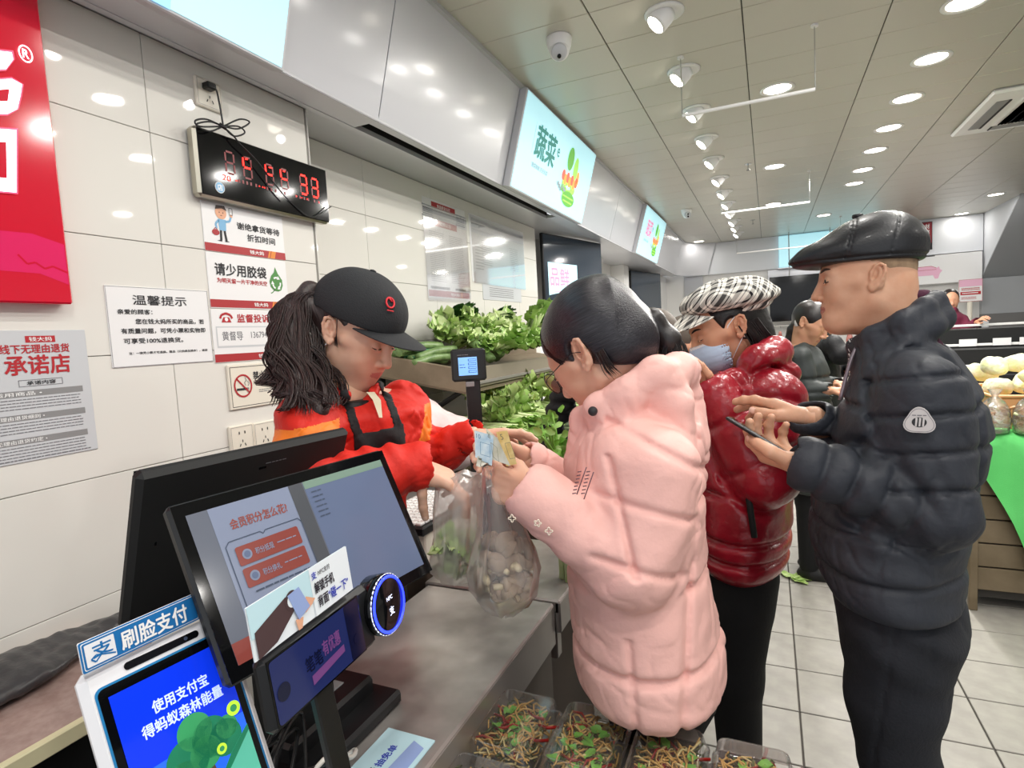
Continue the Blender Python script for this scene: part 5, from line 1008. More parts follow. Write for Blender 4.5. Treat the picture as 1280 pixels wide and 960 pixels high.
t, s, w, h = poster('notice_board', 'white notice headed 温馨提示 in dark lettering, left of the red-barred panels', .928, 1.222, 1.477, 1.688)
s.text('温馨提示', .068, .022, .222, .048, 'ink', 3); s.text('亲爱的顾客：', .026, .060, .118, .073, 'ink', 3, .008); s.text('您在钱大妈所买的商品，若', .070, .085, .272, .099, 'ink', 3, .008); s.text('有质量问题，可凭小票和实物即', .030, .110, .274, .124, 'ink', 3, .008); s.text('可享受100%退换货。', .034, .136, .200, .150, 'ink', 3, .008); s.text('注：一律凭小票才可退换。赠品（只供商品换本），谢谢', .044, .172, .275, .179, 'ink', 3, .01); s.frame(.002, .002, w-.002, h-.002, .001, 'ink_soft', 1); s.build('print', t)
def bar(s, v, w=.312):
    s.rect(0, v, w, v+.024, 'brand_red'); s.pl([(w*.775, v), (w*.80, v), (w*.775, v+.024), (w*.75, v+.024)], 'orange_ink', 2); s.pl([(w*.81, v), (w*.87, v), (w*.845, v+.024), (w*.785, v+.024)], 'orange_ink', 2); s.text('钱大妈', w*.52, v+.006, w*.70, v+.018, 'white_ink', 3, .02)
t, s, w, h = poster('instruction_panel', 'white panel with a cartoon man and a red bar, directly under the clock', 1.229, 1.543, 1.808, 1.955)
s.text('谢绝拿货等待', .122, .045, .295, .067, 'ink', 3, .015); s.text('折扣时间', .158, .078, .272, .100, 'ink', 3, .015); bar(s, h-.025, w)
s.disc(.066, .026, .020, 'skin_ink', 3); s.pl([(.046, .018), (.05, .006), (.08, .004), (.087, .018), (.07, .013)], 'hair_ink', 4); s.disc(.060, .026, .0018, 'ink', 5); s.disc(.073, .026, .0018, 'ink', 5); s.line([(.063, .035), (.069, .035)], .0015, 'ink', 5); s.pl([(.054, .046), (.082, .046), (.080, .080), (.056, .080)], 'blue_ink', 2); s.line([(.056, .05), (.044, .062), (.047, .076)], .007, 'blue_ink', 2); s.line([(.08, .052), (.096, .048), (.102, .034)], .007, 'blue_ink', 2); s.disc(.103, .031, .005, 'skin_ink', 3); s.frame(.096, .008, .108, .028, .0015, 'ink', 4)
s.line([(.061, .08), (.059, .110)], .008, 'ink', 2); s.line([(.074, .08), (.078, .110)], .008, 'ink', 2); s.pl([(.045, .112), (.062, .108), (.062, .114)], 'ink', 3); s.pl([(.073, .108), (.090, .112), (.073, .114)], 'ink', 3); s.disc(.042, .088, .013, 'brand_red', 3, .009); s.line([(.036, .08), (.042, .074), (.049, .08)], .002, 'brand_red', 3); s.build('print', t)
t, s, w, h = poster('instruction_panel', 'white panel reading 请少用胶袋 with a green recycling leaf', 1.229, 1.541, 1.637, 1.805)
s.text('请少用胶袋', .026, .030, .222, .067, 'ink', 3, .018); s.text('为明天留一片干净的天空', .030, .075, .222, .090, 'red_ink', 3, .01); bar(s, h-.027, w)
s.pl([(.262, .024), (.272, .045), (.289, .066), (.290, .085), (.282, .101), (.268, .106), (.251, .104), (.238, .092), (.234, .073), (.243, .054), (.256, .042)], 'leaf_ink', 2); s.line([(.254, .100), (.244, .110), (.236, .113)], .003, 'leaf_ink', 2)
for a in range(3):
    c_ = [(.263+.017*math.cos(math.radians(a*120-90+q)), .078+.019*math.sin(math.radians(a*120-90+q))) for q in (-38, -12, 14)]; s.line(c_, .006, 'white_ink', 4); q = math.radians(a*120-90+26); d = V3(-math.sin(q), math.cos(q)); p_ = V3(.263+.017*math.cos(q), .078+.019*math.sin(q)); n_ = V3(d[1], -d[0]); s.pl([p_-n_*.007-d*.003, p_+d*.009, p_+n_*.007-d*.003], 'white_ink', 4)
s.build('print', t)
t, s, w, h = poster('instruction_panel', 'white panel with a red telephone and 监督投诉电话 beside the cashier’s hair', 1.227, 1.541, 1.471, 1.634)
s.text('监督投诉电话', .092, .014, .285, .040, 'red_ink', 3, .022); s.line([(.030, .028), (.036, .017), (.052, .012), (.068, .017), (.074, .028)], .007, 'red_ink', 3); s.pl([(.034, .040), (.042, .024), (.062, .024), (.070, .040)], 'red_ink', 3); s.disc(.052, .031, .006, 'white_ink', 4); s.rect(.012, .052, .292, .118, 'paper_grey', 1); s.rect(.016, .056, .288, .112, 'paper', 2)
s.text('黄督导', .032, .068, .108, .096, 'ink_soft', 3); s.text('13679441245', .140, .070, .262, .090, 'ink_soft', 3); bar(s, h-.026, w); s.build('print', t)
t, s, w, h = poster('no_smoking_sign', 'cream 禁止吸烟 NO SMOKING plate with a red prohibition circle', 1.262, 1.52, 1.322, 1.462, base='cream_pl', th=.008)
s.line([(.008, .008), (w-.008, .008), (w-.008, h-.008), (.008, h-.008)], .0016, 'ink', 2, True); s.line([(.052+.032*math.cos(a), .068+.034*math.sin(a)) for a in np.linspace(0, 2*PI, 33)[:-1]], .0055, 'red_ink', 4, True); s.line([(.030, .045), (.074, .091)], .005, 'red_ink', 4); s.rect(.027, .075, .068, .082, 'ink', 3); s.rect(.069, .075, .073, .082, 'ink_soft', 3); s.line([(.062, .068), (.058, .058), (.066, .052), (.062, .042)], .002, 'ink_soft', 3); s.line([(.070, .070), (.076, .062), (.070, .054)], .002, 'ink_soft', 3)
s.text('禁止吸烟', .094, .026, .185, .050, 'ink', 3, .012); s.text('NO SMOKING', .095, .056, .180, .067, 'ink', 3); s.rule(.112, .18, .086, 2, .006, 'ink_soft', .0022); s.build('print', t)
# --- sockets
def socket(y, z, label, w=.09, h=.086):
    t = thing('wall_socket', label, 'socket', (-1.53, y, z)); mb = MB(); mb.b(-1.531, -1.520, y-w/2, y+w/2, z-h/2, z+h/2, 'cream_pl', .003); mb.build('plate', t); s = Sheet((-1.52, y-w/2, z+h/2), YD, DN)
    for u in (.38, .62): s.rect(w*u-.002, h*.24, w*u+.002, h*.34, 'ink', 2)
    s.rect(w*.5-.0015, h*.55, w*.5+.0015, h*.64, 'ink', 2); s.pl([(w*.36, h*.78), (w*.40, h*.68), (w*.43, h*.70), (w*.39, h*.80)], 'ink', 2); s.pl([(w*.57, h*.70), (w*.60, h*.68), (w*.64, h*.78), (w*.61, h*.80)], 'ink', 2); s.frame(.006, .006, w-.006, h-.006, .0008, 'ink_soft'); s.build('socket_holes', t); return t
socket(1.289, 2.275, 'white wall socket above the clock with a black plug in it'); socket(1.292, 1.230, 'left one of the two cream sockets low on the wall behind the cashier'); socket(1.382, 1.227, 'right one of the two cream sockets, next to the cashier’s red sleeve')
t = thing('clock_plug', 'black plug and looped black cable running from the upper socket to the clock', 'cable', (-1.5, 1.3, 2.2)); mb = MB(); mb.box((-1.507, 1.28, 2.292), (.014, .016, .010), 'black_pl', I3, .004); mb.build('plug', t)
hp = lambda px, py, d=.03: hitX(px, py, -1.53+d); mb = MB(); cab = [hp(262, 106), hp(270, 112), hp(274, 128), hp(277, 145), hp(279, 158)]; mb.tube(bez(cab, 14), .0028, 'black_pl', 6)
for lp in ([(279, 158), (258, 149), (244, 151), (250, 158), (279, 158)], [(279, 158), (262, 152), (245, 156), (262, 164), (279, 158)], [(279, 158), (300, 149), (312, 153), (298, 161), (279, 158)], [(279, 158), (298, 158), (306, 166), (292, 170), (279, 158)], [(279, 158), (292, 170), (300, 180), (320, 200), (345, 232), (360, 250)]): mb.tube(bez([hp(a, b, .062) for a, b in lp], 22), .0025, 'black_pl', 6)
mb.tube([hp(274, 155, .06), hp(283, 161, .068)], .006, 'black_pl', 6); mb.build('cable', t)
# --- clock
t = thing('digital_clock', 'black wall clock with glowing red digits in a silver frame', 'clock', (-1.52, 1.5, 1.96)); y0, y1, z0, z1 = 1.200, 1.742, 1.957, 2.158
mb = MB(); mb.b(-1.529, -1.490, y0, y1, z0, z1, 'alu', .010); mb.build('frame', t); mb = MB(); mb.b(-1.492, -1.486, y0+.007, y1-.006, z0+.006, z1-.006, 'black_gloss', .002); mb.build('glass', t)
s = Sheet((-1.486, y0, z1), YD, DN)
def seg(u, v, w, h, on, off=True):
    k = .0058; P = {'a': [(0, 0), (w, 0)], 'g': [(0, h/2), (w, h/2)], 'd': [(0, h), (w, h)], 'f': [(0, 0), (0, h/2)], 'b': [(w, 0), (w, h/2)], 'e': [(0, h/2), (0, h)], 'c': [(w, h/2), (w, h)]}
    for n_, (p, q) in P.items():
        o_ = n_ in on
        if not o_ and not off: continue
        d = nrm(V3(*q)-V3(*p)); s.line([V3(u, v)+V3(*p)+d*.0035, V3(u, v)+V3(*q)-d*.0035], k, 'led_on' if o_ else 'led_off', 3 if o_ else 2)
for u, on in ((.095, ''), (.160, 'fg'), (.248, 'fg'), (.312, 'fg'), (.400, 'abcdg'), (.455, 'abcdg')): seg(u, .052, .030, .064, on)
s.line([(.168, .058), (.178, .056)], .004, 'led_on', 4); s.line([(.262, .060), (.275, .060)], .004, 'led_on', 4); s.line([(.322, .058), (.332, .058)], .004, 'led_on', 4); s.text('20', .079, .124, .108, .140, 'led_on', 3, .02); s.rect(.125, .131, .131, .134, 'led_on', 3)
for u in (.135, .15, .165, .18, .2, .245, .262, .28, .305, .32, .37, .39, .41, .43, .46, .48): s.rect(u, .126, u+.007, .136, 'led_off', 2)
for u in (.215, .228, .236, .305, .375, .40, .425, .485): s.rect(u, .129, u+.0025, .133, 'led_on', 3)
s.disc(.066, .166, .017, 'paper_grey', 2); s.disc(.066, .166, .0145, 'blue_ink', 3); s.text('店', .057, .157, .075, .175, 'white_ink', 4, .02); s.build('digits', t)
mb = MB(); mb.tube(bez([hitX(360, 250, -1.484), hitX(385, 270, -1.48), hitX(398, 268, -1.478), hitX(414, 258, -1.47)], 12), .002, 'black_pl', 6); mb.build('aerial_wire', t)
# --- light boxes on the fascia
def fframe(y, t_, off): return fas(y, t_, off)
def lightbox(y0, y1, t0, t1, label, art, off=.045):
    t = thing('light_box', label, 'light box', fas((y0+y1)/2, t0)); up = nrm(fas(0, 1)-fas(0, 0)); n = V3(.962, 0, -.272); H = np.linalg.norm(fas(0, t1)-fas(0, t0)); c = fas((y0+y1)/2, (t0+t1)/2, off/2)
    mb = MB(); mb.box(c, ((y1-y0)/2, H/2, off/2), 'panel_w', np.array([YD, up, n]), .004); mb.build('housing', t); mb = MB(); mb.box(c+n*off/2, ((y1-y0)/2-.012, H/2-.010, .002), 'lb_face', np.array([YD, up, n])); mb.build('lit_face', t)
    s = Sheet(fas(y0, t1, off+.003), YD, -up); s.nn = n; art(s, y1-y0, H); s.build('print', t)
    return t
def veg_art(big):
    def art(s, w, h):
        u = w*.17; s.line([(u-.035, h*.22), (u-.035, h*.55)], .003, 'lb_grey'); s.text('蔬菜', u, h*.22, u+w*.24, h*.56, 'lb_teal' if big else 'lb_pink', 3, .01); s.text('e', u+w*.26, h*.30, u+w*.29, h*.40, 'lb_teal', 3); s.text('蔬菜新鲜 天天好菜', u, h*.63, u+w*.19, h*.68, 'lb_grey', 3)
        c = (w*.66, h*.52)
        for i in range(9): a = i*.7; s.disc(c[0]+.10*math.cos(a)*w/1.4, c[1]+.04*math.sin(a)+.07, .045, random.choice(('lb_green', 'lb_green2')), 3+i % 3, .03)
        for i in range(7): s.disc(c[0]-.13+.045*i, c[1]+.01+.02*(i % 2), .03, ('lb_red', 'lb_orange')[i % 2], 6, .035)
        s.disc(c[0]-.05, c[1]-.11, .06, 'lb_green', 5, .075); s.disc(c[0]+.08, c[1]-.07, .045, 'lb_green2', 5, .08); s.disc(c[0]+.15, c[1]-.02, .03, 'lb_orange', 6, .05)
        for i in range(6): s.disc(c[0]-.2+.03*i, c[1]+.08+.012*(i % 3), .018, 'lb_grey', 5, .014)
        s.disc(c[0]+.04, c[1]+.14, .13, 'lb_green', 7, .05); s.line([(c[0]-.08, c[1]+.13), (c[0]+.15, c[1]+.13)], .01, 'lb_green2', 8); s.line([(c[0]-.06, c[1]+.16), (c[0]+.13, c[1]+.16)], .01, 'lb_green2', 8)
    return art
def top_art(s, w, h): s.pl([(w*.62, h*.2), (w*.70, h*.15), (w*.75, h*.5), (w*.755, h*.985), (w*.63, h*.985)], 'lb_blue', 2); s.disc(w*.70, h*.74, .035, 'lb_skin', 3, .03); s.text('fresh', w*.53, h*.84, w*.63, h*.93, 'lb_pink', 4)
lightbox(-.1, 1.385, -.02, .985, 'glowing pale blue light box at the top left, over the clock', top_art)
lightbox(3.03, 4.40, .0, .985, 'large glowing light box reading 蔬菜 with a green vegetable heap', veg_art(True)); lightbox(6.40, 7.70, .0, .985, 'farther, smaller-looking light box with pink lettering and a vegetable heap', veg_art(False))
# --- acrylic sheets on the recessed wall
XR = -1.725
t, s, w, h = poster('price_notice', 'tall clear-fronted notice with two lists and a red bar at its foot', 2.772, 3.258, 1.745, 2.30, X=XR, base='paper')
s.rect(.09, .012, .36, .045, 'brand_red'); s.text('食品安全公示', .15, .019, .30, .038, 'white_ink', 3); s.rect(.10, .108, .37, .145, 'brand_red'); s.text('证照公示', .17, .116, .30, .137, 'white_ink', 3)
for u in (-.01, .36): s.rect(u, .04, u+.12, .045, 'steel_ink'); s.rect(u, .10, u+.12, .105, 'steel_ink'); s.rule(u+.01, u+.11, .055, 4, .011, 'steel_ink', .004)
for u in (.03, .255): s.rect(u, .165, u+.205, .475, 'paper', 2); s.rule(u+.015, u+.18, .18, 26, .011, 'ink_soft', .003, 3)
s.rule(.03, .24, .488, 1, .01, 'ink', .014); s.rule(.31, .44, .488, 1, .01, 'ink', .014); s.rect(.005, .51, w-.005, .545, 'brand_red'); s.text('钱大妈', .25, .519, .35, .536, 'white_ink', 3, .02); s.rect(.375, .51, .39, .545, 'orange_ink', 3); s.build('print', t); flat((XR+.006, 2.76, 2.26), .505, .53, .003, 'acrylic', t, 'clear_cover')
t, s, w, h = poster('licence_holder', 'clear acrylic holder with two white licences, right of the tall notice', 3.31, 4.20, 1.87, 2.30, X=XR, base='paper')
for u, b in ((.03, 'paper'), (.48, 'paper')): s.rect(u, .10, u+.40, .40, b, 2); s.rule(u+.13, u+.28, .15, 12, .014, 'ink_soft', .004, 3)
s.rule(u-.42, u-.30, .2, 8, .02, 'ink_soft', .005, 3); s.build('print', t); flat((XR+.008, 3.32, 2.29), .86, .43, .003, 'acrylic', t, 'clear_cover')
t, s, w, h = poster('licence_sheet', 'pale blue sheets taped below the clear licence holder', 3.45, 4.10, 1.76, 1.865, X=XR, base='paper_grey'); s.rule(.1, .5, .02, 5, .014, 'ink_soft', .004); s.build('print', t)
# --- wall screens and emergency lamp on the left
def tv(c, R, hw, hh, label, scr='black_gloss', th=.03):
    t = thing('wall_screen', label, 'screen', c-R[2]*th); mb = MB(); mb.box(c-R[2]*th/2, (hw, hh, th/2), 'black_pl', R, .004); mb.build('casing', t); mb = MB(); mb.box(c+R[2]*.001, (hw-.012, hh-.012, .001), scr, R); mb.build('panel', t); mb = MB(); mb.box(c-R[2]*(th+.03), (.1, .1, .03), 'black_matte', R); mb.build('bracket', t); return t
mat('tv_dim', '38404a', .08, emit=.1); a = nrm(V3(.25, 1, 0)); Rt = np.array([a, V3(0, 0, 1), np.cross(a, V3(0, 0, 1))]); c = V3(-1.60, 5.1, 2.02); t = tv(c, Rt, .5, .34, 'wall screen beside the tiled wall, showing a pale blue slide with red lettering', 'tv_dim')
s = Sheet(c+Rt[2]*.003-a*.47+V3(0, 0, .10), a, DN); s.rect(.03, .0, .50, .34, 'lb_face'); s.text('品鲜', .06, .04, .36, .2, 'lb_pink', 3, .03); s.rule(.08, .4, .24, 2, .03, 'lb_pink', .01); s.pl([(.03, .28), (.3, .24), (.5, .3), (.5, .40), (.03, .40)], 'tv_dim', 4); s.build('slide', t)
c = V3(-1.62, 8.6, 1.98); tv(c, Rt, .5, .36, 'second, farther wall screen, dark and brownish, on the left wall', 'tv_dim')
t = thing('emergency_lamp', 'white twin-head emergency lamp high on the left wall between the two screens', 'lamp', (-1.89, 6.65, 2.15)); mb = MB(); mb.b(-1.897, -1.84, 6.5, 6.8, 2.1, 2.32, 'white_pl', .01); mb.build('box', t)
for y in (6.56, 6.74): mb = MB(); mb.lathe([(.05, 0), (.06, .05), (.05, .06), (.0001, .055)], 'lamp_white', (-1.84, y, 2.33), basis((1, 0, -.2)), 16); mb.build('lamp_head', t)
# --- back wall things
t = thing('light_box', 'flat pale blue light box on the back wall above the black screen', 'light box', (.65, 10.2, 2.36)); mb = MB(); mb.b(.165, 1.5, 10.14, 10.2, 2.355, 2.845, 'lb_face', .01); mb.build('housing', t); mb = MB(); mb.b(.15, 1.515, 10.15, 10.2, 2.34, 2.358, 'panel_w'); mb.build('rim', t)
t = thing('wall_screen', 'black switched-off screen hanging on the back wall under the pale blue light box', 'screen', (.6, 9.9, 1.5)); mb = MB(); mb.b(.02, 1.15, 9.86, 9.90, 1.515, 2.20, 'black_gloss', .006); mb.build('casing', t)
for x in (.3, .85): mb = MB(); mb.cyl((x, 9.89, 2.2), (x, 9.89, 2.86), .008, 'chrome', 8); mb.build('hanger', t)
t = thing('promotion_poster', 'dark red poster with white lettering on the back wall, right of the flat cap', 'poster', (2.0, 10.18, 2.43)); mb = MB(); mb.b(1.80, 2.165, 10.17, 10.19, 2.425, 2.822, 'ink', .003); mb.build('board', t)
mat('poster_red', '8e2430', .5); mat('poster_cream', 'd9c9a0', .5); s = Sheet((1.80, 10.169, 2.822), V3(1, 0, 0), DN); s.rect(.008, .008, .357, .30, 'poster_red'); s.text('好食材', .17, .03, .33, .10, 'white_ink', 3, .03); s.text('天天鲜', .17, .115, .33, .185, 'white_ink', 3, .03); s.rule(.18, .33, .2, 2, .02, 'white_ink', .01); s.disc(.2, .32, .09, 'poster_cream', 3, .045); s.disc(.2, .325, .05, 'white_ink', 4, .02); s.build('print', t)
t = thing('menu_board', 'long white board with a pink pig outline over the far counter', 'sign', (2.3, 10.18, 1.94)); mb = MB(); mb.b(1.35, 2.74, 10.15, 10.19, 1.93, 2.335, 'paper', .004); mb.build('board', t); s = Sheet((1.35, 10.149, 2.335), V3(1, 0, 0), DN); mat('pig_pink', 'e6b3cc', .5)
s.pl([(.35, .18), (.55, .155), (.8, .15), (.86, .18), (.89, .16), (.90, .20), (.93, .22), (.90, .26), (.88, .33), (.84, .33), (.82, .28), (.55, .28), (.53, .33), (.48, .33), (.45, .28), (.36, .26)], 'pig_pink', 2); s.line([(.36, .18), (.56, .155), (.8, .15), (.86, .18)], .006, 'red_ink', 3); s.line([(.4, .205), (.86, .20)], .005, 'red_ink', 3); s.rect(.62, .0, .84, .012, 'ink', 3); s.build('print', t)
# ================================================================== checkout counter and its devices
mat('counter_side', '6d655d', .45, bump=(6, .2)); mat('counter_brown', '4f4238', .5); mat('granite_pink', 'b39a93', .35, var=(60, 'a38880')); mat('seal_yellow', 'e3dcb4', .5); film('clear_wrap', 'd8d8d8', .18, .2, .16, (30, .6)); mat('black_bag', '39383a', .35, bump=(16, .8, 4, .01))
t = thing('checkout_counter', 'near stainless steel checkout counter with a dull worn top', 'counter', (-.7, .5, 0))
mb = MB(); mb.b(-.85, -.490, -.7, 1.268, .815, .85, 'steel', .004); mb.build('worktop', t); mb = MB(); mb.b(-.84, -.497, -.69, 1.255, .04, .815, 'counter_side', .003); mb.build('cabinet', t); mb = MB(); mb.b(-.503, -.489, -.7, 1.268, .745, .846, 'steel_edge', .003); mb.build('front_lip', t)
t = thing('packing_counter', 'second stainless steel counter beyond the near one, with brown side panels', 'counter', (-.7, 1.8, 0))
mb = MB(); mb.b(-.865, -.478, 1.275, 1.66, .818, .853, 'steel', .004); mb.build('worktop', t); mb = MB(); mb.b(-.85, -.52, 1.29, 1.65, .04, .818, 'counter_brown', .003); mb.build('cabinet', t); mb = MB(); mb.b(-.492, -.477, 1.275, 1.66, .77, .849, 'steel_edge', .003); mb.build('front_lip', t); mb = MB(); mb.b(-.53, -.49, 1.278, 1.31, .70, .82, 'steel_edge', .003); mb.build('corner_post', t)
t = thing('wall_shelf', 'pink granite ledge with a pale edge along the tiled wall at the lower left', 'shelf', (-1.3, .4, 0)); mb = MB(); mb.b(-1.53, -1.14, -.6, .80, .835, .86, 'granite_pink', .003); mb.build('slab', t); mb = MB(); mb.b(-1.145, -1.128, -.6, .80, .832, .862, 'seal_yellow', .002); mb.build('edge_strip', t); mb = MB(); mb.b(-1.5, -1.16, -.58, .79, 0, .834, 'black_matte'); mb.build('cabinet', t)
S = Sdf(); S.u(ell((-1.40, .50, .885), (.10, .24, .028)), .01); S.u(ell((-1.44, .70, .875), (.05, .13, .016)), .03); S.u(cone((-1.42, .66, .875), (-1.47, .79, .87), .016, .008), .02); S.d(lambda p: .006*sn(p, 30, 91)+.003*sn(p, 80, 92)); S.isect(plane((0, 0, -1), -.860), .002); mb = MB(); add_sdf(mb, S, (-1.53, .2, .85), (-1.25, .85, .95), .005, 'black_bag'); tag(mb.build('plastic_bag', loc=(-1.4, .5, .86)), 'crumpled dark plastic bag lying on the pink granite ledge', 'bag')
def dev(C, psi, tilt):
    psi, tilt = math.radians(psi), math.radians(tilt); ex = V3(-math.sin(psi), math.cos(psi), 0); n = V3(math.cos(psi), math.sin(psi), 0); ey = math.sin(tilt)*n+V3(0, 0, -math.cos(tilt)); nn = np.cross(ey, ex); return np.asarray(C, float), ex, ey, nn
# customer display
mat('scr_grey', '585c66', .15, emit=.12, emitcol='9aa4ba'); mat('scr_pale', '767f95', .15, emit=.1, emitcol='b4c0dc'); mat('scr_bar', '4c4f55', .15, emit=.12); mat('scr_red', '82403a', .2, emit=.08); mat('scr_redink', '8a4a44', .2, emit=.06); mat('scr_green', '6d8478', .2, emit=.2); mat('scr_ink', '3e4a60', .3); mat('scr_blue', '56617b', .15, emit=.1, emitcol='9db2dc')
C, ex, ey, nn = dev((-.618, .648, 1.207), -8, 26); R = np.array([ex, ey, nn]); W, H = .344, .1965
t = thing('customer_display', 'black customer display tilted back, showing member points in red boxes', 'display', (C[0]-.05, C[1], .85)); mb = MB(); mb.box(C-nn*.010, (W/2+.017, H/2+.019, .010), 'black_pl', R, .006); mb.build('casing', t); mb = MB(); mb.box(C+nn*.0005, (W/2+.014, H/2+.016, .0006), 'black_gloss', R); mb.build('bezel', t)
s = Sheet(C-ex*W/2-ey*H/2+nn*.0012, ex, ey); s.nn = nn; s.rect(0, 0, W, H, 'scr_grey', 1); s.rect(.028, 0, .158, H, 'scr_pale', 2); s.rect(.152, 0, .176, H, 'scr_bar', 3); s.rect(.178, 0, W, H, 'scr_blue', 2); s.rect(.178, 0, W, .012, 'scr_green', 3)
s.text('会员积分怎么花?', .050, .022, .138, .036, 'scr_redink', 4, .02); s.line([(.040, .050), (.086, .050), (.090, .054), (.094, .050), (.148, .050), (.152, .056), (.152, .19), (.034, .19), (.034, .056)], .0014, 'scr_ink', 4, True)
for v, tx in ((.060, '积分抵现'), (.090, '积分换礼')): s.rect(.044, v, .142, v+.026, 'scr_red', 5, .003); s.disc(.058, v+.013, .007, 'scr_pale', 6); s.disc(.058, v+.013, .0045, 'scr_blue', 7); s.text(tx, .070, v+.009, .098, v+.018, 'scr_pale', 6); s.rule(.104, .135, v+.012, 1, .01, 'scr_pale', .0015, 6)
s.rule(.052, .14, .122, 1, .004, 'scr_ink', .0022, 5); s.line([(.10+.018*math.cos(a), .152+.018*math.sin(a)) for a in np.linspace(0, 2*PI, 21)[:-1]], .001, 'scr_ink', 4, True); s.rect(.0, .17, .03, H, 'scr_red', 3)
for i in range(6): s.rule(.186, .205, .018+.008*i, 1, .01, 'scr_ink', .002, 4)
s.build('screen_image', t)
mb = MB(); mb.box(C-nn*.05+V3(0, 0, -.06), (.05, .09, .02), 'black_matte', R, .006); mb.build('rear_hinge', t); mb = MB(); mb.b(-.74, -.70, .60, .74, .86, 1.16, 'black_matte', .006); mb.build('neck', t); mb = MB(); mb.b(-.85, -.62, .50, .82, .85, .876, 'black_pl', .006); mb.build('foot', t)
# cashier's own monitor, seen from behind
C2 = V3(-.825, .70, 1.215); psi = math.radians(-8); ex2 = V3(-math.sin(psi), math.cos(psi), 0); n2 = V3(math.cos(psi), math.sin(psi), 0); ey2 = nrm(-math.sin(math.radians(22))*n2*1+V3(0, 0, -math.cos(math.radians(22)))); nn2 = np.cross(ey2, ex2); R2 = np.array([ex2, ey2, nn2])
t = thing('cashier_monitor', 'back of the cashier’s large matt black monitor, left of the customer display', 'monitor', (-.83, .7, .85)); mb = MB(); mb.box(C2-nn2*.006, (.192, .135, .012), 'black_matte', R2, .008); mb.build('back_shell', t); mb = MB(); mb.box(C2-nn2*.019, (.186, .128, .001), 'black_gloss', R2); mb.build('screen', t)
s = Sheet(C2-ex2*.19-ey2*.135+nn2*.006, ex2, ey2); s.nn = nn2; s.rule(.20, .24, .028, 1, .004, 'ink_soft', .0015, 1); s.rect(.188, .034, .202, .038, 'black_gloss', 1, .0015); s.rect(.03, .12, .033, .126, 'black_gloss', 1); s.build('vent_marks', t); mb = MB(); mb.box(C2+ey2*.17+nn2*.02, (.04, .08, .012), 'black_matte', R2, .004); mb.build('arm', t); mb = MB(); mb.b(-.86, -.76, .6, .8, .85, .87, 'black_pl', .005); mb.build('foot', t)
# face-payment terminal
mat('ali_white', 'ececf0', .25, coat=.3); mat('ali_blue', '2f78b4', .35); mat('ali_rim', '2a7fb8', .25); mat('scr_deep', '0a2ac0', .15, emit=.75, emitcol='0c34d8'); mat('scr_mid', '1f5be0', .15, emit=.7, emitcol='2f6ae8'); mat('scr_tree', '1f7d5a', .15, emit=.35); mat('scr_tree2', '3d9a62', .15, emit=.35); mat('scr_lime', 'b4e03c', .15, emit=.8); mat('scr_hill', '58b59c', .15, emit=.5); mat('scr_text', 'b9c9f6', .15, emit=.8); mat('scr_trunk', '5d4a3a', .3, emit=.2)
C, ex, ey, nn = dev((-.678, .3393, 1.165), -7.4, 22.2); R = np.array([ex, ey, nn]); O = C; w_, h_ = .17, .255; ce = O+ex*w_/2+ey*h_/2
t = thing('face_payment_terminal', 'white payment terminal with a blue screen, at the lower left corner', 'terminal', (ce[0]-.03, ce[1], .85)); mb = MB(); mb.box(ce-nn*.009, (w_/2, h_/2, .010), 'ali_white', R, .008); mb.build('casing', t)
s = Sheet(O+nn*.0012, ex, ey); s.nn = nn; s.rect(.010, .020, w_-.010, h_-.012, 'ali_rim', 1, .008); s.rect(.0125, .0225, w_-.0125, h_-.0145, 'black_gloss', 2, .007); s.rect(.043, .007, .128, .0155, 'black_gloss', 2, .004); s.disc(.112, .0112, .0022, 'scr_ink', 3); s.build('front_glass', t)
s = Sheet(O+ex*.021+ey*.033+nn*.0026, ex, ey); s.nn = nn; a, b = .128, .20; s.rect(0, 0, a, b*.45, 'scr_deep', 1); s.rect(0, b*.45, a, b, 'scr_mid', 1); s.text('使用支付宝', .036, .026, .100, .040, 'scr_text', 4, .03); s.text('得蚂蚁森林能量', .020, .046, .112, .060, 'scr_text', 4, .03)
for u, v, r, m in ((.055, .105, .024, 'scr_tree'), (.085, .095, .022, 'scr_tree'), (.070, .080, .020, 'scr_tree2'), (.100, .105, .020, 'scr_tree'), (.045, .122, .020, 'scr_tree2'), (.075, .108, .018, 'scr_tree2'), (.105, .095, .013, 'scr_tree2')): s.disc(u, v, r, m, 3)
s.pl([(.07, .12), (.08, .12), (.084, .17), (.066, .17)], 'scr_trunk', 2); s.pl([(.0, b), (.0, .17), (.03, .155), (.06, .165), (.10, .125), (a, .105), (a, b)], 'scr_hill', 5); s.pl([(.06, .165), (.10, .125), (a, .105), (a, .112), (.1, .135)], 'scr_tree', 6)
for u, v, r in ((.118, .080, .0085), (.092, .114, .006), (.026, .122, .006)): s.disc(u, v, r, 'scr_lime', 6); s.disc(u, v, r*.5, 'scr_tree2', 7)
s.build('screen_image', t)
mb = MB(); mb.box(ce-nn*.05+V3(0, 0, -.08), (.04, .09, .02), 'ali_white', R, .006); mb.build('rear_stand', t); mb = MB(); mb.b(-.72, -.58, .36, .50, .85, .868, 'ali_white', .005); mb.build('foot', t)
Ch, eh, yh, nh = dev(at(179, 788, .668), -4, 9); mat('ali_blue2', '1f6fb0', .35); hd = MB(); Rh = np.array([eh, yh, nh]); hd.box(Ch, (.0655, .0165, .0015), 'ali_white', Rh, .001); hb = hd.build('header_sign', t)
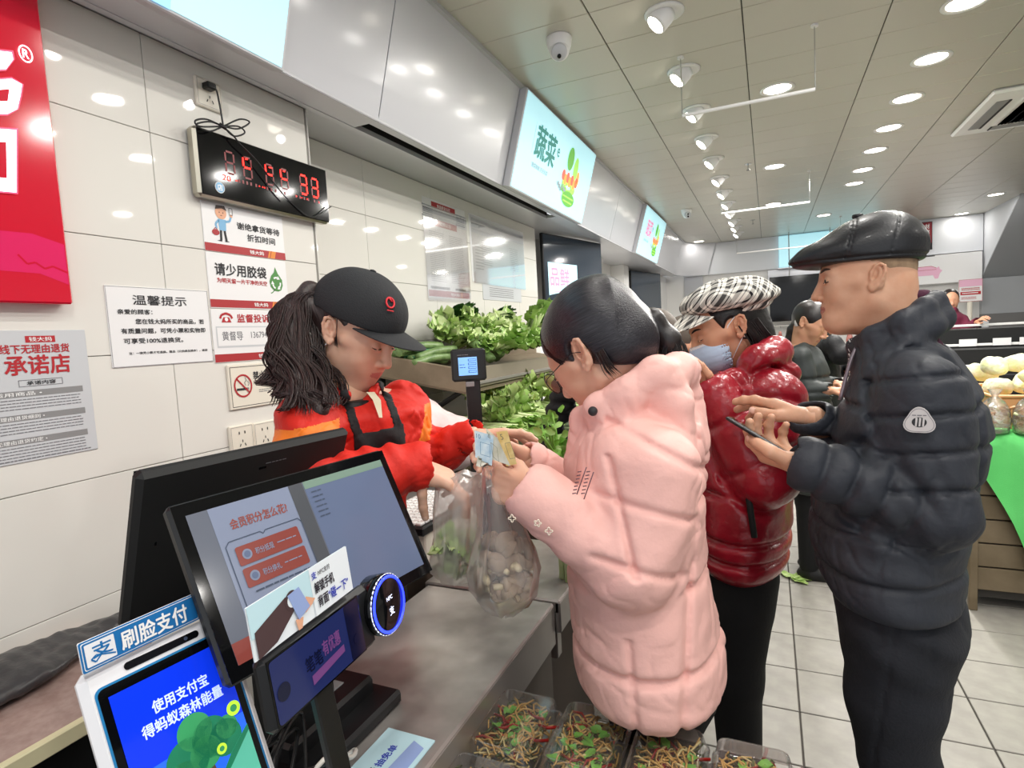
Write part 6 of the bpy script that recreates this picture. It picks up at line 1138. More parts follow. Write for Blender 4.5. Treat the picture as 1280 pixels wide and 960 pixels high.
s = Sheet(Ch-eh*.0655-yh*.0165+nh*.0015, eh, yh); s.nn = nh; s.rect(.0, .0, .131, .033, 'ali_blue2', 1, .002); s.rect(.0018, .0018, .1292, .0312, 'white_ink', 2, .002); s.rect(.0026, .0026, .1284, .0304, 'ali_blue2', 3, .002); s.rect(.0045, .0045, .034, .0285, 'ali_white', 4, .001); s.text('支', .011, .007, .031, .0215, 'ali_blue2', 5, .03); s.line([(.020, .0195), (.013, .0255), (.009, .0215), (.014, .0185), (.033, .025)], .0016, 'ali_blue2', 5); s.text('刷脸支付', .040, .0065, .116, .0275, 'white_ink', 5, .03); s.build('header_lettering', hb)
# tap-to-pay reader
mat('scr_night', '1d2444', .08, emit=.12, emitcol='3848b0'); mat('scr_dark', '0d1230', .1, emit=.05); mat('scr_violet', '6a3f78', .2, emit=.12); mat('card_sky', 'bfe0ea', .3); mat('card_white', 'e6eef4', .3); mat('card_dark', '4c3a3c', .35); mat('card_blue', '93a8d8', .3); mat('card_ink', '20202c', .4); mat('card_bluetext', '3344b0', .4); mat('ring_blue', '2a3cff', .2, emit=4, emitcol='2434ff'); mat('ring_white', 'dfe4ff', .2, emit=1.6)
C, ex, ey, nn = dev((-.4493, .4568, 1.1677), 4.5, 7.5); R = np.array([ex, ey, nn]); W, H = .145, .0637
t = thing('tap_payment_reader', 'black tap-to-pay reader on a post with a glowing blue ring', 'card reader', (-.46, .50, .85)); mb = MB(); mb.box(C-nn*.008+ex*.010, (W/2+.018, H/2+.006, .008), 'black_pl', R, .006); mb.build('casing', t); mb = MB(); mb.box(C+nn*.0006, (W/2+.002, H/2+.002, .0005), 'black_gloss', R); mb.build('glass', t)
s = Sheet(C-ex*W/2-ey*H/2+nn*.001, ex, ey); s.nn = nn; s.rect(0, 0, W, H, 'scr_night', 1, .004); s.rect(.118, 0, W, H, 'scr_dark', 2, .003); s.text('笔笔', .046, .022, .072, .038, 'scr_dark', 3, .03); s.text('有优惠', .074, .018, .104, .034, 'scr_violet', 3, .03); s.pl([(.052, .043), (.108, .038), (.108, .046), (.052, .053)], 'scr_violet', 3); s.disc(.012, .035, .009, 'scr_dark', 3); s.disc(.132, .044, .006, 'scr_dark', 4); s.build('screen_image', t)
cc = (lambda r: EYE+r*(((C-EYE)@nn)/(r@nn)))(at(477, 755, 1)-EYE)+nn*.006; mb = MB(); Rc = np.array([ex, -ey, nn]); mb.lathe([(.036, -.022), (.038, -.004), (.0375, .004), (.034, .006), (.0001, .0065)], 'black_gloss', cc, Rc, 36); hb = mb.build('round_pad', t)
mb = MB(); mb.tube([cc+nn*.0055+ex*.0335*math.cos(a)+ey*.0335*math.sin(a) for a in np.linspace(0, 2*PI, 41)[:-1]], .0019, 'ring_blue', 8, closed=True); mb.build('glow_ring', hb); mb = MB(); mb.tube([cc+nn*.0035+ex*.0367*math.cos(a)+ey*.0367*math.sin(a) for a in np.linspace(0, 2*PI, 41)[:-1]], .0009, 'ring_white', 8, closed=True); mb.build('outer_ring', hb)
s = Sheet(cc-ex*.02-ey*.02+nn*.0067, ex, ey); s.nn = nn; s.text('NFC', .014, .010, .027, .015, 'ring_white', 1); s.text('支', .016, .024, .026, .034, 'ring_white', 1, .03); s.build('pad_lettering', hb)
Cc, ex3, ey3, nn3 = dev((-.4493-.0045, .4454, 1.2375), 6.3, 6); Rk = np.array([ex3, ey3, nn3]); cd = MB(); w3, h3 = .16, .052; cd.box(Cc, (w3/2, h3/2, .0008), 'card_white', Rk); kb = cd.build('top_card', t); s = Sheet(Cc-ex3*w3/2-ey3*h3/2+nn3*.0009, ex3, ey3); s.nn = nn3
s.rect(0, 0, w3, h3*.6, 'card_sky', 1); s.rect(.09, 0, w3, h3, 'card_white', 2); s.pl([(.004, .026), (.05, .012), (.060, .030), (.030, .048), (.004, .052)], 'card_dark', 3); s.disc(.058, .019, .010, 'card_dark', 4); s.disc(.058, .019, .007, 'card_white', 5); s.pl([(.052, .012), (.070, .010), (.082, .036), (.063, .042)], 'card_blue', 6); s.pl([(.078, .024), (.092, .032), (.086, .036), (.074, .040)], 'skin_ink', 5); s.pl([(.058, .04), (.07, .042), (.066, .052), (.06, .052)], 'skin_ink', 5)
s.text('支', .092, .005, .100, .013, 'card_bluetext', 5, .03); s.text('NFC支付', .103, .006, .124, .012, 'card_ink', 5); s.text('解锁手机', .094, .017, .128, .029, 'card_ink', 5, .02); s.text('背面', .096, .033, .114, .045, 'card_ink', 5, .02); s.text('“碰一下”', .115, .033, .152, .045, 'card_bluetext', 5, .02); s.build('card_print', kb)
for u, v in ((.056, .015), (.060, .014), (.064, .013), (.057, .019), (.062, .018), (.067, .017)): pass
p0 = C+ey*.03-nn*.012+ex*.002; mb = MB(); mb.box((p0+V3(-.455, .500, .87))/2, (.014, .005, .17), 'black_pl', basis(p0-V3(-.455, .500, .87), (1, 0, 0)), .002); mb.build('post', t); mb = MB(); mb.b(-.60, -.50, .40, .60, .85, .858, 'black_pl', .003); mb.build('foot', t)
# base box, cables, cards on the counter
t = thing('cable_box', 'low dark grey plastic box with a slot, on the counter behind the reader post', 'box', (-.78, .77, .85)); mb = MB(); mb.b(-.80, -.665, .60, .80, .85, .905, 'black_pl', .006); mb.build('shell', t); mb = MB(); mb.b(-.74, -.70, .70, .76, .904, .907, 'grey_pl', .001); mb.build('slot', t)
mb = MB(); mat('cable_white', 'd8d4cc', .5); mb.tube(bez([(-.62, .62, .86), (-.60, .66, .875), (-.57, .62, .90), (-.565, .56, .94), (-.60, .52, .87)], 24), .0035, 'cable_white', 8); tag(mb.build('white_cable', loc=(-.6, .6, .86)), 'white cable curling behind the reader post', 'cable')
for i in range(5): mb = MB(); mb.tube(bez([(-.70+.02*i, .50+.02*i, .86), (-.66, .58+.01*i, .93+.02*(i % 3)), (-.63+.01*i, .50, .96), (-.60, .56+.02*i, .88), (-.68, .64, .858)], 22), .003, 'black_pl', 6); tag(mb.build('black_cable', loc=(-.66, .55, .86)), 'thin black cable in the tangle under the displays', 'cable', 'black cables under the displays')
t = thing('counter_card', 'pale card with blue lettering lying on the counter at the bottom edge', 'card', (-.57, .68, .85)); e1 = nrm(V3(.095, -.005, 0)); mb = MB(); q0 = V3(-.60, .748, .852); ea = nrm(V3(.0, -1, 0)); Rq = np.array([V3(1, 0, 0), V3(0, 1, 0), V3(0, 0, 1)]); mb.b(-.600, -.508, .585, .748, .850, .8525, 'card_sky', .001); mb.build('card', t)
s = Sheet((-.600, .585, .8527), YD, V3(1, 0, 0)); s.nn = V3(0, 0, 1); s.rect(.0, .0, .163, .092, 'card_sky', 1); s.text('碰一下', .018, .012, .052, .026, 'card_bluetext', 3); s.text('天天', .05, .030, .078, .044, 'card_ink', 3, .02); s.text('抽免单', .082, .030, .130, .044, 'card_bluetext', 3, .02); s.pl([(.07, .055), (.15, .06), (.14, .085), (.06, .085)], 'card_blue', 3); s.disc(.075, .075, .012, 'card_dark', 4); s.build('print', t)
# cashier keyboard and drawer beyond
t = thing('cashier_keyboard', 'black cash keyboard with white keys behind the plastic bag', 'keyboard', (-.93, 1.40, .95)); mb = MB(); mb.b(-1.06, -.86, 1.28, 1.62, .975, 1.0, 'black_pl', .004); mb.build('base', t); mb = MB()
for i in range(8):
    for j in range(13): mb.b(-1.05+.0225*i, -1.031+.0225*i, 1.29+.0245*j, 1.311+.0245*j, 1.0, 1.008, 'white_pl', .002)
stuff(mb.build('keys', t)); mb = MB(); mb.b(-1.06, -.87, 1.3, 1.6, .87, .975, 'cream_pl', .004); mb.build('till_drawer', t); mb = MB(); mb.b(-1.05, -.88, 1.31, 1.6, .0, .87, 'counter_brown', .004); mb.build('till_stand', t)
# customer weighing display on its pole
C = at(586, 456, 1.66); nn = nrm(V3(-C[0], -C[1], .1)+V3(.15, 0, 0)); ex = nrm(np.cross(V3(0, 0, 1), nn)); R = np.array([ex, np.cross(nn, ex), nn]); mat('scr_lcd', '7fb4f0', .2, emit=.75, emitcol='78b0f4'); mat('scr_lcd2', '3a6fb8', .3)
t = thing('scale_display', 'black weighing display on a flat pole with a small bright blue screen', 'scale display', (C[0], C[1], .853)); mb = MB(); mb.box(C-nn*.012, (.050, .047, .013), 'black_pl', R, .006); mb.build('casing', t); s = Sheet(C-ex*.050+R[1]*.047+nn*.0012, ex, -R[1]); s.nn = nn; s.rect(.020, .025, .074, .077, 'scr_lcd', 1); s.rule(.018, .05, .017, 1, .004, 'ink_soft', .002, 1)
for i in range(4): s.rect(.048, .030+.011*i, .071, .037+.011*i, 'scr_lcd2', 2); s.rect(.050, .0315+.011*i, .070, .0355+.011*i, 'scr_lcd', 3)
s.rule(.023, .04, .045, 2, .008, 'scr_lcd2', .002, 2); s.build('screen', t); mb = MB(); mb.box((C[0], C[1]+.018, (C[2]-.04+.86)/2), (.021, .008, (C[2]-.04-.86)/2), 'black_pl', np.array([ex, nrm(V3(nn[0], nn[1], 0)), V3(0, 0, 1)]), .003); mb.build('pole', t); mb = MB(); mb.box(C-R[1]*.056+nn*.002, (.012, .007, .004), 'grey_pl', R, .001); mb.build('clip', t)
# ================================================================== produce shelves, bags, salads, far counters
mat('wood_grey', '7a6c58', .6, bump=(30, .4), var=(9, '8b7d68'), stretch=(1, .15, 1)); mat('wood_shiny', '8d8474', .35, bump=(8, .1)); mat('green_plastic', '2c7a52', .45); mat('pink_wrap', 'e3cfcf', .5, bump=(12, .6, 3, .01))
mat('leaf_dark', '2f5426', .45, var=(40, '3d6a2e')); mat('leaf_mid', '86ad55', .45, var=(30, 'a3c472')); mat('leaf_light', 'c4d890', .45, var=(30, 'a6c76c')); mat('stem_pale', 'd6e2ae', .4, var=(30, 'bcd28a')); mat('leaf_yellow', 'd8d77a', .45, var=(20, 'e3e09a')); mat('cucumber', '5c7a44', .4, bump=(90, .6, 3, .002), var=(30, '7f9a62')); mat('celery', '86b84f', .4, var=(30, '6ea23c')); mat('cabbage', 'ecead0', .5, var=(30, 'd9dfa2'), bump=(40, .8, 5, .01)); mat('bean_pod', 'e6d8a8', .5, var=(30, 'c7b070'))
film('wrap', 'e6efe6', .12, .15, .22, (40, .9))
def leaf(mb, base, d, up, L, W, m, curl=.5, n=7, ruff=.15, stem=None, sw=.3):
    d = nrm(d); up = nrm(up-d*(up@d)); s = np.cross(d, up); G = []; c = np.array(base, float); ph = random.uniform(0, 6)
    for i in range(n):
        t = i/(n-1); wd = W*(math.sin(PI*min(1, (t*.92+.05))**.8)**.7)*.5+.001; a = curl*t; dd = d*math.cos(a)+up*-math.sin(a); uu = up*math.cos(a)+d*math.sin(a); row = []
        for v in (-1, -.5, 0, .5, 1): row.append(c+s*wd*v+uu*(W*.16*v*v+ruff*W*.3*math.sin(v*5+i*1.9+ph)*abs(v)))
        G.append(row); c = c+dd*L/(n-1)
    mb.grid(np.array(G), m)
    if stem: mb.tube([np.array(base)-d*L*sw, np.array(base), np.array(G[n//2][2])+up*.001], [W*.10, W*.09, W*.03], stem, 5)
def greens(kind):
    mb = MB(); X = V3(1, 0, 0)
    if kind == 'dark':
        for i in range(16): a = random.uniform(-.9, .9); b_ = random.uniform(-.3, .9); leaf(mb, V3(.0, random.uniform(-.03, .03), .01), V3(math.cos(a)*.8, math.sin(a)*.7, .5+b_), V3(-.3, 0, 1), random.uniform(.08, .13), random.uniform(.045, .07), 'leaf_dark', .9, 6, .1)
        for i in range(6): mb.tube([V3(-.12, random.uniform(-.03, .03), 0), V3(0, random.uniform(-.03, .03), .02)], .004, 'celery', 5)
    elif kind == 'choy':
        for i in range(9):
            a = (i-4)*.15; d = V3(math.cos(a), math.sin(a)*.9, .25+.1*(i % 3)); mb.tube([V3(-.02, 0, .015)+d*0, V3(-.02, 0, .015)+d*.06, V3(-.02, 0, .02)+d*.11], [.012, .012, .006], 'stem_pale', 7, flat=.5); leaf(mb, V3(-.02, 0, .02)+d*.09, d, V3(0, 0, 1), .10, .075, random.choice(('leaf_mid', 'leaf_mid', 'leaf_light')), .7, 7, .5)
    elif kind == 'lettuce':
        for i in range(16): a = random.uniform(0, 6.28); e = random.uniform(.3, 1.3); leaf(mb, V3(-.03, 0, 0), V3(math.cos(a)*.5+.5, math.sin(a)*.6, e), V3(-math.cos(a), -math.sin(a), .4), random.uniform(.10, .15), random.uniform(.06, .1), random.choice(('leaf_light', 'leaf_mid', 'stem_pale')), 1.1, 7, .9)
    elif kind == 'yellow':
        for i in range(16): a = random.uniform(0, 6.28); leaf(mb, V3(-.02, 0, 0), V3(math.cos(a)*.6+.4, math.sin(a)*.7, random.uniform(.3, 1)), V3(-math.cos(a), -math.sin(a), .5), random.uniform(.07, .11), random.uniform(.04, .06), random.choice(('leaf_yellow', 'leaf_light', 'stem_pale')), 1.2, 6, .9)
    elif kind == 'stalk':
        for i in range(12): y = random.uniform(-.04, .04); z = random.uniform(0, .04); mb.tube([V3(-.14, y*.6, z), V3(0, y, z+.01), V3(.10, y*1.3, z+.01)], [.009, .008, .006], 'stem_pale', 6, flat=.6)
        for i in range(8): leaf(mb, V3(.07, random.uniform(-.05, .05), .03), V3(1, random.uniform(-.5, .5), random.uniform(0, .5)), V3(0, 0, 1), .10, .05, random.choice(('leaf_mid', 'leaf_light')), .6, 6, .5)
    elif kind == 'cucumber':
        mb.tube(bez([(-.14, 0, 0), (-.12, 0, .003), (0, 0, .012), (.12, 0, .004), (.14, 0, 0)], 16), [.004, .012]+[.019]*12+[.012, .004], 'cucumber', 10)
    elif kind == 'packed':
        for i in range(12): y = random.uniform(-.03, .03); z = random.uniform(.004, .035); mb.tube([V3(-.15, y, z), V3(0, y*1.1, z+.006), V3(.15, y, z)], [.006, .007, .004], random.choice(('cucumber', 'stem_pale', 'leaf_mid')), 6)
    return mb
def pile(kind, name, label, cat, grp, spots, variants=2):
    ms = [greens(kind).mesh(name) for _ in range(variants)]
    if kind == 'packed':
        wr = MB(); G = [[V3(x, math.cos(a)*(.045+.006*math.sin(x*90+a*3)), .022+math.sin(a)*(.030+.004*math.sin(x*70+a*5))) for a in np.linspace(0, 2*PI, 15)[:-1]] for x in np.linspace(-.17, .17, 9)]; wr.grid(np.array(G), 'wrap', closed=True); wm = wr.mesh('wrapper')
    for i, (p, rz, tl, sc_) in enumerate(spots):
        o = bpy.data.objects.new(name, ms[i % variants])
        COL.objects.link(o); o.location = tuple(p); o.rotation_euler = (random.uniform(-.2, .2), tl, rz); o.scale = (sc_,)*3; tag(o, label, cat, grp)
        if kind == 'packed': c = bpy.data.objects.new('wrapper', wm); COL.objects.link(c); c.parent = o
Rn = random.uniform
# upper tray: from the wall down towards the aisle, long in y
tl = math.atan2(.09, .5)
def tz(x, z0=1.40): return z0-(x+1.70)*.18
t = thing('produce_shelf', 'wooden two-tier vegetable shelf against the tiled wall', 'shelf', (-1.45, 3.2, 0))
mb = MB(); Rx = basis(nrm(V3(.18, 0, 1)), (0, 1, 0)); a = nrm(V3(1, 0, -.18)); Rb = np.array([a, YD, np.cross(a, YD)])
mb.box(V3(-1.45, 2.205, tz(-1.45)+.010), (.255, .012, .050), 'wood_grey', Rb, .002); mb.build('end_board', t)
mb = MB(); mb.b(-1.21, -1.19, 2.2, 4.3, 1.285, 1.375, 'wood_shiny', .003); mb.b(-1.188, -1.18, 2.2, 4.3, 1.30, 1.312, 'steel_edge'); mb.build('front_board', t)
mb = MB(); mb.box(V3(-1.45, 3.25, tz(-1.45)-.04), (.25, 1.05, .008), 'wood_grey', Rb); mb.build('tray_base', t); mb = MB(); mb.b(-1.715, -1.70, 2.2, 4.3, 1.33, 1.46, 'wood_grey', .002); mb.build('back_board', t)
for y in (2.24, 4.25): mb = MB(); mb.cyl((-1.66, y, 1.05), (-1.24, y, 1.28), .012, 'black_matte', 8); mb.build('bracket', t)
for y in (2.22, 4.27): mb = MB(); mb.b(-1.70, -1.66, y-.02, y+.02, 0, 1.36, 'black_matte'); mb.build('upright', t)
mb = MB(); mb.b(-1.70, -.86, 2.1, 4.3, .90, .94, 'wood_grey', .003); mb.build('lower_deck', t); mb = MB(); mb.b(-.87, -.845, 2.1, 4.3, .90, .985, 'steel_edge', .002); mb.build('lower_rail', t); mb = MB(); mb.b(-1.70, -.88, 2.12, 4.28, .05, .90, 'counter_brown'); mb.build('lower_panel', t)
mb = MB(); mb.b(-.843, -.838, 2.35, 2.42, .95, 1.0, 'paper'); mb.build('price_card', t)
# green crate with cucumbers at the near end
t = thing('plastic_crate', 'green plastic lattice crate at the near end of the upper vegetable tray', 'crate', (-1.58, 2.36, tz(-1.58))); mb = MB()
for i in range(9):
    mb.tube([V3(-1.69+.0*i, 2.26+.03*i, 1.40), V3(-1.69, 2.26+.03*i, 1.50)], .003, 'green_plastic', 4); mb.tube([V3(-1.69+.024*i, 2.245, tz(-1.69+.024*i)-.02), V3(-1.69+.024*i, 2.245, tz(-1.69+.024*i)+.075)], .003, 'green_plastic', 4)
for k in range(4): mb.tube([V3(-1.69, 2.25, 1.40+.028*k), V3(-1.69, 2.5, 1.40+.028*k)], .003, 'green_plastic', 4); mb.tube([V3(-1.69, 2.245, tz(-1.69)-.02+.03*k), V3(-1.48, 2.245, tz(-1.48)-.02+.03*k)], .003, 'green_plastic', 4)
mb.build('lattice', t); mb = MB(); mb.tube([V3(-1.69, 2.245, 1.50), V3(-1.47, 2.245, 1.462), V3(-1.47, 2.5, 1.462), V3(-1.69, 2.5, 1.50)], .006, 'green_plastic', 6, closed=True); mb.build('rim', t)
mb = MB(); mb.box(V3(-1.58, 2.37, tz(-1.58)-.02), (.11, .13, .004), 'green_plastic', Rb); mb.build('crate_floor', t)
pile('cucumber', 'cucumber', 'long dark green wrapped cucumber in the crate at the near end of the tray', 'cucumber', 'cucumbers in the green crate', [((-1.60+.05*(i % 4), 2.33+.045*(i//4), tz(-1.6)+.03+.03*(i % 3)), Rn(1.2, 1.9), Rn(-.1, .1), 1) for i in range(10)])
pile('cucumber', 'celtuce', 'pale green striped gourd lying aslant over the greens behind the scale display', 'vegetable', 'gourds on the upper tray', [((-1.36, 2.58, 1.47), -.5, .45, 1.25), ((-1.36, 2.66, 1.48), -.4, .4, 1.25), ((-1.38, 2.72, 1.46), -.6, .4, 1.2)])
pile('dark', 'dark_greens', 'dark green leafy bunch along the top of the heap against the wall', 'leafy greens', 'dark leafy bunches', [((-1.60+Rn(-.02, .03), 2.72+.085*i, 1.56+Rn(-.01, .03)+.03*math.sin(i)), Rn(-.9, .9), Rn(-.2, .3), Rn(.95, 1.2)) for i in range(9)])
pile('lettuce', 'lettuce', 'frilly light green lettuce in the upper tray', 'lettuce', 'lettuces in the upper tray', [((-1.48+Rn(-.03, .03), 2.55+.10*i, 1.51+Rn(-.01, .03)), Rn(-.8, .8), Rn(-.1, .2), Rn(1.0, 1.2)) for i in range(8)]+[((-1.35+Rn(-.03, .03), 2.62+.10*i, 1.44+Rn(-.01, .02)), Rn(-.8, .8), 0, Rn(.75, .95)) for i in range(10)], 3)
pile('choy', 'bok_choy', 'bok choy with pale stems lying towards the front board', 'bok choy', 'bok choy in the upper tray', [((-1.36+Rn(-.02, .02), 2.60+.062*i, 1.43+.02*(i % 2)), Rn(-.25, .25)+(PI if i % 4 == 3 else 0), Rn(.1, .35), Rn(.8, 1)) for i in range(16)]+[((-1.28+Rn(-.02, .02), 2.56+.075*i, 1.425+.02*(i % 2)), Rn(-.3, .3)+(PI if i % 3 == 1 else 0), Rn(.0, .2), Rn(1.0, 1.2)) for i in range(14)], 3)
pile('choy', 'mustard_greens', 'taller mid green leaves at the far end of the upper tray', 'leafy greens', 'tall greens at the far end', [((-1.45+Rn(-.08, .1), 3.45+.075*i, 1.50+Rn(0, .06)), Rn(-1, 1), Rn(-.9, -.2), Rn(.95, 1.3)) for i in range(9)])
pile('yellow', 'yellow_greens', 'pale yellow-green leaf bunch on the lower deck', 'leafy greens', 'yellowish greens on the lower deck', [((-1.18+Rn(-.14, .12), 2.55+.065*i, 1.15+Rn(-.03, .06)), Rn(0, 6), 0, Rn(1.0, 1.4)) for i in range(24)], 3)
pile('stalk', 'celery_bunch', 'long pale-stalked greens lying on the lower deck below the board', 'celery', 'stalked greens on the lower deck', [((-1.12+Rn(-.08, .08), 2.25+.075*i, 1.04+Rn(-.02, .06)), Rn(-.5, .2), Rn(0, .3), Rn(.95, 1.2)) for i in range(16)], 3)
pile('lettuce', 'green_lettuce', 'loose green lettuce on the lower deck behind the scale pole', 'lettuce', 'lettuces on the lower deck', [((-1.15+Rn(-.12, .1), 2.3+.07*i, 1.10+Rn(-.01, .06)), Rn(0, 6), 0, Rn(.9, 1.2)) for i in range(9)])
pile('packed', 'wrapped_vegetables', 'clear-wrapped green stalks at the front of the lower deck', 'packaged vegetables', 'wrapped vegetable packs at the front of the lower deck', [((-.98+Rn(-.03, .03), 2.12+.10*i, .965+.05*(i % 2)), Rn(-.3, .1), .05, 1) for i in range(10)])
mb = MB(); S = Sdf(); S.u(ell((-1.38, 1.98, 1.16), (.17, .15, .14)), .01); S.u(ell((-1.22, 2.02, 1.08), (.17, .14, .13)), .05); S.u(ell((-1.5, 1.95, 1.24), (.12, .13, .09)), .05); S.d(lambda p: .012*sn(p, 18, 95)+.004*sn(p, 60, 96)); add_sdf(mb, S, (-1.75, 1.75, .85), (-.95, 2.25, 1.45), .01, 'pink_wrap'); tag(mb.build('wrapped_bundle', loc=(-1.35, 2, .95)), 'pale pink wrapped bundle under the wooden end board beside the red sleeve', 'bundle')
mb = MB(); mb.b(-1.70, -1.0, 1.72, 2.08, .9, .93, 'steel_edge', .003); mb.b(-1.68, -1.02, 1.74, 2.06, .03, .9, 'counter_brown'); tag(mb.build('side_table', loc=(-1.3, 1.9, 0)), 'low metal-topped table under the pale pink bundle', 'table')
# celery tops standing between the two coats
mb = MB(); base = at(700, 585, 1.5)
for i in range(18):
    tip = at(Rn(672, 722), Rn(515, 572), 1.5+Rn(-.06, .06)); mb.tube(bez([base+V3(Rn(-.02, .02), Rn(-.02, .02), 0), (base+tip)/2+V3(Rn(-.01, .01), 0, 0), tip], 8), .0035, 'celery', 6)
    for k in range(4): q = tip+V3(Rn(-.02, .02), Rn(-.02, .02), Rn(-.04, .01)); leaf(mb, q, V3(Rn(-1, 1), Rn(-.5, .5), Rn(-.2, 1)), V3(-.2, -1, .4), Rn(.018, .028), Rn(.014, .022), random.choice(('celery', 'leaf_mid')), .5, 5, .5)
for i in range(9): mb.tube([base+V3(Rn(-.02, .02), Rn(-.02, .02), -.30), base+V3(Rn(-.02, .02), Rn(-.02, .02), .01)], .006, 'stem_pale', 6)
tag(mb.build('celery', loc=base-V3(0, 0, .3)), 'leafy celery tops held between the black sleeve and the pink coat', 'celery')
# ---- plastic carrier bags
film('bag_film', 'f4f0ee', .42, .3, .03, (14, .5), .6, .3); film('bag_film2', 'eeebea', .2, .3, .04, (14, .6), .6, .35)
def bag(label, top, bot, prof, m, z, seed, mouth=None):
    "prof: (py, xl, xr, depth) outline rows"
    G = []; n = 40
    for k, (py, xl, xr, dp) in enumerate(prof):
        a = at(xl, py, z); b = at(xr, py, z); c = (a+b)/2; hw = (b-a)/2; row = []
        for i in range(n): th = i*2*PI/n; w_ = 1+.07*math.sin(5*th+seed+k*.5)+.05*math.sin(9*th+k*1.3+seed)+.04*math.sin(13*th-k*.9); row.append(c+hw*math.cos(th)*w_+CF*dp*math.sin(th)*w_+CU*.004*math.sin(7*th+k+seed))
        G.append(row)
    t = thing('plastic_bag', label, 'bag', at((prof[-1][1]+prof[-1][2])/2, prof[-1][0], z)); mb = MB(); mb.grid(np.array(G), m, closed=True); mb.add(np.array(G[-1]), [list(range(n))], m, True); mb.build('film', t); return t
b1 = bag('milky plastic bag of leafy greens the cashier reaches into', None, None, [(597, 560, 607, .03), (592, 556, 610, .04), (608, 545, 603, .055), (640, 542, 602, .055), (670, 543, 601, .055), (695, 540, 598, .055), (713, 541, 596, .05), (722, 548, 588, .04), (727, 560, 578, .02)], 'bag_film', 1.22, 1.)
b2 = bag('translucent plastic bag of mushrooms hanging from the pink-coated shopper’s hand', None, None, [(583, 603, 622, .012), (600, 603, 628, .02), (625, 602, 638, .032), (655, 600, 655, .045), (685, 592, 670, .06), (712, 587, 677, .068), (735, 588, 674, .066), (752, 600, 660, .05), (763, 614, 645, .03), (768, 624, 634, .01)], 'bag_film2', 1.06, 2.4)
mb = MB()
for i in range(70): p = at(Rn(550, 590), Rn(672, 718), 1.22+Rn(-.035, .035)); leaf(mb, p, V3(Rn(-1, 1), Rn(-1, 1), Rn(-.3, 1)), V3(Rn(-1, 1), Rn(-1, 1), 1), Rn(.03, .05), Rn(.018, .03), random.choice(('leaf_light', 'leaf_mid', 'stem_pale', 'leaf_light')), .8, 5, .8)
stuff(tag(mb.build('salad_greens', loc=at(570, 718, 1.22)), 'loose pale green leaves at the bottom of the milky bag', 'greens'))
mb = MB(); S = Sdf(); S.u(ell(at(588, 662, 1.22), (.028, .028, .035)), .01); S.u(ell(at(584, 680, 1.21), (.022, .025, .03)), .02); S.d(lambda p: .006*sn(p, 80, 97)); add_sdf(mb, S, at(588, 670, 1.22)-.08, at(588, 670, 1.22)+.08, .005, 'bag_film'); tag(mb.build('knotted_bag', loc=at(588, 670, 1.22)), 'small knotted inner bag inside the milky bag of greens', 'bag')
mat('mushroom_cap', '84705f', .7, var=(30, 'a8947e')); mat('mushroom_stem', 'c9b998', .7); mat('mushroom_gold', 'cdb47c', .7)
def mushroom(): 
    mb = MB(); mb.lathe([(.005, -.018), (.006, -.008), (.006, 0)], 'mushroom_stem', n=8); mb.lathe([(.006, -.002), (.016, 0), (.0175, .004), (.013, .011), (.005, .014), (.0001, .0145)], 'mushroom_cap', n=10); return mb.mesh('mushroom')
mm = mushroom()
for i in range(90):
    u = Rn(-1, 1); y = Rn(676, 750); hw = np.interp(y, [676, 712, 735, 750], [20, 31, 28, 16]); p = at(633+u*hw, y, 1.06+Rn(-.035, .035)*math.sqrt(1-u*u*.8)); o = bpy.data.objects.new('mushroom', mm); COL.objects.link(o); o.location = tuple(p); o.rotation_euler = (Rn(-1.6, 1.6), Rn(-1.6, 1.6), Rn(0, 6)); s_ = Rn(.8, 1.25); o.scale = (s_, s_, s_); tag(o, 'grey-brown mushroom in the translucent bag', 'mushroom', 'mushrooms in the translucent bag')
# ---- banknotes
mat('note_blue', 'a9c4d6', .7, var=(60, 'd3dfe4')); mat('note_white', 'dedbd0', .7, var=(50, 'c9c4ae')); mat('note_gold', 'd8c28a', .7, var=(60, 'c4a868')); mat('note_ink', '6b6a58', .7); mat('note_inkb', '5f86a6', .7)
def note(c4, m, label, ink, num):
    P4 = [at(*c) for c in c4]; G = []; bend = nrm(np.cross(P4[1]-P4[0], P4[3]-P4[0]))
    for u in np.linspace(0, 1, 9): G.append([(P4[0]*(1-u)+P4[1]*u)*(1-v)+(P4[3]*(1-u)+P4[2]*u)*v+bend*.004*math.sin(u*PI+v) for v in np.linspace(0, 1, 5)])
    G = np.array(G); mb = MB(); mb.grid(G, m); mb.grid(G[::-1]+bend*.0003, m); t = tag(mb.build('banknote', loc=P4[2]), label, 'banknote', None)
    ex = nrm(P4[1]-P4[0]); ey = nrm(P4[3]-P4[0]); w_ = np.linalg.norm(P4[1]-P4[0]); h_ = np.linalg.norm(P4[3]-P4[0]); s = Sheet(P4[0]-bend*.0, ex, ey); s.nn = bend if bend@CF < 0 else -bend; s.O = s.O+s.nn*.006
    s.text(num, w_*.1, h_*.08, w_*.32, h_*.24, ink, 1); s.frame(w_*.3, h_*.35, w_*.8, h_*.8, .0008, ink, 1); s.build('note_print', t); return t
z = 1.0
note([(593, 538, z), (617, 545, z), (615, 582, z), (594, 572, z)], 'note_blue', 'blue-tinted banknote at the left of the fanned money', 'note_inkb', '10'); note([(607, 535, z+.004), (622, 548, z+.004), (638, 582, z+.004), (613, 574, z+.004)], 'note_white', 'cream banknote in the middle of the fanned money', 'note_ink', '20')
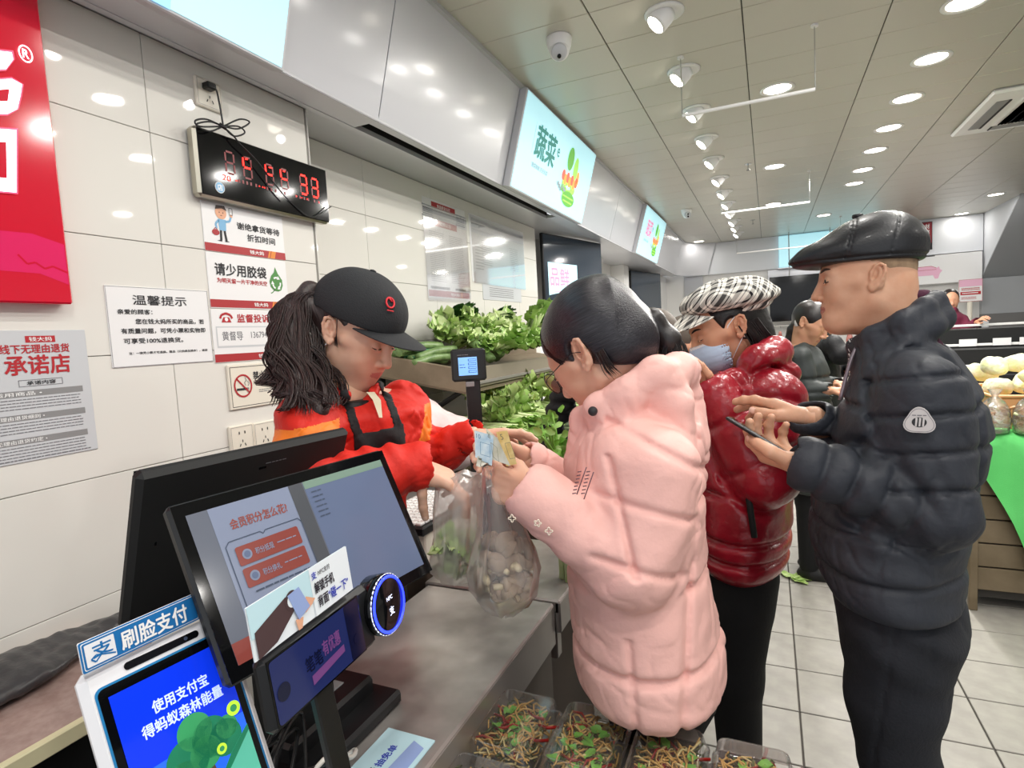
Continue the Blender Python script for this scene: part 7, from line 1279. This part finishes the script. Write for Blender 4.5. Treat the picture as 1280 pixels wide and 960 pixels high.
note([(620, 540, z+.01), (634, 538, z+.02), (645, 580, z+.02), (634, 583, z+.01)], 'note_gold', 'folded golden banknote held against the palm', 'note_ink', '5'); note([(597, 570, z+.002), (615, 575, z+.002), (600, 584, z+.002), (595, 583, z+.002)], 'note_white', 'pale receipt corner sticking out below the fanned money', 'note_ink', '1')
# ---- boxed cold salads on the low stand in front
film('box_clear', 'ffffff', .04, .06, .05, fres=.6); mat('noodle', 'c89a52', .35, var=(40, 'd0a866')); mat('noodle2', 'd8c48a', .35); mat('pepper', 'a8231c', .3, var=(30, '7e1813')); mat('coriander', '5c9a35', .4, var=(40, '7db84c')); mat('kelp', '4f5a2c', .35); mat('red_crate', '9b1f22', .4)
t = thing('display_stand', 'low dark stand holding the boxed salads in front of the counter', 'stand', (-.1, .8, 0)); mb = MB(); mb.b(-.484, .16, .30, .992, .715, .742, 'steel_edge', .003); mb.build('top', t); mb = MB(); mb.b(-.47, .15, .32, .98, .03, .715, 'counter_brown'); mb.build('body', t)
mb = MB(); mb.b(-.47, -.36, 1.05, 1.12, .60, .64, 'red_crate', .008); mb.b(-.46, -.37, 1.055, 1.115, .3, .60, 'red_crate', .01); tag(mb.build('red_crate', loc=(-.4, 1.2, .3)), 'dark red plastic crate rim showing behind the salad boxes', 'crate')
BX = [(-.435, .90), (-.302, .905), (-.168, .90), (-.036, .895), (-.435, .715), (-.302, .72), (-.168, .715), (-.036, .71)]
ord_ = ['leftmost of the back row, against the steel counter', 'second from the counter in the back row', 'third from the counter in the back row', 'rightmost of the back row, under the black trousers', 'leftmost of the front row, cut off at the bottom edge', 'second of the front row at the bottom edge', 'third of the front row at the bottom edge', 'fourth of the front row at the bottom edge']
for (bx, by), lb in zip(BX, ord_):
    t = thing('salad_box', 'clear plastic salad box, '+lb, 'box', (bx, by, .742)); hw, hd = .062, .086
    def rr(w_, d_, z_, r=.014): return [V3(bx+sx*(w_-r)+r*math.cos(a), by+sy*(d_-r)+r*math.sin(a), z_) for sx, sy, a0 in ((1, 1, 0), (-1, 1, 90), (-1, -1, 180), (1, -1, 270)) for a in np.radians([a0, a0+30, a0+60, a0+90])]
    mb = MB(); G = [rr(hw-.012, hd-.012, .743), rr(hw-.004, hd-.004, .775), rr(hw+.001, hd+.001, .777)]; mb.grid(np.array(G), 'box_clear', closed=True); mb.build('tray', t)
    mb = MB(); G = [rr(hw+.001, hd+.001, .777), rr(hw-.002, hd-.002, .781), rr(hw-.007, hd-.007, .806), rr(hw-.010, hd-.010, .809), rr(hw-.014, hd-.014, .808)]; mb.grid(np.array(G), 'box_clear', closed=True); mb.add(np.array(G[-1]), [list(range(16))], 'box_clear'); mb.tube(rr(hw+.001, hd+.001, .778), .0014, 'box_clear', 5, closed=True); mb.tube(rr(hw-.009, hd-.009, .808), .0012, 'box_clear', 5, closed=True); mb.build('lid', t)
    mb = MB()
    for i in range(150):
        c = V3(bx+Rn(-.04, .04), by+Rn(-.06, .06), .762+Rn(0, .03)); a = Rn(0, 6.28); L = Rn(.02, .045); b_ = Rn(-1.4, 1.4); pts = [c+V3(math.cos(a+b_*u)*L*u, math.sin(a+b_*u)*L*u, .006*math.sin(u*5+i)) for u in np.linspace(-1, 1, 8)]
        pts = [V3(min(max(p[0], bx-.052), bx+.052), min(max(p[1], by-.076), by+.076), min(max(p[2], .748), .802)) for p in pts]; mb.tube(pts, Rn(.0012, .0022), random.choice(('noodle', 'noodle', 'noodle', 'noodle2', 'kelp')), 5)
    for i in range(13): c = V3(bx+Rn(-.042, .042), by+Rn(-.062, .062), .778+Rn(0, .016)); a = Rn(0, 6.28); mb.tube([c, c+V3(math.cos(a), math.sin(a), .1)*.02, c+V3(math.cos(a+.4), math.sin(a+.4), 0)*.038], .0032, 'pepper', 6, flat=.5)
    for i in range(14): c = V3(bx+Rn(-.035, .035), by+Rn(-.055, .055), .787+Rn(0, .008)); leaf(mb, c, V3(Rn(-1, 1), Rn(-1, 1), .15), V3(0, 0, 1), Rn(.016, .026), Rn(.012, .02), 'coriander', .4, 4, .5)
    stuff(tag(mb.build('noodle_salad', loc=(bx, by, .745)), 'tangled noodle salad with red pepper and coriander, in the box '+lb, 'salad'))
# ---- dropped leaf and bits on the floor
mb = MB()
for a in (0, .8, -.7, 2.2): leaf(mb, V3(.10, 3.62, .006), V3(math.cos(a), math.sin(a), .03), V3(0, 0, 1), .10, .055, 'leaf_light', .1, 6, .3)
tag(mb.build('fallen_leaf', loc=(.1, 3.62, .003)), 'pale green vegetable leaf dropped on the grey floor tiles', 'leaf')
# ---- produce table on the right, crates and green cloth
mat('cloth_green', '6fe07c', .8, bump=(300, .3), var=(3, '62d470')); mat('crate_wood', '80715a', .65, bump=(30, .4), var=(6, '6e6049')); mat('basket_orange', 'e0a672', .5); mat('rubber', '3a3733', .8)
x0 = .90
t = thing('crate_stack', 'stack of slatted wooden crates under the green cloth at the right', 'crate stack', (1.4, 3.9, 0))
for y0, y1, nm in ((3.50, 4.3, 'crate_side'),):
    for k in range(6): z0 = .10+.122*k; mb = MB(); mb.b(x0+.01, x0+.03, y0, y1, z0+.004, z0+.118, 'crate_wood', .003); mb.build('side_board', t)
for k in range(6): z0 = .10+.122*k; mb = MB(); mb.b(x0+.03, 1.9, y0, y0+.018, z0+.004, z0+.118, 'crate_wood', .003); mb.build('front_board', t)
for x, y in ((x0, 3.49), (1.32, 3.49), (1.88, 3.49), (x0, 4.29)): mb = MB(); mb.b(x, x+.035, y-.012, y+.02, 0, .86, 'crate_wood', .003); mb.build('post', t)
mb = MB(); mb.b(x0+.03, 1.88, 3.52, 4.28, .06, .84, 'rubber'); mb.build('inner_box', t); mb = MB(); mb.b(x0, 2.0, 3.48, 5.2, .84, .87, 'crate_wood', .003); mb.build('top_board', t)
G = []; tz_ = .885
for u in np.linspace(0, 1, 40):
    p = V3(x0+.02+u*1.05, 3.52-.03*math.sin(u*9), tz_+.02*math.sin(u*14)); drop = .14+.60*min(1, u/.19)-.05*math.sin(u*7); row = [p+V3(0, .85, .0), p+V3(0, .4, .01*math.sin(u*20)), p+V3(0, .04, .01), p+V3(0, -.03, -.01)]
    for v in np.linspace(.1, 1, 12): row.append(p+V3(.03*v*math.sin(u*12), -.045-.03*v*abs(math.sin(u*17+1))-.015*math.sin(u*40+v*3), -drop*v))
    G.append(row)
G = np.array(G); mb = MB(); mb.grid(G, 'cloth_green'); tag(mb.build('green_cloth', loc=(1.3, 3.5, .88)), 'bright green cloth hanging over the wooden crates at the right edge', 'cloth')
t = thing('produce_basket', 'shallow orange-tan basket of bagged vegetables on the green cloth', 'basket', (1.35, 3.75, .9)); mb = MB(); mb.b(1.02, 1.75, 3.60, 3.615, .90, 1.06, 'basket_orange', .004); mb.build('side_panel', t); mb = MB(); mb.b(1.02, 1.035, 3.6, 4.2, .90, 1.06, 'basket_orange', .004); mb.build('side_panel', t); mb = MB(); mb.b(1.02, 1.75, 3.6, 4.2, .895, .905, 'basket_orange'); mb.build('basket_floor', t); mb = MB(); mb.tube([(1.02, 3.6, 1.07), (1.75, 3.6, 1.07), (1.75, 4.2, 1.07), (1.02, 4.2, 1.07)], .01, 'basket_orange', 6, closed=True); mb.build('rim', t)
def cab(seed):
    mb = MB(); S = Sdf(); S.u(ell((0, 0, 0), (.080, .055, .050)), .01); S.d(lambda p: .006*sn(p, 45, seed)+.004*np.abs(sn(p, 20, seed+5))); add_sdf(mb, S, V3(-.12, -.12, -.1), V3(.12, .12, .1), .008, 'cabbage'); return mb.mesh('cabbage')
cms = [cab(101), cab(103)]
for i in range(14): o = bpy.data.objects.new('cabbage', cms[i % 2]); COL.objects.link(o); o.location = (1.10+.16*(i % 5)+Rn(-.02, .02), 3.78+.15*(i//5), 1.10+.05*(i % 3)); o.rotation_euler = (Rn(-.4, .4), Rn(-.4, .4), Rn(0, 6)); tag(o, 'pale napa cabbage heaped behind the basket rim', 'cabbage', 'cabbages in the basket')
film('bag_clear', 'f3ead6', .25, .15, .2, (30, .9))
for i, (x, y) in enumerate(((1.0, 3.50), (1.13, 3.49), (1.27, 3.50), (1.41, 3.49), (1.55, 3.50))):
    t = thing('bagged_vegetables', ['clear bag of pale beans at the left end of the row on the green cloth', 'clear bag of pale beans, second in the row on the green cloth', 'clear bag of pale beans, third in the row on the green cloth', 'clear bag of pale beans, fourth in the row on the green cloth', 'clear bag of pale beans at the right end of the row on the green cloth'][i], 'bag', (x, y, .9)); mb = MB()
    for k in range(26): c = V3(x+Rn(-.04, .04), y+Rn(-.03, .03), .93+Rn(0, .11)); a = Rn(0, 6.3); mb.tube([c, c+V3(math.cos(a), .3*math.sin(a), Rn(-.5, .5))*.035], .007, random.choice(('bean_pod', 'cabbage', 'basket_orange')), 6)
    stuff(mb.build('contents', t)); mb = MB(); G = [[V3(x+math.cos(a)*r*(1+.06*math.sin(5*a+i)), y+math.sin(a)*r*.75*(1+.06*math.sin(4*a+z_*50)), z_) for a in np.linspace(0, 2*PI, 19)[:-1]] for r, z_ in ((.03, .90), (.06, .91), (.066, .96), (.062, 1.02), (.04, 1.06), (.012, 1.085), (.03, 1.12))]; mb.grid(np.array(G), 'bag_clear', closed=True); mb.build('film', t)
# ---- chilled cabinets with rails, price sign and scales beyond
t = thing('chilled_cabinet', 'long dark chilled cabinet with white rails behind the vegetable table', 'cabinet', (2.3, 7, 0))
mb = MB(); mb.b(1.55, 5.2, 6.6, 7.58, .02, .92, 'black_matte', .01); mb.build('body', t)
for z_, y in ((1.0, 6.62), (1.18, 7.0), (1.36, 7.6)):
    mb = MB(); mb.b(1.56, 5.2, y, y+.03, z_-.015, z_+.01, 'white_pl', .003); mb.build('rail', t)
mb = MB(); mb.b(1.56, 5.2, 6.63, 7.0, .92, 1.15, 'black_matte'); mb.b(1.56, 5.2, 7.01, 7.6, .92, 1.33, 'black_matte'); mb.build('stepped_tray', t)
for i in range(9): mb = MB(); mb.box((1.8+.22*i+Rn(-.03, .03), 6.99, 1.20), (.07, .004, .035), 'paper', basis((0, -1, .2), (0, 0, 1)).T if 0 else I3); mb.build('price_tag', t)
t = thing('price_sign', 'white and red price sign on a pale post behind the man’s shoulder', 'sign', (2.0, 7.9, 0)); c = at(1213, 363, 8.0); mb = MB(); mb.box(c, (.135, .008, .155), 'paper', I3, .004); mb.build('board', t); s = Sheet(c+V3(-.135, -.009, .155), V3(1, 0, 0), DN); s.rect(.008, .008, .262, .10, 'pig_pink'); s.rule(.03, .24, .12, 2, .02, 'red_ink', .01); s.rect(.02, .17, .25, .215, 'red_ink', 2); s.rule(.04, .22, .185, 1, .02, 'white_ink', .012, 3); s.rule(.03, .2, .245, 2, .02, 'red_ink', .008); s.frame(.004, .004, .266, .306, .004, 'red_ink'); s.build('print', t); mb = MB(); mb.cyl((c[0], c[1]+.02, 0), (c[0], c[1]+.02, c[2]-.15), .03, 'cream_pl', 12); mb.build('post', t)
t = thing('electronic_scale', 'grey shop scale with a dark display beside the price sign', 'scale', (2.45, 7.7, 1.3)); c = at(1222, 410, 7.6); mb = MB(); mb.box(c, (.11, .04, .09), 'paper_grey', I3, .01); mb.build('body', t); mb = MB(); mb.box(c+V3(-.03, -.041, .03), (.06, .002, .03), 'black_gloss'); mb.build('display', t); mb = MB(); mb.box(c+V3(-.02, 0, -.14), (.16, .12, .02), 'steel_edge', I3, .005); mb.build('pan', t); mb = MB(); mb.cyl(c+V3(0, .03, -.14), c+V3(0, .03, -.05), .02, 'paper_grey', 10); mb.build('neck', t)
mb = MB(); mb.b(2.25, 2.9, 7.66, 8.4, .0, 1.24, 'grey_pl', .01); tag(mb.build('scale_plinth', loc=(2.4, 8, .0)), 'grey plinth under the shop scale', 'plinth')
# ---- meat counter at the back, hooks and hanging cuts
t = thing('meat_counter', 'pale meat counter with a glass front at the back of the shop', 'counter', (1.2, 6.0, 0)); mb = MB(); mb.b(.62, .88, 4.55, 5.6, .02, .93, 'white_pl', .01); mb.build('body', t); mb = MB(); mb.b(.60, .90, 4.53, 5.62, .93, .97, 'steel_edge', .004); mb.build('top', t)
mat('meat', 'c98a86', .35, var=(25, 'e6c6be')); mat('meat_dark', '96403c', .4, var=(20, 'd49a90')); mat('crate_green', '3f8a5e', .5)
for i in range(9):
    S = Sdf(); S.u(ell((0, 0, 0), (Rn(.05, .08), Rn(.035, .05), .022)), .01); S.d(lambda p, i=i: .008*sn(p, 40, 200+i)); mb = MB(); c = V3(.68+.08*(i % 4)+Rn(-.01, .01), 4.68+.16*(i//4)+Rn(-.02, .02), .992+.02*(i % 2)); add_sdf(mb, S, V3(-.11, -.08, -.05), V3(.11, .08, .05), .007, 'meat'); o = mb.build('meat_cut'); o.location = tuple(c); tag(o, 'pink cut of meat lying on the pale counter', 'meat', 'meat cuts on the counter')
mb = MB(); mb.b(.64, .74, 4.28, 4.5, .55, .78, 'crate_green', .01); mb.b(.64, .74, 4.28, 4.5, .02, .55, 'grey_pl', .01); tag(mb.build('green_bin', loc=(.7, 4.4, 0)), 'small green bin below the meat counter in front of the grey puffer coat', 'bin')
t = thing('meat_rack', 'steel hanging rack with hooks under the black screen on the back wall', 'rack', (.6, 9.6, 0)); mb = MB(); mb.cyl((-.02, 9.6, 1.45), (1.6, 9.6, 1.45), .012, 'chrome', 8); mb.build('bar', t)
for x in (.02, .8, 1.58): mb = MB(); mb.cyl((x, 9.6, 0), (x, 9.6, 1.52), .02, 'chrome', 8); mb.build('post', t)
for i in range(9):
    x = .16+.15*i; c = V3(x, 9.58, 1.25-.06*(i % 3)); S = Sdf(); S.u(cone(c+V3(0, 0, .10), c-V3(0, 0, .10), .02, .04), .01); S.d(lambda p, i=i: .01*sn(p, 30, 300+i)); mb = MB(); add_sdf(mb, S, c-V3(.1, .1, .2), c+V3(.1, .1, .2), .012, ('meat_dark', 'meat')[i % 2]); mb.tube([c+V3(0, 0, .1), c+V3(0, 0, .16), V3(x, 9.6, 1.45)], .004, 'chrome', 5); tag(mb.build('hanging_meat', loc=c), 'strip of cured meat hanging from the steel rack', 'meat', 'meat strips hanging from the rack')
t = thing('wall_shelf', 'pale back shelf with grey goods left of the steel rack', 'shelf', (-.35, 10.0, 0)); mb = MB(); mb.b(-.8, -.05, 9.9, 10.25, 1.20, 1.23, 'panel_w'); mb.build('shelf_board', t); mb = MB(); mb.b(-.8, -.05, 9.95, 10.25, .02, 1.0, 'grey_pl', .01); mb.build('cupboard', t)
